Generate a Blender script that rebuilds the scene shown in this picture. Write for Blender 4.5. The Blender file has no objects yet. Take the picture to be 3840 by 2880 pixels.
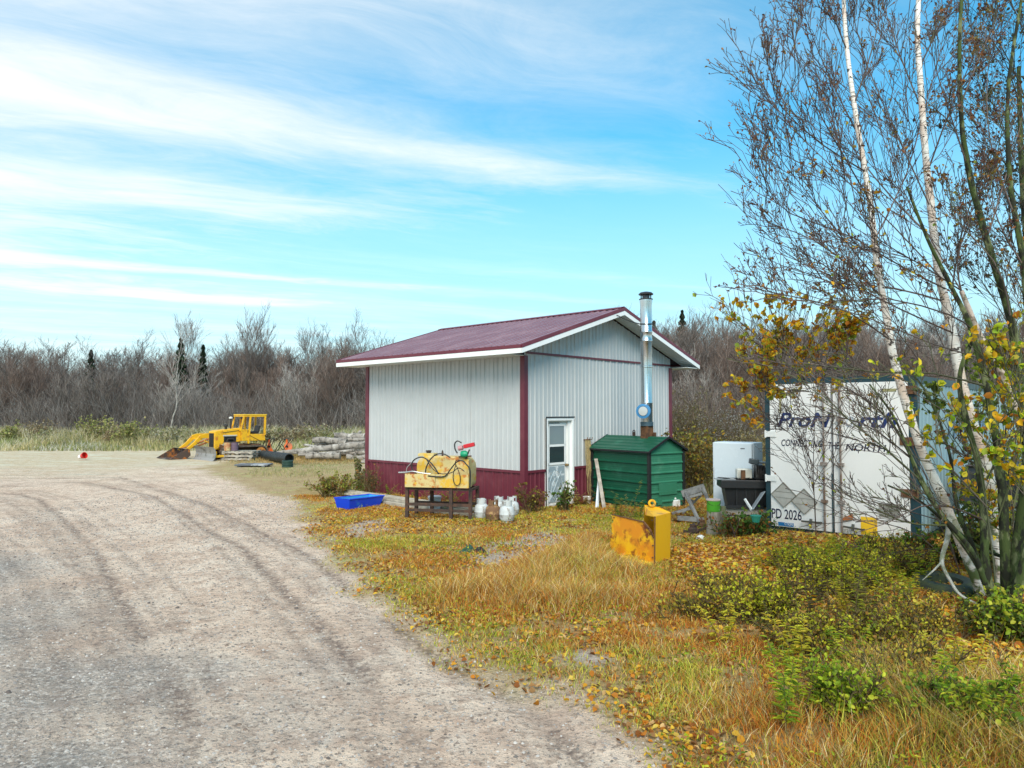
import bpy, math, random
import numpy as np
from mathutils import Vector, Matrix
from math import radians, sin, cos, pi, atan2, sqrt
S = bpy.context.scene
C = S.collection
R = random.Random(7)
# ------------------------------------------------------------------ camera
F = 2650.0; TH = math.atan(105/2650); HC = 2.3
cam = bpy.data.cameras.new('camera'); co = bpy.data.objects.new('camera', cam); C.objects.link(co)
co.location = (0, 0, HC); co.rotation_euler = (pi/2+TH, 0, 0)
cam.sensor_width = 36; cam.lens = F/3840*36; cam.clip_start = .05; cam.clip_end = 3000
S.camera = co
# ------------------------------------------------------------------ sky, sun, exposure
SUN_EL, SUN_AZ = radians(42), radians(-178)      # azimuth clockwise from +Y
W = bpy.data.worlds.new('World'); S.world = W; W.use_nodes = True
S.view_settings.view_transform = 'Standard'; S.view_settings.look = 'None'
S.view_settings.exposure = 0.93; S.view_settings.gamma = 1
sl = bpy.data.lights.new('sun', 'SUN'); sl.energy = 2.5; sl.angle = radians(38); sl.color = (1, .88, .74)
so = bpy.data.objects.new('sun', sl); C.objects.link(so)
sd = Vector((sin(SUN_AZ)*cos(SUN_EL), cos(SUN_AZ)*cos(SUN_EL), sin(SUN_EL)))
so.rotation_euler = sd.to_track_quat('Z', 'Y').to_euler(); so.location = (0, 0, 60)

class NT:
    def __init__(s, tree): s.t = tree; s.L = tree.links
    def n(s, typ, **kw):
        nd = s.t.nodes.new(typ)
        for k, v in kw.items():
            if k.startswith('i_'):
                k2 = k[2:]
                key = int(k2) if k2.isdigit() else k2.replace('_', ' ')
                if hasattr(v, 'is_linked') or isinstance(v, bpy.types.NodeSocket): s.L.new(v, nd.inputs[key])
                else: nd.inputs[key].default_value = v
            else: setattr(nd, k, v)
        return nd
    def math(s, op, a, b=None, c=None, clamp=False):
        nd = s.t.nodes.new('ShaderNodeMath'); nd.operation = op; nd.use_clamp = clamp
        for i, v in enumerate((a, b, c)):
            if v is None: continue
            if isinstance(v, bpy.types.NodeSocket): s.L.new(v, nd.inputs[i])
            else: nd.inputs[i].default_value = v
        return nd.outputs[0]
    def mix(s, f, a, b, mode='MIX'):
        nd = s.t.nodes.new('ShaderNodeMix'); nd.data_type = 'RGBA'; nd.blend_type = mode
        for i, v in ((0, f), (6, a), (7, b)):
            if isinstance(v, bpy.types.NodeSocket): s.L.new(v, nd.inputs[i])
            else: nd.inputs[i].default_value = (v if i == 0 else (*v[:3], 1))
        return nd.outputs[2]
    def noise(s, vec, scale, detail=4, rough=.55, dist=0):
        nd = s.n('ShaderNodeTexNoise'); nd.inputs['Scale'].default_value = scale
        nd.inputs['Detail'].default_value = detail; nd.inputs['Roughness'].default_value = rough
        nd.inputs['Distortion'].default_value = dist
        if vec is not None: s.L.new(vec, nd.inputs['Vector'])
        return nd.outputs['Fac']
    def ramp(s, v, a, b, lo=0., hi=1.):
        nd = s.t.nodes.new('ShaderNodeMapRange'); nd.interpolation_type = 'SMOOTHSTEP'
        s.L.new(v, nd.inputs[0])
        for i, x in ((1, a), (2, b), (3, lo), (4, hi)): nd.inputs[i].default_value = x
        return nd.outputs[0]
    def mapping(s, vec, scale=(1, 1, 1), rot=(0, 0, 0), loc=(0, 0, 0)):
        nd = s.n('ShaderNodeMapping'); s.L.new(vec, nd.inputs[0])
        nd.inputs['Scale'].default_value = scale; nd.inputs['Rotation'].default_value = rot
        nd.inputs['Location'].default_value = loc
        return nd.outputs[0]

def build_world():
    W.node_tree.nodes.clear(); k = NT(W.node_tree)
    sky = k.n('ShaderNodeTexSky'); sky.sky_type = 'NISHITA'; sky.sun_disc = False
    sky.sun_elevation = SUN_EL; sky.sun_rotation = SUN_AZ; sky.ozone_density = 2.2; sky.air_density = 1.1; sky.dust_density = .6
    tc = k.n('ShaderNodeTexCoord').outputs['Generated']
    sx = k.n('ShaderNodeSeparateXYZ'); k.L.new(tc, sx.inputs[0])
    z = k.math('MAXIMUM', sx.outputs[2], .02)
    u = k.math('DIVIDE', sx.outputs[0], z); v = k.math('DIVIDE', sx.outputs[1], z)
    cx = k.n('ShaderNodeCombineXYZ'); k.L.new(u, cx.inputs[0]); k.L.new(v, cx.inputs[1])
    uv = cx.outputs[0]
    A = radians(-25)
    rot = k.mapping(uv, rot=(0, 0, A))       # x along the streaks, y across them
    warp = k.noise(k.mapping(rot, scale=(.45, .8, 1)), 1.0, 3, .5)
    warp2 = k.math('MULTIPLY', k.math('SUBTRACT', warp, .5), .8)
    s2 = k.n('ShaderNodeSeparateXYZ'); k.L.new(rot, s2.inputs[0])
    w = k.math('ADD', s2.outputs[1], warp2); al = s2.outputs[0]
    cc = k.n('ShaderNodeCombineXYZ'); k.L.new(al, cc.inputs[0]); k.L.new(w, cc.inputs[1])
    rw = cc.outputs[0]
    st = k.noise(k.mapping(rw, scale=(.42, 1.15, 1), loc=(3.1, .4, 0)), 1.0, 8, .64, .5)
    wisp = k.noise(k.mapping(rw, scale=(1.1, 2.4, 1), loc=(1.3, 2.2, 0)), 1.3, 9, .70, .8)
    big = k.noise(k.mapping(rot, scale=(.25, .5, 1), loc=(5.2, 1.1, 0)), 1.0, 3, .5)
    def band(c, wd, amp, a0=None, a1=None):
        d = k.math('DIVIDE', k.math('SUBTRACT', w, c), wd)
        g = k.math('MULTIPLY', k.math('POWER', 2.718, k.math('MULTIPLY', k.math('MULTIPLY', d, d), -1)), amp)
        if a0 is not None: g = k.math('MULTIPLY', g, k.ramp(al, a0, a1))
        return g
    # al runs left->right in the frame for the rotated plane
    b = k.math('ADD', band(2.55, .30, .27), band(1.75, .25, .10))
    b = k.math('ADD', b, band(3.55, .35, .14))
    b = k.math('ADD', b, band(5.45, .22, .34)); b = k.math('ADD', b, band(4.5, .25, .18)); b = k.math('ADD', b, band(6.7, .5, .25))
    cov = k.math('ADD', k.math('MULTIPLY', st, .95), k.math('MULTIPLY', wisp, .45))
    cov = k.math('ADD', cov, k.math('MULTIPLY', big, .5))
    cov = k.math('ADD', cov, b)
    left = k.ramp(sx.outputs[0], -.75, .42, .40, -.12)
    cov = k.math('ADD', cov, left)
    mask = k.ramp(cov, .66, 1.72)
    hz = k.ramp(sx.outputs[2], .02, .46, .93, 0.)
    mask = k.math('MAXIMUM', mask, hz)
    veil = k.math('MULTIPLY_ADD', mask, .84, .06)
    tint = k.mix(1., sky.outputs[0], (.09, .88, 1.0), 'MULTIPLY')
    bg1 = k.n('ShaderNodeBackground'); k.L.new(tint, bg1.inputs[0]); bg1.inputs[1].default_value = .125
    ccol = k.mix(k.ramp(cov, .9, 1.7), (.58, .70, .74), (.90, .885, .87))
    bg2 = k.n('ShaderNodeBackground'); k.L.new(ccol, bg2.inputs[0]); bg2.inputs[1].default_value = .70
    mx = k.n('ShaderNodeMixShader'); k.L.new(veil, mx.inputs[0]); k.L.new(bg1.outputs[0], mx.inputs[1]); k.L.new(bg2.outputs[0], mx.inputs[2])
    o = k.n('ShaderNodeOutputWorld'); k.L.new(mx.outputs[0], o.inputs[0])
build_world()
# ------------------------------------------------------------------ layout helpers
def ray(px, py):
    a = (px-1920)/F; b = -(py-1440)/F
    return np.array((a, cos(TH)-b*sin(TH), sin(TH)+b*cos(TH)))
def P(px, py, z=0.):                       # source pixel -> point at height z
    d = ray(px, py); t = (z-HC)/d[2]; return Vector((d[0]*t, d[1]*t, z))
def D(px, py, dep):                        # source pixel -> point at depth y
    d = ray(px, py); t = dep/d[1]; return Vector((d[0]*t, dep, HC+d[2]*t))
def G(dx, dy): return P(dx*1.736, dy*1.736)[:2]   # 2212-wide display pixel -> ground
# ------------------------------------------------------------------ materials
MATS = {}
def M(name, base, c2=None, s2=3., t2=(.4, .65), rough=.7, metal=0., bump=0., bs=40., c3=None, s3=8., t3=(.55, .7), stretch=(1, 1, 1), spec=.4, trans=0.):
    if name in MATS: return MATS[name]
    m = bpy.data.materials.new(name); m.use_nodes = True; m.node_tree.nodes.clear(); k = NT(m.node_tree)
    tc = k.n('ShaderNodeTexCoord').outputs['Object']; vec = k.mapping(tc, scale=stretch)
    fine = k.noise(vec, 60, 3); big = k.noise(vec, 2.2, 4)
    col = k.mix(k.math('MULTIPLY_ADD', big, .5, 0.), base, tuple(x*.72 for x in base))
    col = k.mix(k.math('MULTIPLY', fine, .3), col, tuple(min(1, x*1.18) for x in base))
    if c2: col = k.mix(k.ramp(k.noise(vec, s2, 6, .62), *t2), col, c2)
    if c3: col = k.mix(k.ramp(k.noise(k.mapping(vec, loc=(7, 3, 5)), s3, 6, .65), *t3), col, c3)
    p = k.n('ShaderNodeBsdfPrincipled'); k.L.new(col, p.inputs['Base Color'])
    k.L.new(k.math('MULTIPLY_ADD', big, .25, rough-.12, clamp=True), p.inputs['Roughness'])
    p.inputs['Metallic'].default_value = metal; p.inputs['Specular IOR Level'].default_value = spec
    if bump:
        b = k.n('ShaderNodeBump'); b.inputs['Strength'].default_value = bump; b.inputs['Distance'].default_value = .01
        k.L.new(k.noise(vec, bs, 5, .6), b.inputs['Height']); k.L.new(b.outputs[0], p.inputs['Normal'])
    o = k.n('ShaderNodeOutputMaterial'); k.L.new(p.outputs[0], o.inputs[0])
    MATS[name] = m; return m
def MC(name, rough=.75, trans=.3, gain=1., attr='Col', bump=0):      # vertex-colour foliage
    if name in MATS: return MATS[name]
    m = bpy.data.materials.new(name); m.use_nodes = True; m.node_tree.nodes.clear(); k = NT(m.node_tree)
    a = k.n('ShaderNodeAttribute'); a.attribute_name = attr
    tc = k.n('ShaderNodeTexCoord').outputs['Object']
    col = k.mix(k.math('MULTIPLY', k.noise(tc, 25, 3), .22), a.outputs[0], (.03, .02, .01))
    p = k.n('ShaderNodeBsdfPrincipled'); k.L.new(col, p.inputs['Base Color']); p.inputs['Roughness'].default_value = rough
    p.inputs['Specular IOR Level'].default_value = .25
    o = k.n('ShaderNodeOutputMaterial')
    if trans:
        t = k.n('ShaderNodeBsdfTranslucent'); k.L.new(col, t.inputs[0])
        mx = k.n('ShaderNodeMixShader'); mx.inputs[0].default_value = trans
        k.L.new(p.outputs[0], mx.inputs[1]); k.L.new(t.outputs[0], mx.inputs[2]); k.L.new(mx.outputs[0], o.inputs[0])
    else: k.L.new(p.outputs[0], o.inputs[0])
    MATS[name] = m; return m
def birch_mat():
    m = bpy.data.materials.new('birch_bark'); m.use_nodes = True; m.node_tree.nodes.clear(); k = NT(m.node_tree)
    tc = k.n('ShaderNodeTexCoord').outputs['Object']
    a = k.noise(k.mapping(tc, scale=(5, 5, 60)), 1., 5, .6); b = k.noise(k.mapping(tc, scale=(9, 9, 16)), 1., 5, .6, .6)
    c = k.noise(tc, 4, 4)
    col = k.mix(k.ramp(c, .42, .66), (.78, .76, .72), (.62, .50, .42))
    col = k.mix(k.ramp(a, .565, .62), col, (.20, .16, .13))
    col = k.mix(k.ramp(b, .585, .63), col, (.05, .04, .035))
    sz = k.n('ShaderNodeSeparateXYZ'); k.L.new(tc, sz.inputs[0])
    moss = k.math('MULTIPLY', k.ramp(sz.outputs[2], 1.7, .5), k.ramp(k.noise(tc, 7, 5), .42, .56))
    col = k.mix(moss, col, (.10, .14, .045))
    p = k.n('ShaderNodeBsdfPrincipled'); k.L.new(col, p.inputs['Base Color']); p.inputs['Roughness'].default_value = .75
    bm = k.n('ShaderNodeBump'); bm.inputs['Strength'].default_value = .5; bm.inputs['Distance'].default_value = .01
    k.L.new(b, bm.inputs['Height']); k.L.new(bm.outputs[0], p.inputs['Normal'])
    o = k.n('ShaderNodeOutputMaterial'); k.L.new(p.outputs[0], o.inputs[0]); MATS['birch_bark'] = m; return m
birch_mat()
# ------------------------------------------------------------------ mesh building
OFF = {}
def off(parent):
    o = parent
    while o is not None:
        if o.name in OFF: return OFF[o.name]
        o = o.parent
    return Vector((0, 0, 0))
def frame(x, y, ang, z=0.): return Matrix.Translation((x, y, z)) @ Matrix.Rotation(ang, 4, 'Z')
class MB:
    def __init__(s, mt=None): s.v = []; s.f = []; s.M = mt or Matrix()
    def add(s, vs, fs):
        o = len(s.v); s.v += [s.M @ Vector(p) for p in vs]; s.f += [tuple(i+o for i in f) for f in fs]; return s
    def box(s, x0, x1, y0, y1, z0, z1):
        return s.add([(x0, y0, z0), (x1, y0, z0), (x1, y1, z0), (x0, y1, z0), (x0, y0, z1), (x1, y0, z1), (x1, y1, z1), (x0, y1, z1)],
              [(0, 3, 2, 1), (4, 5, 6, 7), (0, 1, 5, 4), (1, 2, 6, 5), (2, 3, 7, 6), (3, 0, 4, 7)])
    def bar(s, p, q, w, h=None, up=(0, 0, 1)):
        h = h or w; p = Vector(p); q = Vector(q); d = (q-p).normalized(); u = Vector(up)
        if abs(d.dot(u)) > .98: u = Vector((1, 0, 0))
        a = d.cross(u).normalized()*w/2; b = a.cross(d).normalized()*h/2
        return s.add([p-a-b, p+a-b, p+a+b, p-a+b, q-a-b, q+a-b, q+a+b, q-a+b],
              [(0, 3, 2, 1), (4, 5, 6, 7), (0, 1, 5, 4), (1, 2, 6, 5), (2, 3, 7, 6), (3, 0, 4, 7)])
    def tube(s, pts, r, n=8, cap=True, closed=False):
        pts = [Vector(p) for p in pts]; K = len(pts); rs = r if hasattr(r, '__len__') else [r]*K
        vs = []; fs = []; pa = None
        for i, p in enumerate(pts):
            if closed: t = pts[(i+1) % K]-pts[i-1]
            else: t = pts[min(i+1, K-1)]-pts[max(i-1, 0)]
            t.normalize()
            if pa is None:
                ref = Vector((0, 0, 1)) if abs(t.z) < .9 else Vector((1, 0, 0)); a = t.cross(ref).normalized()
            else: a = (pa-t*pa.dot(t)).normalized()
            pa = a; b = t.cross(a)
            for j in range(n):
                an = 2*pi*j/n; vs.append(p+(a*cos(an)+b*sin(an))*rs[i])
        for i in range(K if closed else K-1):
            i2 = (i+1) % K
            for j in range(n):
                j2 = (j+1) % n; fs.append((i*n+j, i*n+j2, i2*n+j2, i2*n+j))
        if cap and not closed: fs.append(tuple(range(n))[::-1]); fs.append(tuple((K-1)*n+j for j in range(n)))
        return s.add(vs, fs)
    def lathe(s, prof, c=(0, 0, 0), n=20, axis=None):
        A = Matrix.Translation(c) @ (axis or Matrix()); vs = []; fs = []; K = len(prof)
        for (r, z) in prof:
            for j in range(n): vs.append(A @ Vector((max(r, .0004)*cos(2*pi*j/n), max(r, .0004)*sin(2*pi*j/n), z)))
        for i in range(K-1):
            for j in range(n):
                j2 = (j+1) % n; fs.append((i*n+j, i*n+j2, (i+1)*n+j2, (i+1)*n+j))
        fs.append(tuple(range(n))[::-1]); fs.append(tuple((K-1)*n+j for j in range(n)))
        return s.add(vs, fs)
    def prism(s, poly, y0, y1, plane='xz'):       # polygon in a plane, swept along the third axis
        f = {'xz': lambda a, b, c: (a, c, b), 'xy': lambda a, b, c: (a, b, c), 'yz': lambda a, b, c: (c, a, b)}[plane]
        n = len(poly); vs = [f(a, b, y0) for a, b in poly]+[f(a, b, y1) for a, b in poly]
        fs = [tuple(range(n)), tuple(range(n, 2*n))[::-1]]+[(i, i+n, (i+1) % n+n, (i+1) % n) for i in range(n)]
        return s.add(vs, fs)
    def build(s, name, mat, parent=None, smooth=False, bevel=0., fix=True):
        o3 = off(parent) if parent else Vector((0, 0, 0))
        me = bpy.data.meshes.new(name); me.from_pydata([tuple(p-o3) for p in s.v], [], s.f)
        if fix:
            import bmesh
            bm = bmesh.new(); bm.from_mesh(me); bmesh.ops.recalc_face_normals(bm, faces=bm.faces); bm.to_mesh(me); bm.free()
        me.materials.append(mat); o = bpy.data.objects.new(name, me); C.objects.link(o)
        if parent: o.parent = parent
        if smooth:
            me.shade_smooth()
            try: me.set_sharp_from_angle(angle=radians(38))
            except Exception: pass
        if bevel:
            b = o.modifiers.new('bevel', 'BEVEL'); b.width = bevel; b.segments = 2; b.limit_method = 'ANGLE'; b.angle_limit = radians(40)
        return o
def tag(o, label=None, cat=None, group=None, kind=None):
    if label: o['label'] = label
    if cat: o['category'] = cat
    if group: o['group'] = group
    if kind: o['kind'] = kind
    return o
def thing(name, label, cat, loc=(0, 0, 0), group=None):
    o = bpy.data.objects.new(name, None); C.objects.link(o); o.location = loc; o.empty_display_size = .2
    OFF[o.name] = Vector(loc); return tag(o, label, cat, group)
def center(o):                       # move a one-mesh thing's origin to its base
    n = len(o.data.vertices); a = np.empty(n*3, 'f'); o.data.vertices.foreach_get('co', a); a = a.reshape(-1, 3)
    c = np.array([(a[:, 0].min()+a[:, 0].max())/2, (a[:, 1].min()+a[:, 1].max())/2, a[:, 2].min()], 'f')
    o.data.vertices.foreach_set('co', (a-c).ravel()); o.location = [float(x) for x in c]; OFF[o.name] = Vector(o.location); return o
def copy_tree(o, parent=None):
    c = o.copy(); C.objects.link(c); c.parent = parent
    for ch in o.children: copy_tree(ch, c)
    return c
def np_mesh(name, verts, faces, mat, cols=None, parent=None, smooth=False):
    me = bpy.data.meshes.new(name); verts = np.asarray(verts, 'f').reshape(-1, 3)
    if parent is not None: verts = verts-np.array(off(parent), 'f')
    me.vertices.add(len(verts)); me.vertices.foreach_set('co', verts.ravel())
    fl = [np.asarray(f, 'i') for f in faces if len(f)]
    idx = np.concatenate([f.ravel() for f in fl]); tot = np.concatenate([np.full(len(f), f.shape[1], 'i') for f in fl])
    st = np.concatenate([[0], np.cumsum(tot)[:-1]]).astype('i')
    me.loops.add(len(idx)); me.loops.foreach_set('vertex_index', idx)
    me.polygons.add(len(tot)); me.polygons.foreach_set('loop_start', st); me.polygons.foreach_set('loop_total', tot)
    me.update(calc_edges=True)
    if smooth: me.shade_smooth()
    if cols is not None:
        c = np.ones((len(verts), 4), 'f'); c[:, :3] = cols
        at = me.color_attributes.new('Col', 'FLOAT_COLOR', 'POINT'); at.data.foreach_set('color', c.ravel())
    me.materials.append(mat); o = bpy.data.objects.new(name, me); C.objects.link(o)
    if parent is not None: o.parent = parent
    return o
rng = np.random.default_rng(11)
def nz(v): return v/np.maximum(np.linalg.norm(v, axis=-1, keepdims=True), 1e-9)
def tubes(groups, n=3):
    """groups: list of (pts[N,K,3], rad[N,K]) -> verts, quads, per-vertex group/path ids"""
    V = []; Q = []; ids = []; o = 0; pid = 0
    for pts, rad in groups:
        if len(pts) == 0: continue
        N, K = rad.shape; t = np.gradient(pts, axis=1); t = nz(t)
        ref = np.where(np.abs(t[..., 2:3]) < .9, np.array([0, 0, 1.]), np.array([1., 0, 0])); a = nz(np.cross(t, ref)); b = np.cross(t, a)
        an = 2*np.pi*np.arange(n)/n
        ring = pts[:, :, None, :]+(a[:, :, None, :]*np.cos(an)[None, None, :, None]+b[:, :, None, :]*np.sin(an)[None, None, :, None])*rad[:, :, None, None]
        V.append(ring.reshape(-1, 3)); base = o+(np.arange(N)[:, None, None]*K+np.arange(K-1)[None, :, None])*n
        j = np.arange(n)[None, None, :]; j2 = (j+1) % n
        q = np.stack([base+j, base+j2, base+n+j2, base+n+j], -1).reshape(-1, 4); Q.append(q)
        ids.append(np.repeat(np.arange(N)+pid, K*n)); pid += N; o += N*K*n
    return np.concatenate(V), np.concatenate(Q), np.concatenate(ids)
def kids(pts, rad, nch, ratio, ang, up=.25, K=4, curl=.15, tmin=.2, tmax=1., rr=.55, wob=.04, g=rng, rmin=.0):
    """child branches growing from parent paths, vectorised"""
    N, Kp, _ = pts.shape; P_ = np.repeat(pts, nch, 0); Rr = np.repeat(rad, nch, 0); n = len(P_)
    t = tmin+(tmax-tmin)*g.random(n); s = t*(Kp-1); i = np.minimum(s.astype(int), Kp-2); f = (s-i)[:, None]
    A = P_[np.arange(n), i]; B = P_[np.arange(n), i+1]; pos = A*(1-f)+B*f; tan = nz(B-A)
    r0 = (Rr[np.arange(n), i]*(1-f[:, 0])+Rr[np.arange(n), i+1]*f[:, 0])*rr
    L = np.linalg.norm(np.diff(P_, axis=1), axis=2).sum(1)*ratio*(.55+.7*g.random(n))*(1.15-.6*t)
    perp = g.normal(size=(n, 3)); perp -= tan*(perp*tan).sum(1)[:, None]; perp = nz(perp)
    a = ang*(.7+.6*g.random(n))[:, None]; d = tan*np.cos(a)+perp*np.sin(a); d[:, 2] += up; d = nz(d)
    s_ = np.linspace(0, 1, K)[None, :, None]
    out = pos[:, None, :]+d[:, None, :]*s_*L[:, None, None]
    out = out+np.array([0, 0, 1.])*curl*(s_**2)*L[:, None, None]
    w = g.normal(size=(n, K, 3))*wob*L[:, None, None]; w[:, 0] = 0; out = out+w*s_
    rd = np.maximum(r0[:, None]*(1-.75*np.linspace(0, 1, K)[None, :]), rmin)
    return out, rd
def smooth_path(pts, K):
    p = np.array([tuple(q) for q in pts], float); n = len(p); t = np.linspace(0, n-1, K); out = []
    for x in t:
        i = min(int(x), n-2); f = x-i; p0 = p[max(i-1, 0)]; p1 = p[i]; p2 = p[i+1]; p3 = p[min(i+2, n-1)]
        out.append(.5*((2*p1)+(-p0+p2)*f+(2*p0-5*p1+4*p2-p3)*f*f+(-p0+3*p1-3*p2+p3)*f**3))
    return np.array(out)
def leaves_mesh(pos, size, cols, flat=0., asp=.72, g=rng):
    """folded leaves: 6 verts, 2 quads each"""
    n = len(pos); nrm = g.normal(size=(n, 3)); nrm[:, 2] = np.abs(nrm[:, 2])+flat*3; nrm = nz(nrm)
    a = g.normal(size=(n, 3)); a -= nrm*(a*nrm).sum(1)[:, None]; a = nz(a); b = np.cross(nrm, a)
    sz = np.asarray(size).reshape(-1, 1)*np.ones((n, 1)); w = sz*asp*.5*(.7+.5*g.random((n, 1))); cup = sz*(.05+.22*g.random((n, 1)))
    v = np.stack([pos-a*sz*.5, pos-a*sz*.2+b*w+nrm*cup, pos+a*sz*.22+b*w*.85+nrm*cup, pos+a*sz*.55-nrm*cup*.4, pos+a*sz*.22-b*w*.85+nrm*cup, pos-a*sz*.2-b*w+nrm*cup], 1)
    o = np.arange(n)[:, None]*6; q = np.concatenate([o+[0, 1, 2, 3], o+[0, 3, 4, 5]])
    return v.reshape(-1, 3), q, np.repeat(cols, 6, 0)
def blades(pos, h, w, cols, lean=.35, g=rng):
    n = len(pos); az = g.random(n)*2*np.pi; d = np.stack([np.cos(az), np.sin(az), 0*az], 1)
    az2 = g.random(n)*2*np.pi; sd_ = np.stack([np.cos(az2), np.sin(az2), 0*az], 1)
    h = h[:, None]; w = np.asarray(w).reshape(-1, 1)*np.ones((n, 1)); ln = lean*h*(.2+g.random((n, 1))*1.3); up = np.array([0, 0, 1.])
    p1 = pos+up*h*.55+d*ln*.35; p2 = pos+up*h*(.8+.2*g.random((n, 1)))+d*ln
    v = np.stack([pos-sd_*w*.5, pos+sd_*w*.5, p1+sd_*w*.38, p1-sd_*w*.38, p2], 1)
    o = np.arange(n)[:, None]*5; q = o+[0, 1, 2, 3]; t = o+[3, 2, 4]
    return v.reshape(-1, 3), q, t, np.repeat(cols, 5, 0)
_lat = np.random.default_rng(3).random((256, 256))
def vn(x, y, sc, seed=0):
    x = x*sc+seed*17.3; y = y*sc+seed*9.1; xi = np.floor(x).astype(int); yi = np.floor(y).astype(int); fx = x-xi; fy = y-yi
    fx = fx*fx*(3-2*fx); fy = fy*fy*(3-2*fy); g_ = lambda a, b: _lat[a % 256, b % 256]
    return (g_(xi, yi)*(1-fx)+g_(xi+1, yi)*fx)*(1-fy)+(g_(xi, yi+1)*(1-fx)+g_(xi+1, yi+1)*fx)*fy
def fbm(x, y, sc, seed=0, o=4): return sum(vn(x, y, sc*2**i, seed+i)*.5**i for i in range(o))/sum(.5**i for i in range(o))
def seg_d(x, y, pl):
    best = np.full(np.shape(x), 1e9)
    for (ax, ay), (bx, by) in zip(pl[:-1], pl[1:]):
        dx, dy = bx-ax, by-ay; t = np.clip(((x-ax)*dx+(y-ay)*dy)/(dx*dx+dy*dy+1e-9), 0, 1)
        best = np.minimum(best, np.hypot(x-ax-t*dx, y-ay-t*dy))
    return best
def inside(x, y, pl):
    c = np.zeros(np.shape(x), bool); n = len(pl)
    for i in range(n):
        x1, y1 = pl[i]; x2, y2 = pl[(i+1) % n]
        k = ((y1 > y) != (y2 > y)) & (x < (x2-x1)*(y-y1)/(y2-y1+1e-12)+x1); c ^= k
    return c
def sdist(x, y, pl):
    d = seg_d(x, y, list(pl)+[pl[0]]); return np.where(inside(x, y, pl), d, -d)
def sm(a, b, v): t = np.clip((v-a)/(b-a), 0, 1); return t*t*(3-2*t)
# ------------------------------------------------------------------ ground zones (world metres)
EDGE = [G(*q) for q in [(610, 1062), (655, 1130), (715, 1205), (800, 1275), (905, 1370), (1010, 1425), (1120, 1478), (1240, 1530), (1335, 1600), (1400, 1655)]]
GR = EDGE+[(1.15, 3.0), (1.2, -2), (60, -2), (60, 45), (8, 40), (2, 26), (-5.5, 25), (-7.0, 20.5)]
BARE = [G(*q) for q in [(985, 1222), (1060, 1180), (1170, 1150), (1250, 1168), (1165, 1212), (1090, 1238)]]
BARE2 = [G(*q) for q in [(1215, 1425), (1260, 1405), (1320, 1425), (1290, 1445)]]
BARE3 = [G(*q) for q in [(720, 1170), (760, 1130), (835, 1125), (850, 1145), (800, 1160)]]
GOLD = [G(*q) for q in [(900, 1290), (1010, 1255), (1110, 1240), (1290, 1165), (1330, 1215), (1400, 1245), (1350, 1310), (1200, 1340), (1000, 1320)]]
LEAF = [G(*q) for q in [(1440, 1200), (1560, 1165), (2000, 1150), (2500, 1170), (2700, 1440), (2230, 1520), (2060, 1500), (1900, 1420), (1700, 1290), (1500, 1260)]]
BUSH = [G(*q) for q in [(1650, 1235), (1780, 1205), (1990, 1225), (1985, 1300), (1940, 1400), (1880, 1500), (1760, 1500), (1690, 1440), (1630, 1330)]]
LOWR = [G(*q) for q in [(1880, 1510), (2250, 1490), (2400, 1700), (1850, 1700)]]
PATCH = [G(*q) for q in [(430, 1012), (540, 985), (780, 985), (800, 1050), (680, 1085), (600, 1078), (520, 1045)]]
TR = [[G(*q) for q in l] for l in [
 [(-120, 1010), (150, 1035), (330, 1070), (520, 1185), (640, 1300), (730, 1400), (860, 1540), (960, 1700)],
 [(-100, 1025), (90, 1080), (200, 1180), (265, 1300), (320, 1390), (420, 1560)],
 [(0, 1010), (260, 1030), (450, 1090), (650, 1190), (800, 1310), (930, 1410), (1080, 1490), (1250, 1640)],
 [(-300, 1100), (-60, 1150), (60, 1250), (120, 1400), (160, 1659)],
 [(0, 1075), (120, 1150), (190, 1250), (240, 1400), (300, 1659)]]]
def zones(x, y):
    e = fbm(x, y, 1.3, 1)-.5; e2 = fbm(x, y, .4, 5)-.5
    g = sdist(x, y, GR)+e*.9
    return g, e, e2
def zmask(x, y, pl, soft=.25, amp=.5):
    return sm(-soft, soft, sdist(x, y, pl)+(fbm(x, y, 2.1, 9)-.5)*amp)
def height(x, y):
    h = (fbm(x, y, .9, 2)-.5)*.05+(fbm(x, y, 4., 3, 3)-.5)*.018
    for i, t in enumerate(TR[:3]): h = h-.022*np.exp(-(seg_d(x, y, t)/.16)**2)
    g, e, e2 = zones(x, y); h = h+sm(-.2, .6, g)*.025
    return h
# ------------------------------------------------------------------ ground sheet
def lin(a, b, s): return np.arange(a, b, s)
gx = np.concatenate([-np.geomspace(900, 14, 34), lin(-13.9, 9.5, .055), np.geomspace(9.6, 900, 40)])
gy = np.concatenate([[-60, -20, -8, -2, 1, 2.5, 3.4], lin(3.6, 18, .055), lin(18, 30, .11), lin(30, 70, .5), np.geomspace(70, 1200, 24)])
X, Y = np.meshgrid(gx, gy); Z = height(X, Y)
g_, e_, e2_ = zones(X, Y)
grassy = sm(-.35, .35, g_)
grassy = np.maximum(grassy, zmask(X, Y, PATCH, .5, 1.2)*.8)
bare = np.maximum(np.maximum(zmask(X, Y, BARE), zmask(X, Y, BARE2, .15, .3)), zmask(X, Y, BARE3, .2, .4))
leafz = zmask(X, Y, LEAF, .5, 1.)
gravel = sm(-.3, 2.6, sdist(X, Y, [(-9, 1), (-1.6, 2.2), (-2.2, 5.0), (-3.4, 7.2), (-5.6, 9.6), (-8.2, 11.), (-30, 17), (-30, 1)])+(fbm(X, Y, .45, 22)-.5)*3.4+(fbm(X, Y, 2.4, 24)-.5)*1.2+.6)
track = np.zeros_like(X)
for i, t in enumerate(TR): track = np.maximum(track, np.exp(-(seg_d(X+.15*(fbm(X, Y, .6, 30+i)-.5), Y, t)/(.10 if i < 3 else .12))**2)*(1 if i < 3 else .6))
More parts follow.
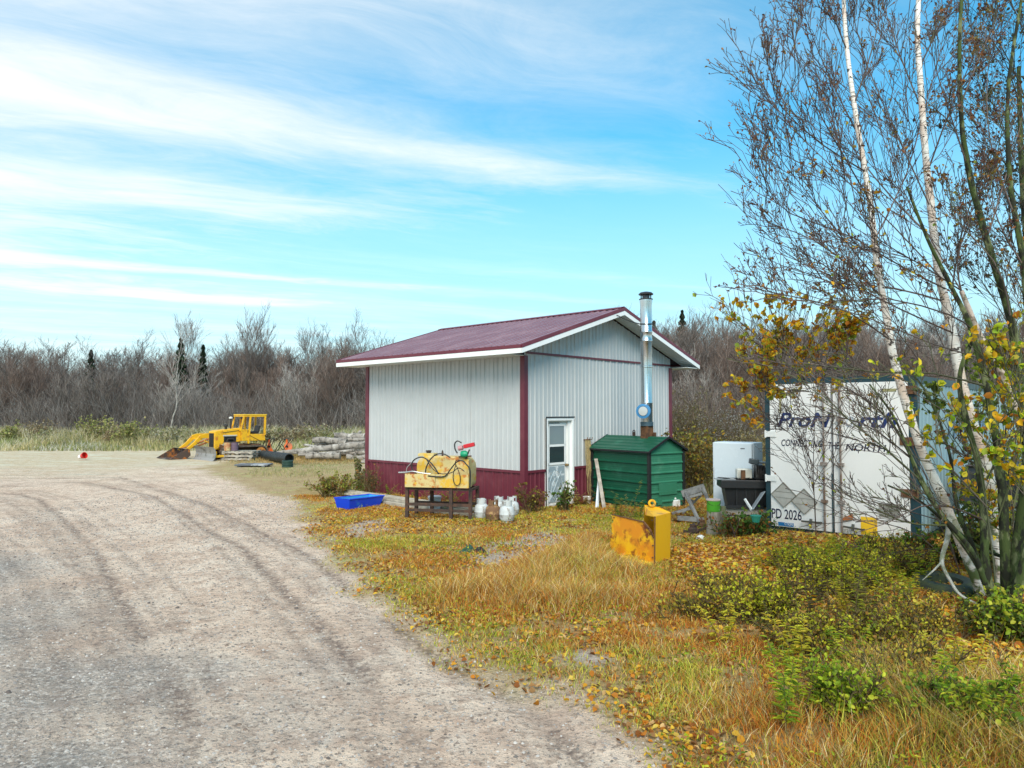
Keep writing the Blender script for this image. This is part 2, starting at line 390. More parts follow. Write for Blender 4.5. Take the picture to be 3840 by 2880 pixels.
for i, t in enumerate(TR):
    for off_ in ((-.62, .3), (-.34, -.1), (.3, .25), (.58, -.2), (.95, .1)):
        t2 = [(px_+off_[0]*.8, py_+off_[1]) for px_, py_ in t]
        track = np.maximum(track, .6*np.exp(-(seg_d(X+.12*(fbm(X, Y, .5, 60+i)-.5), Y, t2)/.055)**2)*sm(.42, .6, fbm(X, Y, .5, 70+i+int(off_[0]*10))))
track *= sm(.18, .5, fbm(X, Y, .7, 41))
far = sm(22, 34, Y+(fbm(X, Y, .35, 50)-.5)*10)*sm(-14, 4, Y-18)
nx, ny = len(gx), len(gy)
idx = np.arange(nx*ny).reshape(ny, nx); q = np.stack([idx[:-1, :-1], idx[:-1, 1:], idx[1:, 1:], idx[1:, :-1]], -1).reshape(-1, 4)
def ground_mat():
    m = bpy.data.materials.new('ground_soil'); m.use_nodes = True; m.node_tree.nodes.clear(); k = NT(m.node_tree)
    tc = k.n('ShaderNodeTexCoord').outputs['Object']
    def at(nm):
        a = k.n('ShaderNodeAttribute'); a.attribute_name = nm; s_ = k.n('ShaderNodeSeparateColor'); k.L.new(a.outputs[0], s_.inputs[0]); return s_.outputs
    a1 = at('A1'); a2 = at('A2')
    n1 = k.noise(tc, .6, 5, .6); n2 = k.noise(tc, 3.5, 6, .65); n3 = k.noise(tc, 22, 6, .7); n4 = k.noise(tc, 95, 4, .7)
    st = k.noise(k.mapping(tc, scale=(1.2, .35, 1), rot=(0, 0, radians(38))), 3., 5, .6)
    dirt = k.mix(k.ramp(n1, .38, .62), (.67, .505, .385), (.78, .62, .485))
    dirt = k.mix(k.ramp(k.noise(k.mapping(tc, loc=(4, 9, 0)), 1.3, 6, .65), .50, .66, 0, .7), dirt, (.52, .37, .28))
    dirt = k.mix(k.ramp(n2, .5, .64, 0, .7), dirt, (.50, .345, .255))
    dirt = k.mix(k.ramp(st, .55, .72, 0, .6), dirt, (.80, .68, .56))
    n25 = k.noise(tc, 9, 6, .72)
    dirt = k.mix(k.ramp(n25, .54, .59, 0, .55), dirt, (.33, .23, .17))
    dirt = k.mix(k.ramp(n3, .56, .60, 0, .8), dirt, (.24, .18, .145))
    dirt = k.mix(k.ramp(n4, .57, .64, 0, .65), dirt, (.15, .12, .10))
    vo = k.n('ShaderNodeTexVoronoi'); vo.inputs['Scale'].default_value = 42; k.L.new(tc, vo.inputs['Vector'])
    grav = k.mix(k.ramp(n2, .35, .7), (.20, .188, .172), (.36, .325, .29))
    sc = k.n('ShaderNodeSeparateColor'); k.L.new(vo.outputs['Color'], sc.inputs[0])
    grav = k.mix(k.ramp(sc.outputs[0], .55, .95, 0, .8), grav, (.66, .62, .57))
    grav = k.mix(k.ramp(n3, .5, .62, 0, .75), grav, (.15, .145, .135))
    col = k.mix(a1[0], dirt, grav)
    tread = k.ramp(k.noise(k.mapping(tc, scale=(1, 1, 1)), 13, 5, .7), .38, .58)
    col = k.mix(k.math('MULTIPLY', k.math('MULTIPLY', a1[1], .98), k.math('MULTIPLY_ADD', tread, .8, .2)), col, k.mix(n3, (.25, .185, .15), (.15, .11, .09)))
    fld = k.mix(k.ramp(n2, .4, .65), (.54, .47, .33), (.46, .36, .20))
    fld = k.mix(k.ramp(k.noise(k.mapping(tc, scale=(.35, 1.4, 1)), 1.2, 5, .6), .5, .62), fld, (.58, .58, .44))
    col = k.mix(k.math('MULTIPLY', a1[2], .75), col, fld)
    soil = k.mix(k.ramp(n2, .42, .6), (.34, .23, .10), (.42, .32, .15))
    soil = k.mix(k.ramp(n3, .5, .62, 0, .8), soil, (.18, .13, .05))
    soil = k.mix(k.ramp(k.noise(tc, 1.6, 5), .52, .68, 0, .8), soil, (.36, .36, .12))
    col = k.mix(a2[0], col, soil)
    col = k.mix(a2[1], col, k.mix(k.ramp(n3, .4, .65), (.50, .42, .35), (.30, .25, .20)))
    lf = k.mix(k.ramp(n3, .42, .6), (.42, .22, .045), (.13, .07, .025))
    col = k.mix(k.math('MULTIPLY', a2[2], .8), col, lf)
    p = k.n('ShaderNodeBsdfPrincipled'); k.L.new(col, p.inputs['Base Color']); p.inputs['Roughness'].default_value = .95; p.inputs['Specular IOR Level'].default_value = .15
    hh = k.math('ADD', k.math('MULTIPLY', n3, 1.), k.math('MULTIPLY', n4, .45)); hh = k.math('ADD', hh, k.math('MULTIPLY', n2, 2.)); hh = k.math('ADD', hh, k.math('MULTIPLY', n25, 1.6))
    b = k.n('ShaderNodeBump'); b.inputs['Strength'].default_value = .9; b.inputs['Distance'].default_value = .03
    k.L.new(hh, b.inputs['Height']); k.L.new(b.outputs[0], p.inputs['Normal'])
    o = k.n('ShaderNodeOutputMaterial'); k.L.new(p.outputs[0], o.inputs[0]); return m
go = np_mesh('ground', np.stack([X, Y, Z], -1).reshape(-1, 3), [q], ground_mat(), smooth=True); tag(go, kind='structure')
for nm, ch in (('A1', (gravel, track, far)), ('A2', (grassy, bare, leafz))):
    c = np.ones((nx*ny, 4), 'f'); c[:, :3] = np.stack([v.ravel() for v in ch], 1)
    at = go.data.color_attributes.new(nm, 'FLOAT_COLOR', 'POINT'); at.data.foreach_set('color', c.ravel())

# ------------------------------------------------------------------ materials for built things
grey_clad = M('pale_grey_steel_cladding', (.475, .50, .51), rough=.5, c2=(.42, .445, .45), s2=1.5, t2=(.5, .8))
maroon = M('maroon_painted_steel', (.13, .022, .038), rough=.42, c2=(.17, .04, .055), s2=2, t2=(.45, .75))
roofm = M('maroon_roof_steel', (.185, .085, .10), rough=.2, c2=(.25, .135, .15), s2=1.2, t2=(.4, .75), metal=.0, spec=.8)
white = M('white_painted_metal', (.78, .80, .80), rough=.4)
offw = M('weathered_white_paint', (.74, .75, .74), rough=.5, c2=(.55, .54, .48), s2=2.5, t2=(.52, .8), stretch=(1, 1, .35))
black = M('black_plastic', (.022, .022, .024), rough=.45)
dark = M('dark_weathered_steel', (.045, .03, .025), rough=.8, c2=(.09, .045, .03), s2=9, bump=.3)
green = M('green_painted_steel', (.006, .078, .043), rough=.33, c2=(.02, .13, .08), s2=2.5, t2=(.5, .75))
steel = M('stainless_steel', (.62, .63, .63), rough=.24, metal=1., c2=(.40, .38, .34), s2=3, t2=(.5, .72), stretch=(1, 1, .3))
rustm = M('rusty_steel', (.16, .075, .035), rough=.9, c2=(.07, .035, .02), s2=12, bump=.4)
yellow = M('yellow_machine_paint', (.74, .40, .012), rough=.5, c2=(.45, .15, .02), s2=4, t2=(.53, .68), c3=(.30, .19, .06), s3=7, t3=(.58, .7))
yrust = M('yellow_paint_with_rust', (.80, .44, .008), rough=.55, c2=(.17, .04, .01), s2=7, t2=(.46, .60), c3=(.66, .24, .01), s3=3, t3=(.42, .62), bump=.15)
glass = M('dark_glass', (.03, .045, .05), rough=.08, spec=.9)
glassg = M('painted_reflection_glass', (.22, .27, .29), rough=.1, spec=.9)  # glossy like the dark glass; pale reflection put into the base colour
wood = M('weathered_grey_wood', (.42, .38, .33), rough=.9, c2=(.24, .21, .18), s2=4, stretch=(1, 1, 1), bump=.5)
logm = M('bleached_log_bark', (.27, .24, .21), rough=.95, c2=(.10, .09, .08), s2=5, t2=(.46, .62), c3=(.43, .40, .36), s3=3, t3=(.48, .66), bump=.9, bs=18)
logend = M('cut_log_end', (.30, .25, .19), rough=.95, c2=(.14, .11, .09), s2=14)
lumber = M('stacked_lumber', (.46, .42, .34), rough=.9, c2=(.30, .27, .22), s2=5, bump=.4)
navy = M('navy_lettering', (.012, .03, .13), rough=.5, c2=(.05, .08, .2), s2=14, t2=(.6, .7))
inkm = M('dark_ink_lettering', (.015, .018, .05), rough=.5)
teal = M('dark_teal_frame_paint', (.012, .045, .06), rough=.5, c2=(.10, .055, .03), s2=6, t2=(.62, .72))
# ------------------------------------------------------------------ workshop
BA = atan2(.733, .680); BM = frame(.28, 16.3, BA)
bld = thing('workshop_building', 'pale grey metal workshop with maroon ribbed roof and maroon wainscot standing beside the dirt yard', 'building', (.28, 16.3, 0))
WX, WY = 6.55, 6.1
def ribs(length, pitch=.1524, major=.026, minor=.014):
    """(s, offset) profile for ribbed steel"""
    out = [(0., 0.)]; s = pitch*.5; i = 0
    while s < length-.05:
        h = major if i % 2 == 0 else minor; w = (.018 if i % 2 == 0 else .012)*(1.7 if pitch > .2 else 1)
        out += [(s-w*1.5, 0), (s-w*.6, h), (s+w*.6, h), (s+w*1.5, 0)]
        if i % 6 == 5 and pitch < .2: out += [(s+w*1.5+.004, -.02), (s+w*1.5+.014, -.02), (s+w*1.5+.018, 0)]
        s += pitch; i += 1
    return out+[(length, 0.)]
def wall(name, fixed, axis, sgn, a0, a1, z0, ztop, mat, openings=()):
    mb = MB(BM); pr = [(a0+s, o) for s, o in ribs(a1-a0)]
    for (s0, o0), (s1, o1) in zip(pr[:-1], pr[1:]):
        zs = [(z0, None)]
        mid = (s0+s1)/2; spans = [(z0, 1)]
        op = [o for o in openings if o[0] <= mid <= o[1]]
        f = (lambda s, o, z: (s, fixed+sgn*o, z)) if axis == 'x' else (lambda s, o, z: (fixed+sgn*o, s, z))
        lo0 = lo1 = z0
        if op: lo0 = lo1 = op[0][2]
        if lo0 >= ztop(mid)-.001: continue
        mb.add([f(s0, o0, lo0), f(s1, o1, lo1), f(s1, o1, ztop(s1)), f(s0, o0, ztop(s0))], [(0, 1, 2, 3)])
    return mb.build(name, mat, bld, fix=False)
RZ = lambda x: 3.77+(min(x, 6.55-x)+.7)*.3094
DO = (.735, 1.805, 2.16)           # door opening incl. frame
wall('wall', 0, 'y', -1, .0, WY, .90, lambda s: 3.62, grey_clad)
wall('wall', 0, 'x', -1, .0, WX, .90, lambda s: 3.66, grey_clad, [DO])
wall('wall', WX, 'y', 1, .0, WY, .90, lambda s: 3.62, grey_clad)
wall('wall', WY, 'x', 1, .0, WX, .90, lambda s: RZ(s)-.08, grey_clad)
wall('gable_wall', 0.004, 'x', -1, .0, WX, 3.66, lambda s: RZ(s)-.13, grey_clad)
for a in ((0, 'y', -1, 0., WY), (0, 'x', -1, 0., DO[0]), (0, 'x', -1, DO[1], WX), (WX, 'y', 1, 0., WY), (WY, 'x', 1, 0., WX)):
    wall('wainscot', a[0], a[1], a[2], a[3], a[4], .03, lambda s: .90, maroon)
mb = MB(BM).box(.02, WX-.02, .02, WY-.02, 0, .06); mb.build('floor_slab', M('concrete', (.4, .39, .37), rough=.9), bld)
for q6 in ((-.032, -.004, .06, WY-.06, .885, .945), (.06, DO[0]-.002, -.032, -.004, .885, .945), (DO[1]+.002, WX-.06, -.032, -.004, .885, .945), (.06, WX-.06, -.036, -.006, 3.655, 3.705)):
    MB(BM).box(*q6).build('belt_trim', maroon, bld)
mb = MB(BM)
for cx, cy, sx, sy in ((0, 0, -1, -1), (WX, 0, 1, -1), (0, WY, -1, 1), (WX, WY, 1, 1)):
    x0, x1 = sorted((cx+sx*.035, cx-sx*.10)); y0, y1 = sorted((cy+sy*.035, cy-sy*.10))
    mb2 = MB(BM); mb2.box(x0, x1, y0, y1, .0, 3.61); mb2.build('corner_trim', maroon, bld, bevel=.004)
# roof
Y0, Y1 = -.56, WY+.47; XL, XR, XM = -.72, 7.27, 3.275
prof = [(Y0+s, o) for s, o in ribs(Y1-Y0, .201, .022, .022)]
for side in (0, 1):
    xe = XL if side == 0 else XR; ze = 3.765; zr = 5.005
    mb = MB(BM); nrm = Vector((-(zr-ze)/abs(XM-xe), 0, 1)).normalized() if side == 0 else Vector(((zr-ze)/abs(XM-xe), 0, 1)).normalized()
    vs = []
    for y, o in prof: vs += [Vector((xe, y, ze))+nrm*o, Vector((XM, y, zr))+nrm*o]
    fs = [(2*i, 2*i+1, 2*i+3, 2*i+2) for i in range(len(prof)-1)]
    mb.add(vs, fs); vs2 = [v-nrm*.02 for v in vs[:2]]+[v-nrm*.02 for v in vs[-2:]]; mb.add(vs2, [(0, 1, 3, 2)])
    mb.build('roof_panel', roofm, bld, fix=False)
mb = MB(BM)
for sgn in (-1, 1):
    mb.add([(XM, Y0-.01, 5.05), (XM, Y1+.01, 5.05), (XM+sgn*.16, Y1+.01, 5.0), (XM+sgn*.16, Y0-.01, 5.0), (XM+sgn*.16, Y0-.01, 4.985), (XM+sgn*.16, Y1+.01, 4.985)], [(0, 1, 2, 3), (3, 2, 5, 4)])
mb.build('ridge_cap', maroon, bld)
mb = MB(BM)                                     # white eave fascia
mb.box(XL-.022, XL-.002, Y0, Y1, 3.59, 3.70); mb.box(XR+.002, XR+.022, Y0, Y1, 3.59, 3.70); mb.build('fascia', white, bld)
mb = MB(BM); mb.box(XL-.028, XL-.002, Y0-.005, Y1, 3.702, 3.775); mb.box(XR+.002, XR+.028, Y0-.005, Y1, 3.702, 3.775); mb.build('drip_edge', maroon, bld)
for (ya, yb) in ((Y0-.024, Y0-.004), (Y1+.004, Y1+.024)):
    for sgn in (0, 1):
        xe = XL if sgn == 0 else XR
        w = MB(BM).prism([(xe, 3.59), (xe, 3.70), (XM, 4.935), (XM, 4.825)], ya, yb); w.build('rake_board', white, bld)
        w = MB(BM).prism([(xe, 3.703), (xe, 3.79), (XM, 5.03), (XM, 4.938)], ya-.006, yb+.002); w.build('rake_trim', maroon, bld)
sof = M('white_soffit', (.70, .74, .73), rough=.5)
mb = MB(BM)
mb.box(XL, -.003, -.02, Y1, 3.60, 3.615); mb.box(WX+.003, XR, Y0, Y1, 3.60, 3.615)
for sgn in (0, 1):
    xe = XL if sgn == 0 else XR; n = 26
    for i in range(n):                           # slatted sloping soffit under the gable overhang
        t0, t1 = i/n, (i+.93)/n; a = (xe+(XM-xe)*t0, 3.665+1.235*t0); b = (xe+(XM-xe)*t1, 3.665+1.235*t1)
        mb.prism([a, b, (b[0], b[1]+.012), (a[0], a[1]+.012)], Y0, -.03)
mb.build('soffit', sof, bld)
# door
fr = MB(BM); d0, d1, dz = DO
fr.box(d0, d0+.07, -.05, .12, .02, dz); fr.box(d1-.07, d1, -.05, .12, .02, dz); fr.box(d0+.07, d1-.07, -.05, .12, dz-.07, dz)
dr = MB(BM); X0, X1 = d0+.11, d1-.16
dr.box(X0, X1, .06, .10, .06, 2.05)
door = dr.build('door', offw, bld, bevel=.004)
o = fr.build('door_frame', white, door, bevel=.006)
MB(BM).box(d0-.02, d1+.02, -.065, -.052, dz, dz+.03).box(d0-.022, d0-.002, -.062, -.04, .03, dz).build('frame_edge', black, door)
MB(BM).box(X1+.001, d1-.07, .02, .11, .03, 2.09).box(d0+.07, X0-.001, .02, .11, .03, 2.09).box(X0, X1, .03, .11, 2.052, 2.09).build('jamb', offw, door)
for z0, z1, mt in ((1.52, 1.96, glassg), (1.07, 1.46, glass)):
    MB(BM).box(X0+.11, X1-.12, .044, .056, z0, z1).build('window', mt, door)
b = MB(BM)
for z0 in (1.96, 1.46, 1.02): b.box(X0+.07, X1-.08, .038, .058, z0, z0+.055)
b.box(X0+.07, X0+.11, .038, .058, 1.02, 2.0); b.box(X1-.12, X1-.08, .038, .058, 1.02, 2.0); b.build('window_frame', white, door)
pn = M('peeling_blue_grey_paint', (.27, .34, .38), rough=.6, c2=(.62, .66, .68), s2=5, t2=(.52, .6), c3=(.12, .17, .2), s3=9, t3=(.6, .68))
b = MB(BM); b.box(X0+.02, X1-.10, .050, .058, .12, .98); b.build('lower_panel', pn, door)
b = MB(BM); cx = (X0+X1)/2-.04
for sx in (-1, 1):
    for k_ in range(2):
        pts = [(cx+sx*(.05+.2*sin(t*pi)*(1-k_*.4)), .043, .16+t*(.72-k_*.2)) for t in [i/10 for i in range(11)]]
        b.tube(pts, .009, 5)
    b.tube([(cx+sx*.22, .043, .2), (cx-sx*.2, .043, .86)], .008, 5)
b.build('scroll_moulding', M('pale_blue_moulding', (.42, .50, .54), rough=.6), door)
b = MB(BM).lathe([(.0, 0), (.035, 0), (.03, .02), (.012, .03), (.012, .05), (.03, .06), (.028, .08), (0, .085)], (X1-.05, .05, 1.0), 12, Matrix.Rotation(pi/2, 4, 'X')); b.build('door_knob', M('worn_brass', (.35, .22, .08), rough=.5, metal=.7), door, smooth=True)
b = MB(BM)
for i in range(7): b.tube([(X0+.09+i*.06, .052, 1.955+.01*(i % 2)), (X0+.12+i*.06, .05, 1.985), (X0+.15+i*.06, .052, 1.955)], .006, 5)
for v in range(len(b.v)): b.v[v].z += .055
b.build('scroll_trim', M('black_scroll', (.03, .03, .03)), door)
# ------------------------------------------------------------------ outdoor wood furnace (green)
FM = Matrix(((.8, -.6, 0, 3.19), (.6, .8, 0, 16.5), (0, 0, 1, 0), (0, 0, 0, 1)))
fur = thing('outdoor_furnace', 'green ribbed metal outdoor wood furnace shed with pitched roof against the workshop gable', 'furnace', (3.19, 16.5, 0))
FX, FY, FZ, FR = 1.2, 1.9, 1.42, 1.71
def hribs(z0, z1, n=5):
    out = [(z0, 0)]
    for i in range(n):
        z = z0+(i+.55)*(z1-z0)/n; out += [(z-.03, 0), (z-.012, .03), (z+.012, .03), (z+.03, 0)]
        zz = z+.5*(z1-z0)/n
        if i < n-1: out += [(zz-.01, 0), (zz, .004), (zz+.01, 0)]
    return out+[(z1, 0)]
pr = hribs(.06, FZ, 6)
b = MB(FM)
for (z0, o0), (z1, o1) in zip(pr[:-1], pr[1:]): b.add([(-o0, 0, z0), (-o0, FY, z0), (-o1, FY, z1), (-o1, 0, z1)], [(0, 1, 2, 3)])
b.build('side_panel', green, fur)
b = MB(FM)
for (z0, o0), (z1, o1) in zip(pr[:-1], pr[1:]): b.add([(FX+o0, 0, z0), (FX+o0, FY, z0), (FX+o1, FY, z1), (FX+o1, 0, z1)], [(0, 1, 2, 3)])
b.build('side_panel', green, fur)
green2 = M('lit_end_green_steel', (.04, .20, .12), rough=.4, c2=(.09, .26, .17), s2=3, t2=(.45, .75))  # lighter copy of the green: light falling on the ends put into colour
for yy, s_ in ((0, -1), (FY, 1)):
    b = MB(FM)
    for (z0, o0), (z1, o1) in zip(pr[:-1], pr[1:]): b.add([(0, yy+s_*o0, z0), (FX, yy+s_*o0, z0), (FX, yy+s_*o1, z1), (0, yy+s_*o1, z1)], [(0, 1, 2, 3)])
    b.add([(0, yy, FZ), (FX, yy, FZ), (FX/2, yy, FR-.015)], [(0, 1, 2)]); b.build('end_panel', green2, fur)
b = MB(FM).box(.30, .95, -.028, -.022, .34, .62).box(.25, .40, -.035, -.02, .12, .26); b.build('access_hatch', green2, fur, bevel=.004)
for xx, yy in ((0, 0), (FX, 0), (0, FY), (FX, FY)):
    MB(FM).box(xx-.035, xx+.035, yy-.035, yy+.035, 0, FZ-.01).build('corner_trim', M('black_painted_trim', (.02, .022, .022), rough=.5), fur)
for s_ in (-1, 1):
    xe = FX/2+s_*(FX/2+.09); b = MB(FM); n = 5; pts = []
    for i in range(n+1):
        t = i/n; pts.append((xe+(FX/2-xe)*t, FZ-.035+(FR-FZ+.035)*t, 0))
        if i < n:
            for dt, h in ((.30, 0), (.42, .014), (.58, .014), (.70, 0)):
                tt = (i+dt)/n; pts.append((xe+(FX/2-xe)*tt, FZ-.035+(FR-FZ+.035)*tt+h, 0))
    for a, c in zip(pts[:-1], pts[1:]): b.add([(a[0], -.08, a[1]), (a[0], FY+.08, a[1]), (c[0], FY+.08, c[1]), (c[0], -.08, c[1])], [(0, 1, 2, 3)])
    rp = b.build('roof_panel', green, fur)
    for yy in (-.095, FY+.08): MB(FM).prism([(xe, FZ-.07), (xe, FZ-.02), (FX/2, FR+.015), (FX/2, FR-.035)], yy, yy+.014).build('rake_trim', black, rp)
    MB(FM).box(min(xe, xe-s_*.012), max(xe, xe-s_*.012), -.08, FY+.08, FZ-.075, FZ-.037).build('eave_trim', black, rp)
b = MB(FM).box(.585, .615, 1.0, 1.08, FR-.02, FR+.09); b.tube([(.6, 1.04+.035*cos(t*pi/6), FR+.10+.035*sin(t*pi/6)) for t in range(12)], .013, 6, closed=True); b.build('lifting_lug', dark, fur)
CX, CY = .6, .607; A0 = (CX, CY, 0)
ch = MB(FM).lathe([(.138, 2.03), (.142, 2.06), (.142, 2.50), (.146, 2.51), (.146, 2.53), (.142, 2.54), (.142, 3.38), (.15, 3.39), (.15, 3.43), (.142, 3.44), (.142, 4.02), (.148, 4.03), (.148, 4.06), (.142, 4.07), (.142, 4.24), (.148, 4.25), (.148, 4.28), (.142, 4.29), (.142, 4.92), (.156, 5.02), (.156, 5.06)], A0, 28)
chim = ch.build('chimney', steel, fur, smooth=True)
MB(FM).box(CX-.11, CX+.11, CY-.11, CY+.11, 1.62, 1.97).box(CX+.08, CX+.17, CY-.15, CY-.06, 1.6, 1.80).build('chimney_base', rustm, chim)
MB(FM).lathe([(.12, 1.955), (.155, 1.96), (.158, 2.055), (.14, 2.06)], A0, 24).build('collar', M('blue_grey_collar', (.10, .16, .20), rough=.45, metal=.5), chim, smooth=True)
b = MB(FM).lathe([(.165, 5.065), (.17, 5.085), (.13, 5.09)], A0, 24)
for i in range(4): b.bar((CX+.12*cos(i*pi/2+.5), CY+.12*sin(i*pi/2+.5), 5.07), (CX+.12*cos(i*pi/2+.5), CY+.12*sin(i*pi/2+.5), 5.20), .02)
b.lathe([(.09, 5.1), (.09, 5.18)], A0, 16)
b.lathe([(.0, 5.19), (.178, 5.19), (.182, 5.21), (.14, 5.245), (.05, 5.265), (0, 5.27)], A0, 24); b.build('chimney_cap', M('sooty_cap_steel', (.08, .08, .09), rough=.4, metal=.8), chim, smooth=True)
dirc = (FM.to_3x3().inverted() @ Vector((-.42, -.9, 0))).normalized()
ax = dirc.to_track_quat('Z', 'Y').to_matrix().to_4x4()
MB(FM).lathe([(.06, .10), (.15, .24), (.165, .30)], (CX, CY, 2.32), 22, ax).build('draft_tee', steel, chim, smooth=True)
MB(FM).lathe([(.165, .298), (.178, .30), (.178, .35), (.125, .36), (.12, .345)], (CX, CY, 2.32), 22, ax).build('damper_ring', M('blue_ring_paint', (.05, .22, .45), rough=.4), chim, smooth=True)
MB(FM).lathe([(0, .34), (.115, .345), (.11, .37), (.02, .376), (0, .376)], (CX, CY, 2.32), 20, ax).build('damper_plate', M('pale_damper_plate', (.55, .57, .57), rough=.4, metal=.4), chim, smooth=True)
# the strap bracing the chimney to the gable peak
pk = BM @ Vector((2.9, Y0-.03, 4.78)); cc_ = FM @ Vector((CX, CY, 4.47)); b = MB(); dd = (pk-cc_); dd.z = 0; dd.normalize()
b.tube([cc_+Vector((.152*cos(t), .152*sin(t), .02*sin(t))) for t in [i*pi/12 for i in range(24)]], .014, 5, closed=True)
b.tube([pk, pk*.6+cc_*.4+Vector((0, 0, -.05)), cc_+dd*.15], .013, 5); b.build('brace_strap', black, chim)
# ------------------------------------------------------------------ rope, leaning boards by the furnace
def W_(x, y, z): return BM @ Vector((x, y, z))
rope = MB()
for i in range(7):
    x0 = 2.24+.032*i; bt = (1.0, .62, .2, .9, .12, .75, .4)[i]
    rope.tube([W_(x0+.01, -.06, 1.58), W_(x0-.03+.01*i, -.09, 1.3), W_(x0-.03, -.10, bt+.15), W_(x0+.01, -.10, bt), W_(x0+.05, -.10, bt+.14), W_(x0+.05, -.08, 1.3), W_(x0+.02, -.06, 1.6)], .0085, 5)
o = center(rope.build('rope_coil', M('tan_rope', (.42, .32, .15), rough=.95, c2=(.25, .2, .1), s2=20, bump=.5), smooth=True)); tag(o, 'tan rope hanging in long loops on the wall between door and green furnace', 'rope')
b = MB().tube([W_(2.24, -.02, 1.6), W_(2.52, -.02, 1.6)], .012, 6)
for x in (2.28, 2.38, 2.48): b.tube([W_(x, -.03, 1.6), W_(x, -.10, 1.6), W_(x, -.11, 1.66)], .010, 5)
o = center(b.build('wall_hook', rustm)); tag(o, 'rusty wall hook rail holding the tan rope beside the door', 'hook')
def FW(x, y, z): return FM @ Vector((x, y, z))
o = center(MB().bar(FW(-.06, 1.72, 1.12), FW(-.62, .85, .0), .085, .03).build('leaning_board', wood)); tag(o, 'long thin grey board leaning against the side of the green furnace', 'board', 'boards leaning on the furnace')
for k_, (a, c_, w) in enumerate(((FW(-.05, 1.62, .66), FW(-.62, 1.08, 0), .05), (FW(-.12, 1.55, .68), FW(-.72, 1.02, 0), .05))):
    o = center(MB().bar(a, c_, w, .05).build('white_rail', M('white_vinyl', (.62, .68, .74), rough=.4), bevel=.004)); tag(o, ('right one of the two short white rails leaning on the green furnace', 'left one of the two short white rails leaning on the green furnace')[k_], 'rail', 'boards leaning on the furnace')
o = thing('dirty_bucket', 'small dirty white bucket standing between the door and the rope', 'bucket', tuple(W_(2.1, -.22, 0))); 
MB().lathe([(.085, 0), (.105, .2), (.11, .2), (.10, .19), (.08, .02), (0, .02)], W_(2.1, -.22, 0), 16).build('pail', offw, o, smooth=True)
MB().tube([W_(2.0, -.22, .2), W_(2.0, -.29, .12), W_(2.1, -.33, .09), W_(2.2, -.29, .12), W_(2.2, -.22, .2)], .004, 5).build('handle', dark, o)
# ------------------------------------------------------------------ fuel tank stand
TA = atan2(-.25, 1.3); TM = frame(-2.25, 15.25, TA)
st = thing('steel_stand', 'rusty dark steel stand carrying the old fuel tank in front of the workshop wall', 'stand', (-2.25, 15.25, 0))
L = 1.40
for x, y in ((0, 0), (.36, .62), (.98, -.02), (L, 0), (L, .62), (0, .62)):
    MB(TM).box(x-.035, x+.035, y-.035, y+.035, 0, .68 if not (x == 0 and y == 0) else .70).build('leg', dark, st)
b = MB(TM).box(-.03, L+.03, -.03, .03, .63, .68).box(-.03, L+.03, .59, .65, .63, .68)
for x in (0, .7, L): b.box(x-.03, x+.03, .03, .59, .632, .678)
b.build('top_frame', dark, st)
b = MB(TM).box(.03, L-.03, -.028, .028, .30, .36).box(.03, L-.03, -.025, .025, .18, .235).box(.03, L-.03, .595, .645, .26, .32)
b.build('cross_rail', dark, st)
tankm = M('rust_stained_cream_paint', (.56, .45, .20), rough=.6, c2=(.42, .15, .03), s2=6, t2=(.52, .63), c3=(.60, .36, .03), s3=3.2, t3=(.5, .62), bump=.2)
tk = thing('fuel_tank', 'rust stained cream fuel tank with front tray standing on the dark steel stand', 'tank', tuple(TM @ Vector((.1, .1, .69))))
b = MB(TM); r = .22                                  # round-cornered tank body
pl = []
for cx_, cz, a0 in ((L-.02-r, 1.34-r, 0), (.14+r, 1.34-r, 90), (.14+r, .72+r*.4, 180), (L-.02-r, .72+r*.4, 270)):
    for t in range(0, 91, 18):
        pl.append((cx_+r*cos(radians(a0+t)), (cz+r*sin(radians(a0+t)))))
pl = [(x, max(z, .705)) for x, z in pl]
b.prism(pl, .20, .60); b.build('tank_body', tankm, tk, smooth=True, bevel=.02)
b = MB(TM); 
b.box(.0, .64, -.10, .18, .70, .715); b.box(.0, .64, -.115, -.10, .70, .985); b.box(-.015, .0, -.115, .2, .70, .985); b.box(.655, 1.38, -.09, -.075, .70, .98); b.box(.655, 1.38, -.075, .18, .702, .717)
b.box(1.365, 1.38, -.07, .2, .72, 1.3); b.box(.64, .655, -.115, .19, .70, .985); b.build('front_tray', tankm, tk, bevel=.003)
b = MB(TM).box(.16, .52, .22, .52, 1.335, 1.40); b.build('filler_box', tankm, tk, bevel=.01)
b = MB(TM).lathe([(.05, 1.40), (.05, 1.43), (.065, 1.435), (.065, 1.46), (0, 1.465)], (.36, .37, 0), 14); b.build('filler_cap', dark, tk, smooth=True)
b = MB(TM).lathe([(.022, 1.335), (.022, 1.43), (.008, 1.47)], (.68, .35, 0), 10); b.build('vent_cap', dark, tk, smooth=True)
b = MB(TM)
hose = [(.95, 1.33), (.82, 1.40), (.66, 1.40), (.52, 1.30), (.42, 1.12), (.40, .98)]
b.tube([Vector(p) for p in smooth_path([(x, .02, z) for x, z in hose], 24)], .0145, 6)
hose = [(.22, .97), (.12, 1.08), (.12, 1.22), (.22, 1.31), (.36, 1.33), (.5, 1.25), (.62, 1.12), (.72, .96)]
b.tube([Vector(p) for p in smooth_path([(x, -.03, z) for x, z in hose], 28)], .0145, 6)
hose = [(.45, 1.28), (.6, 1.08), (.78, .99), (1.0, 1.02), (1.15, 1.12), (1.28, 1.05)]
b.tube([Vector(p) for p in smooth_path([(x, -.05, z) for x, z in hose], 24)], .0095, 5)
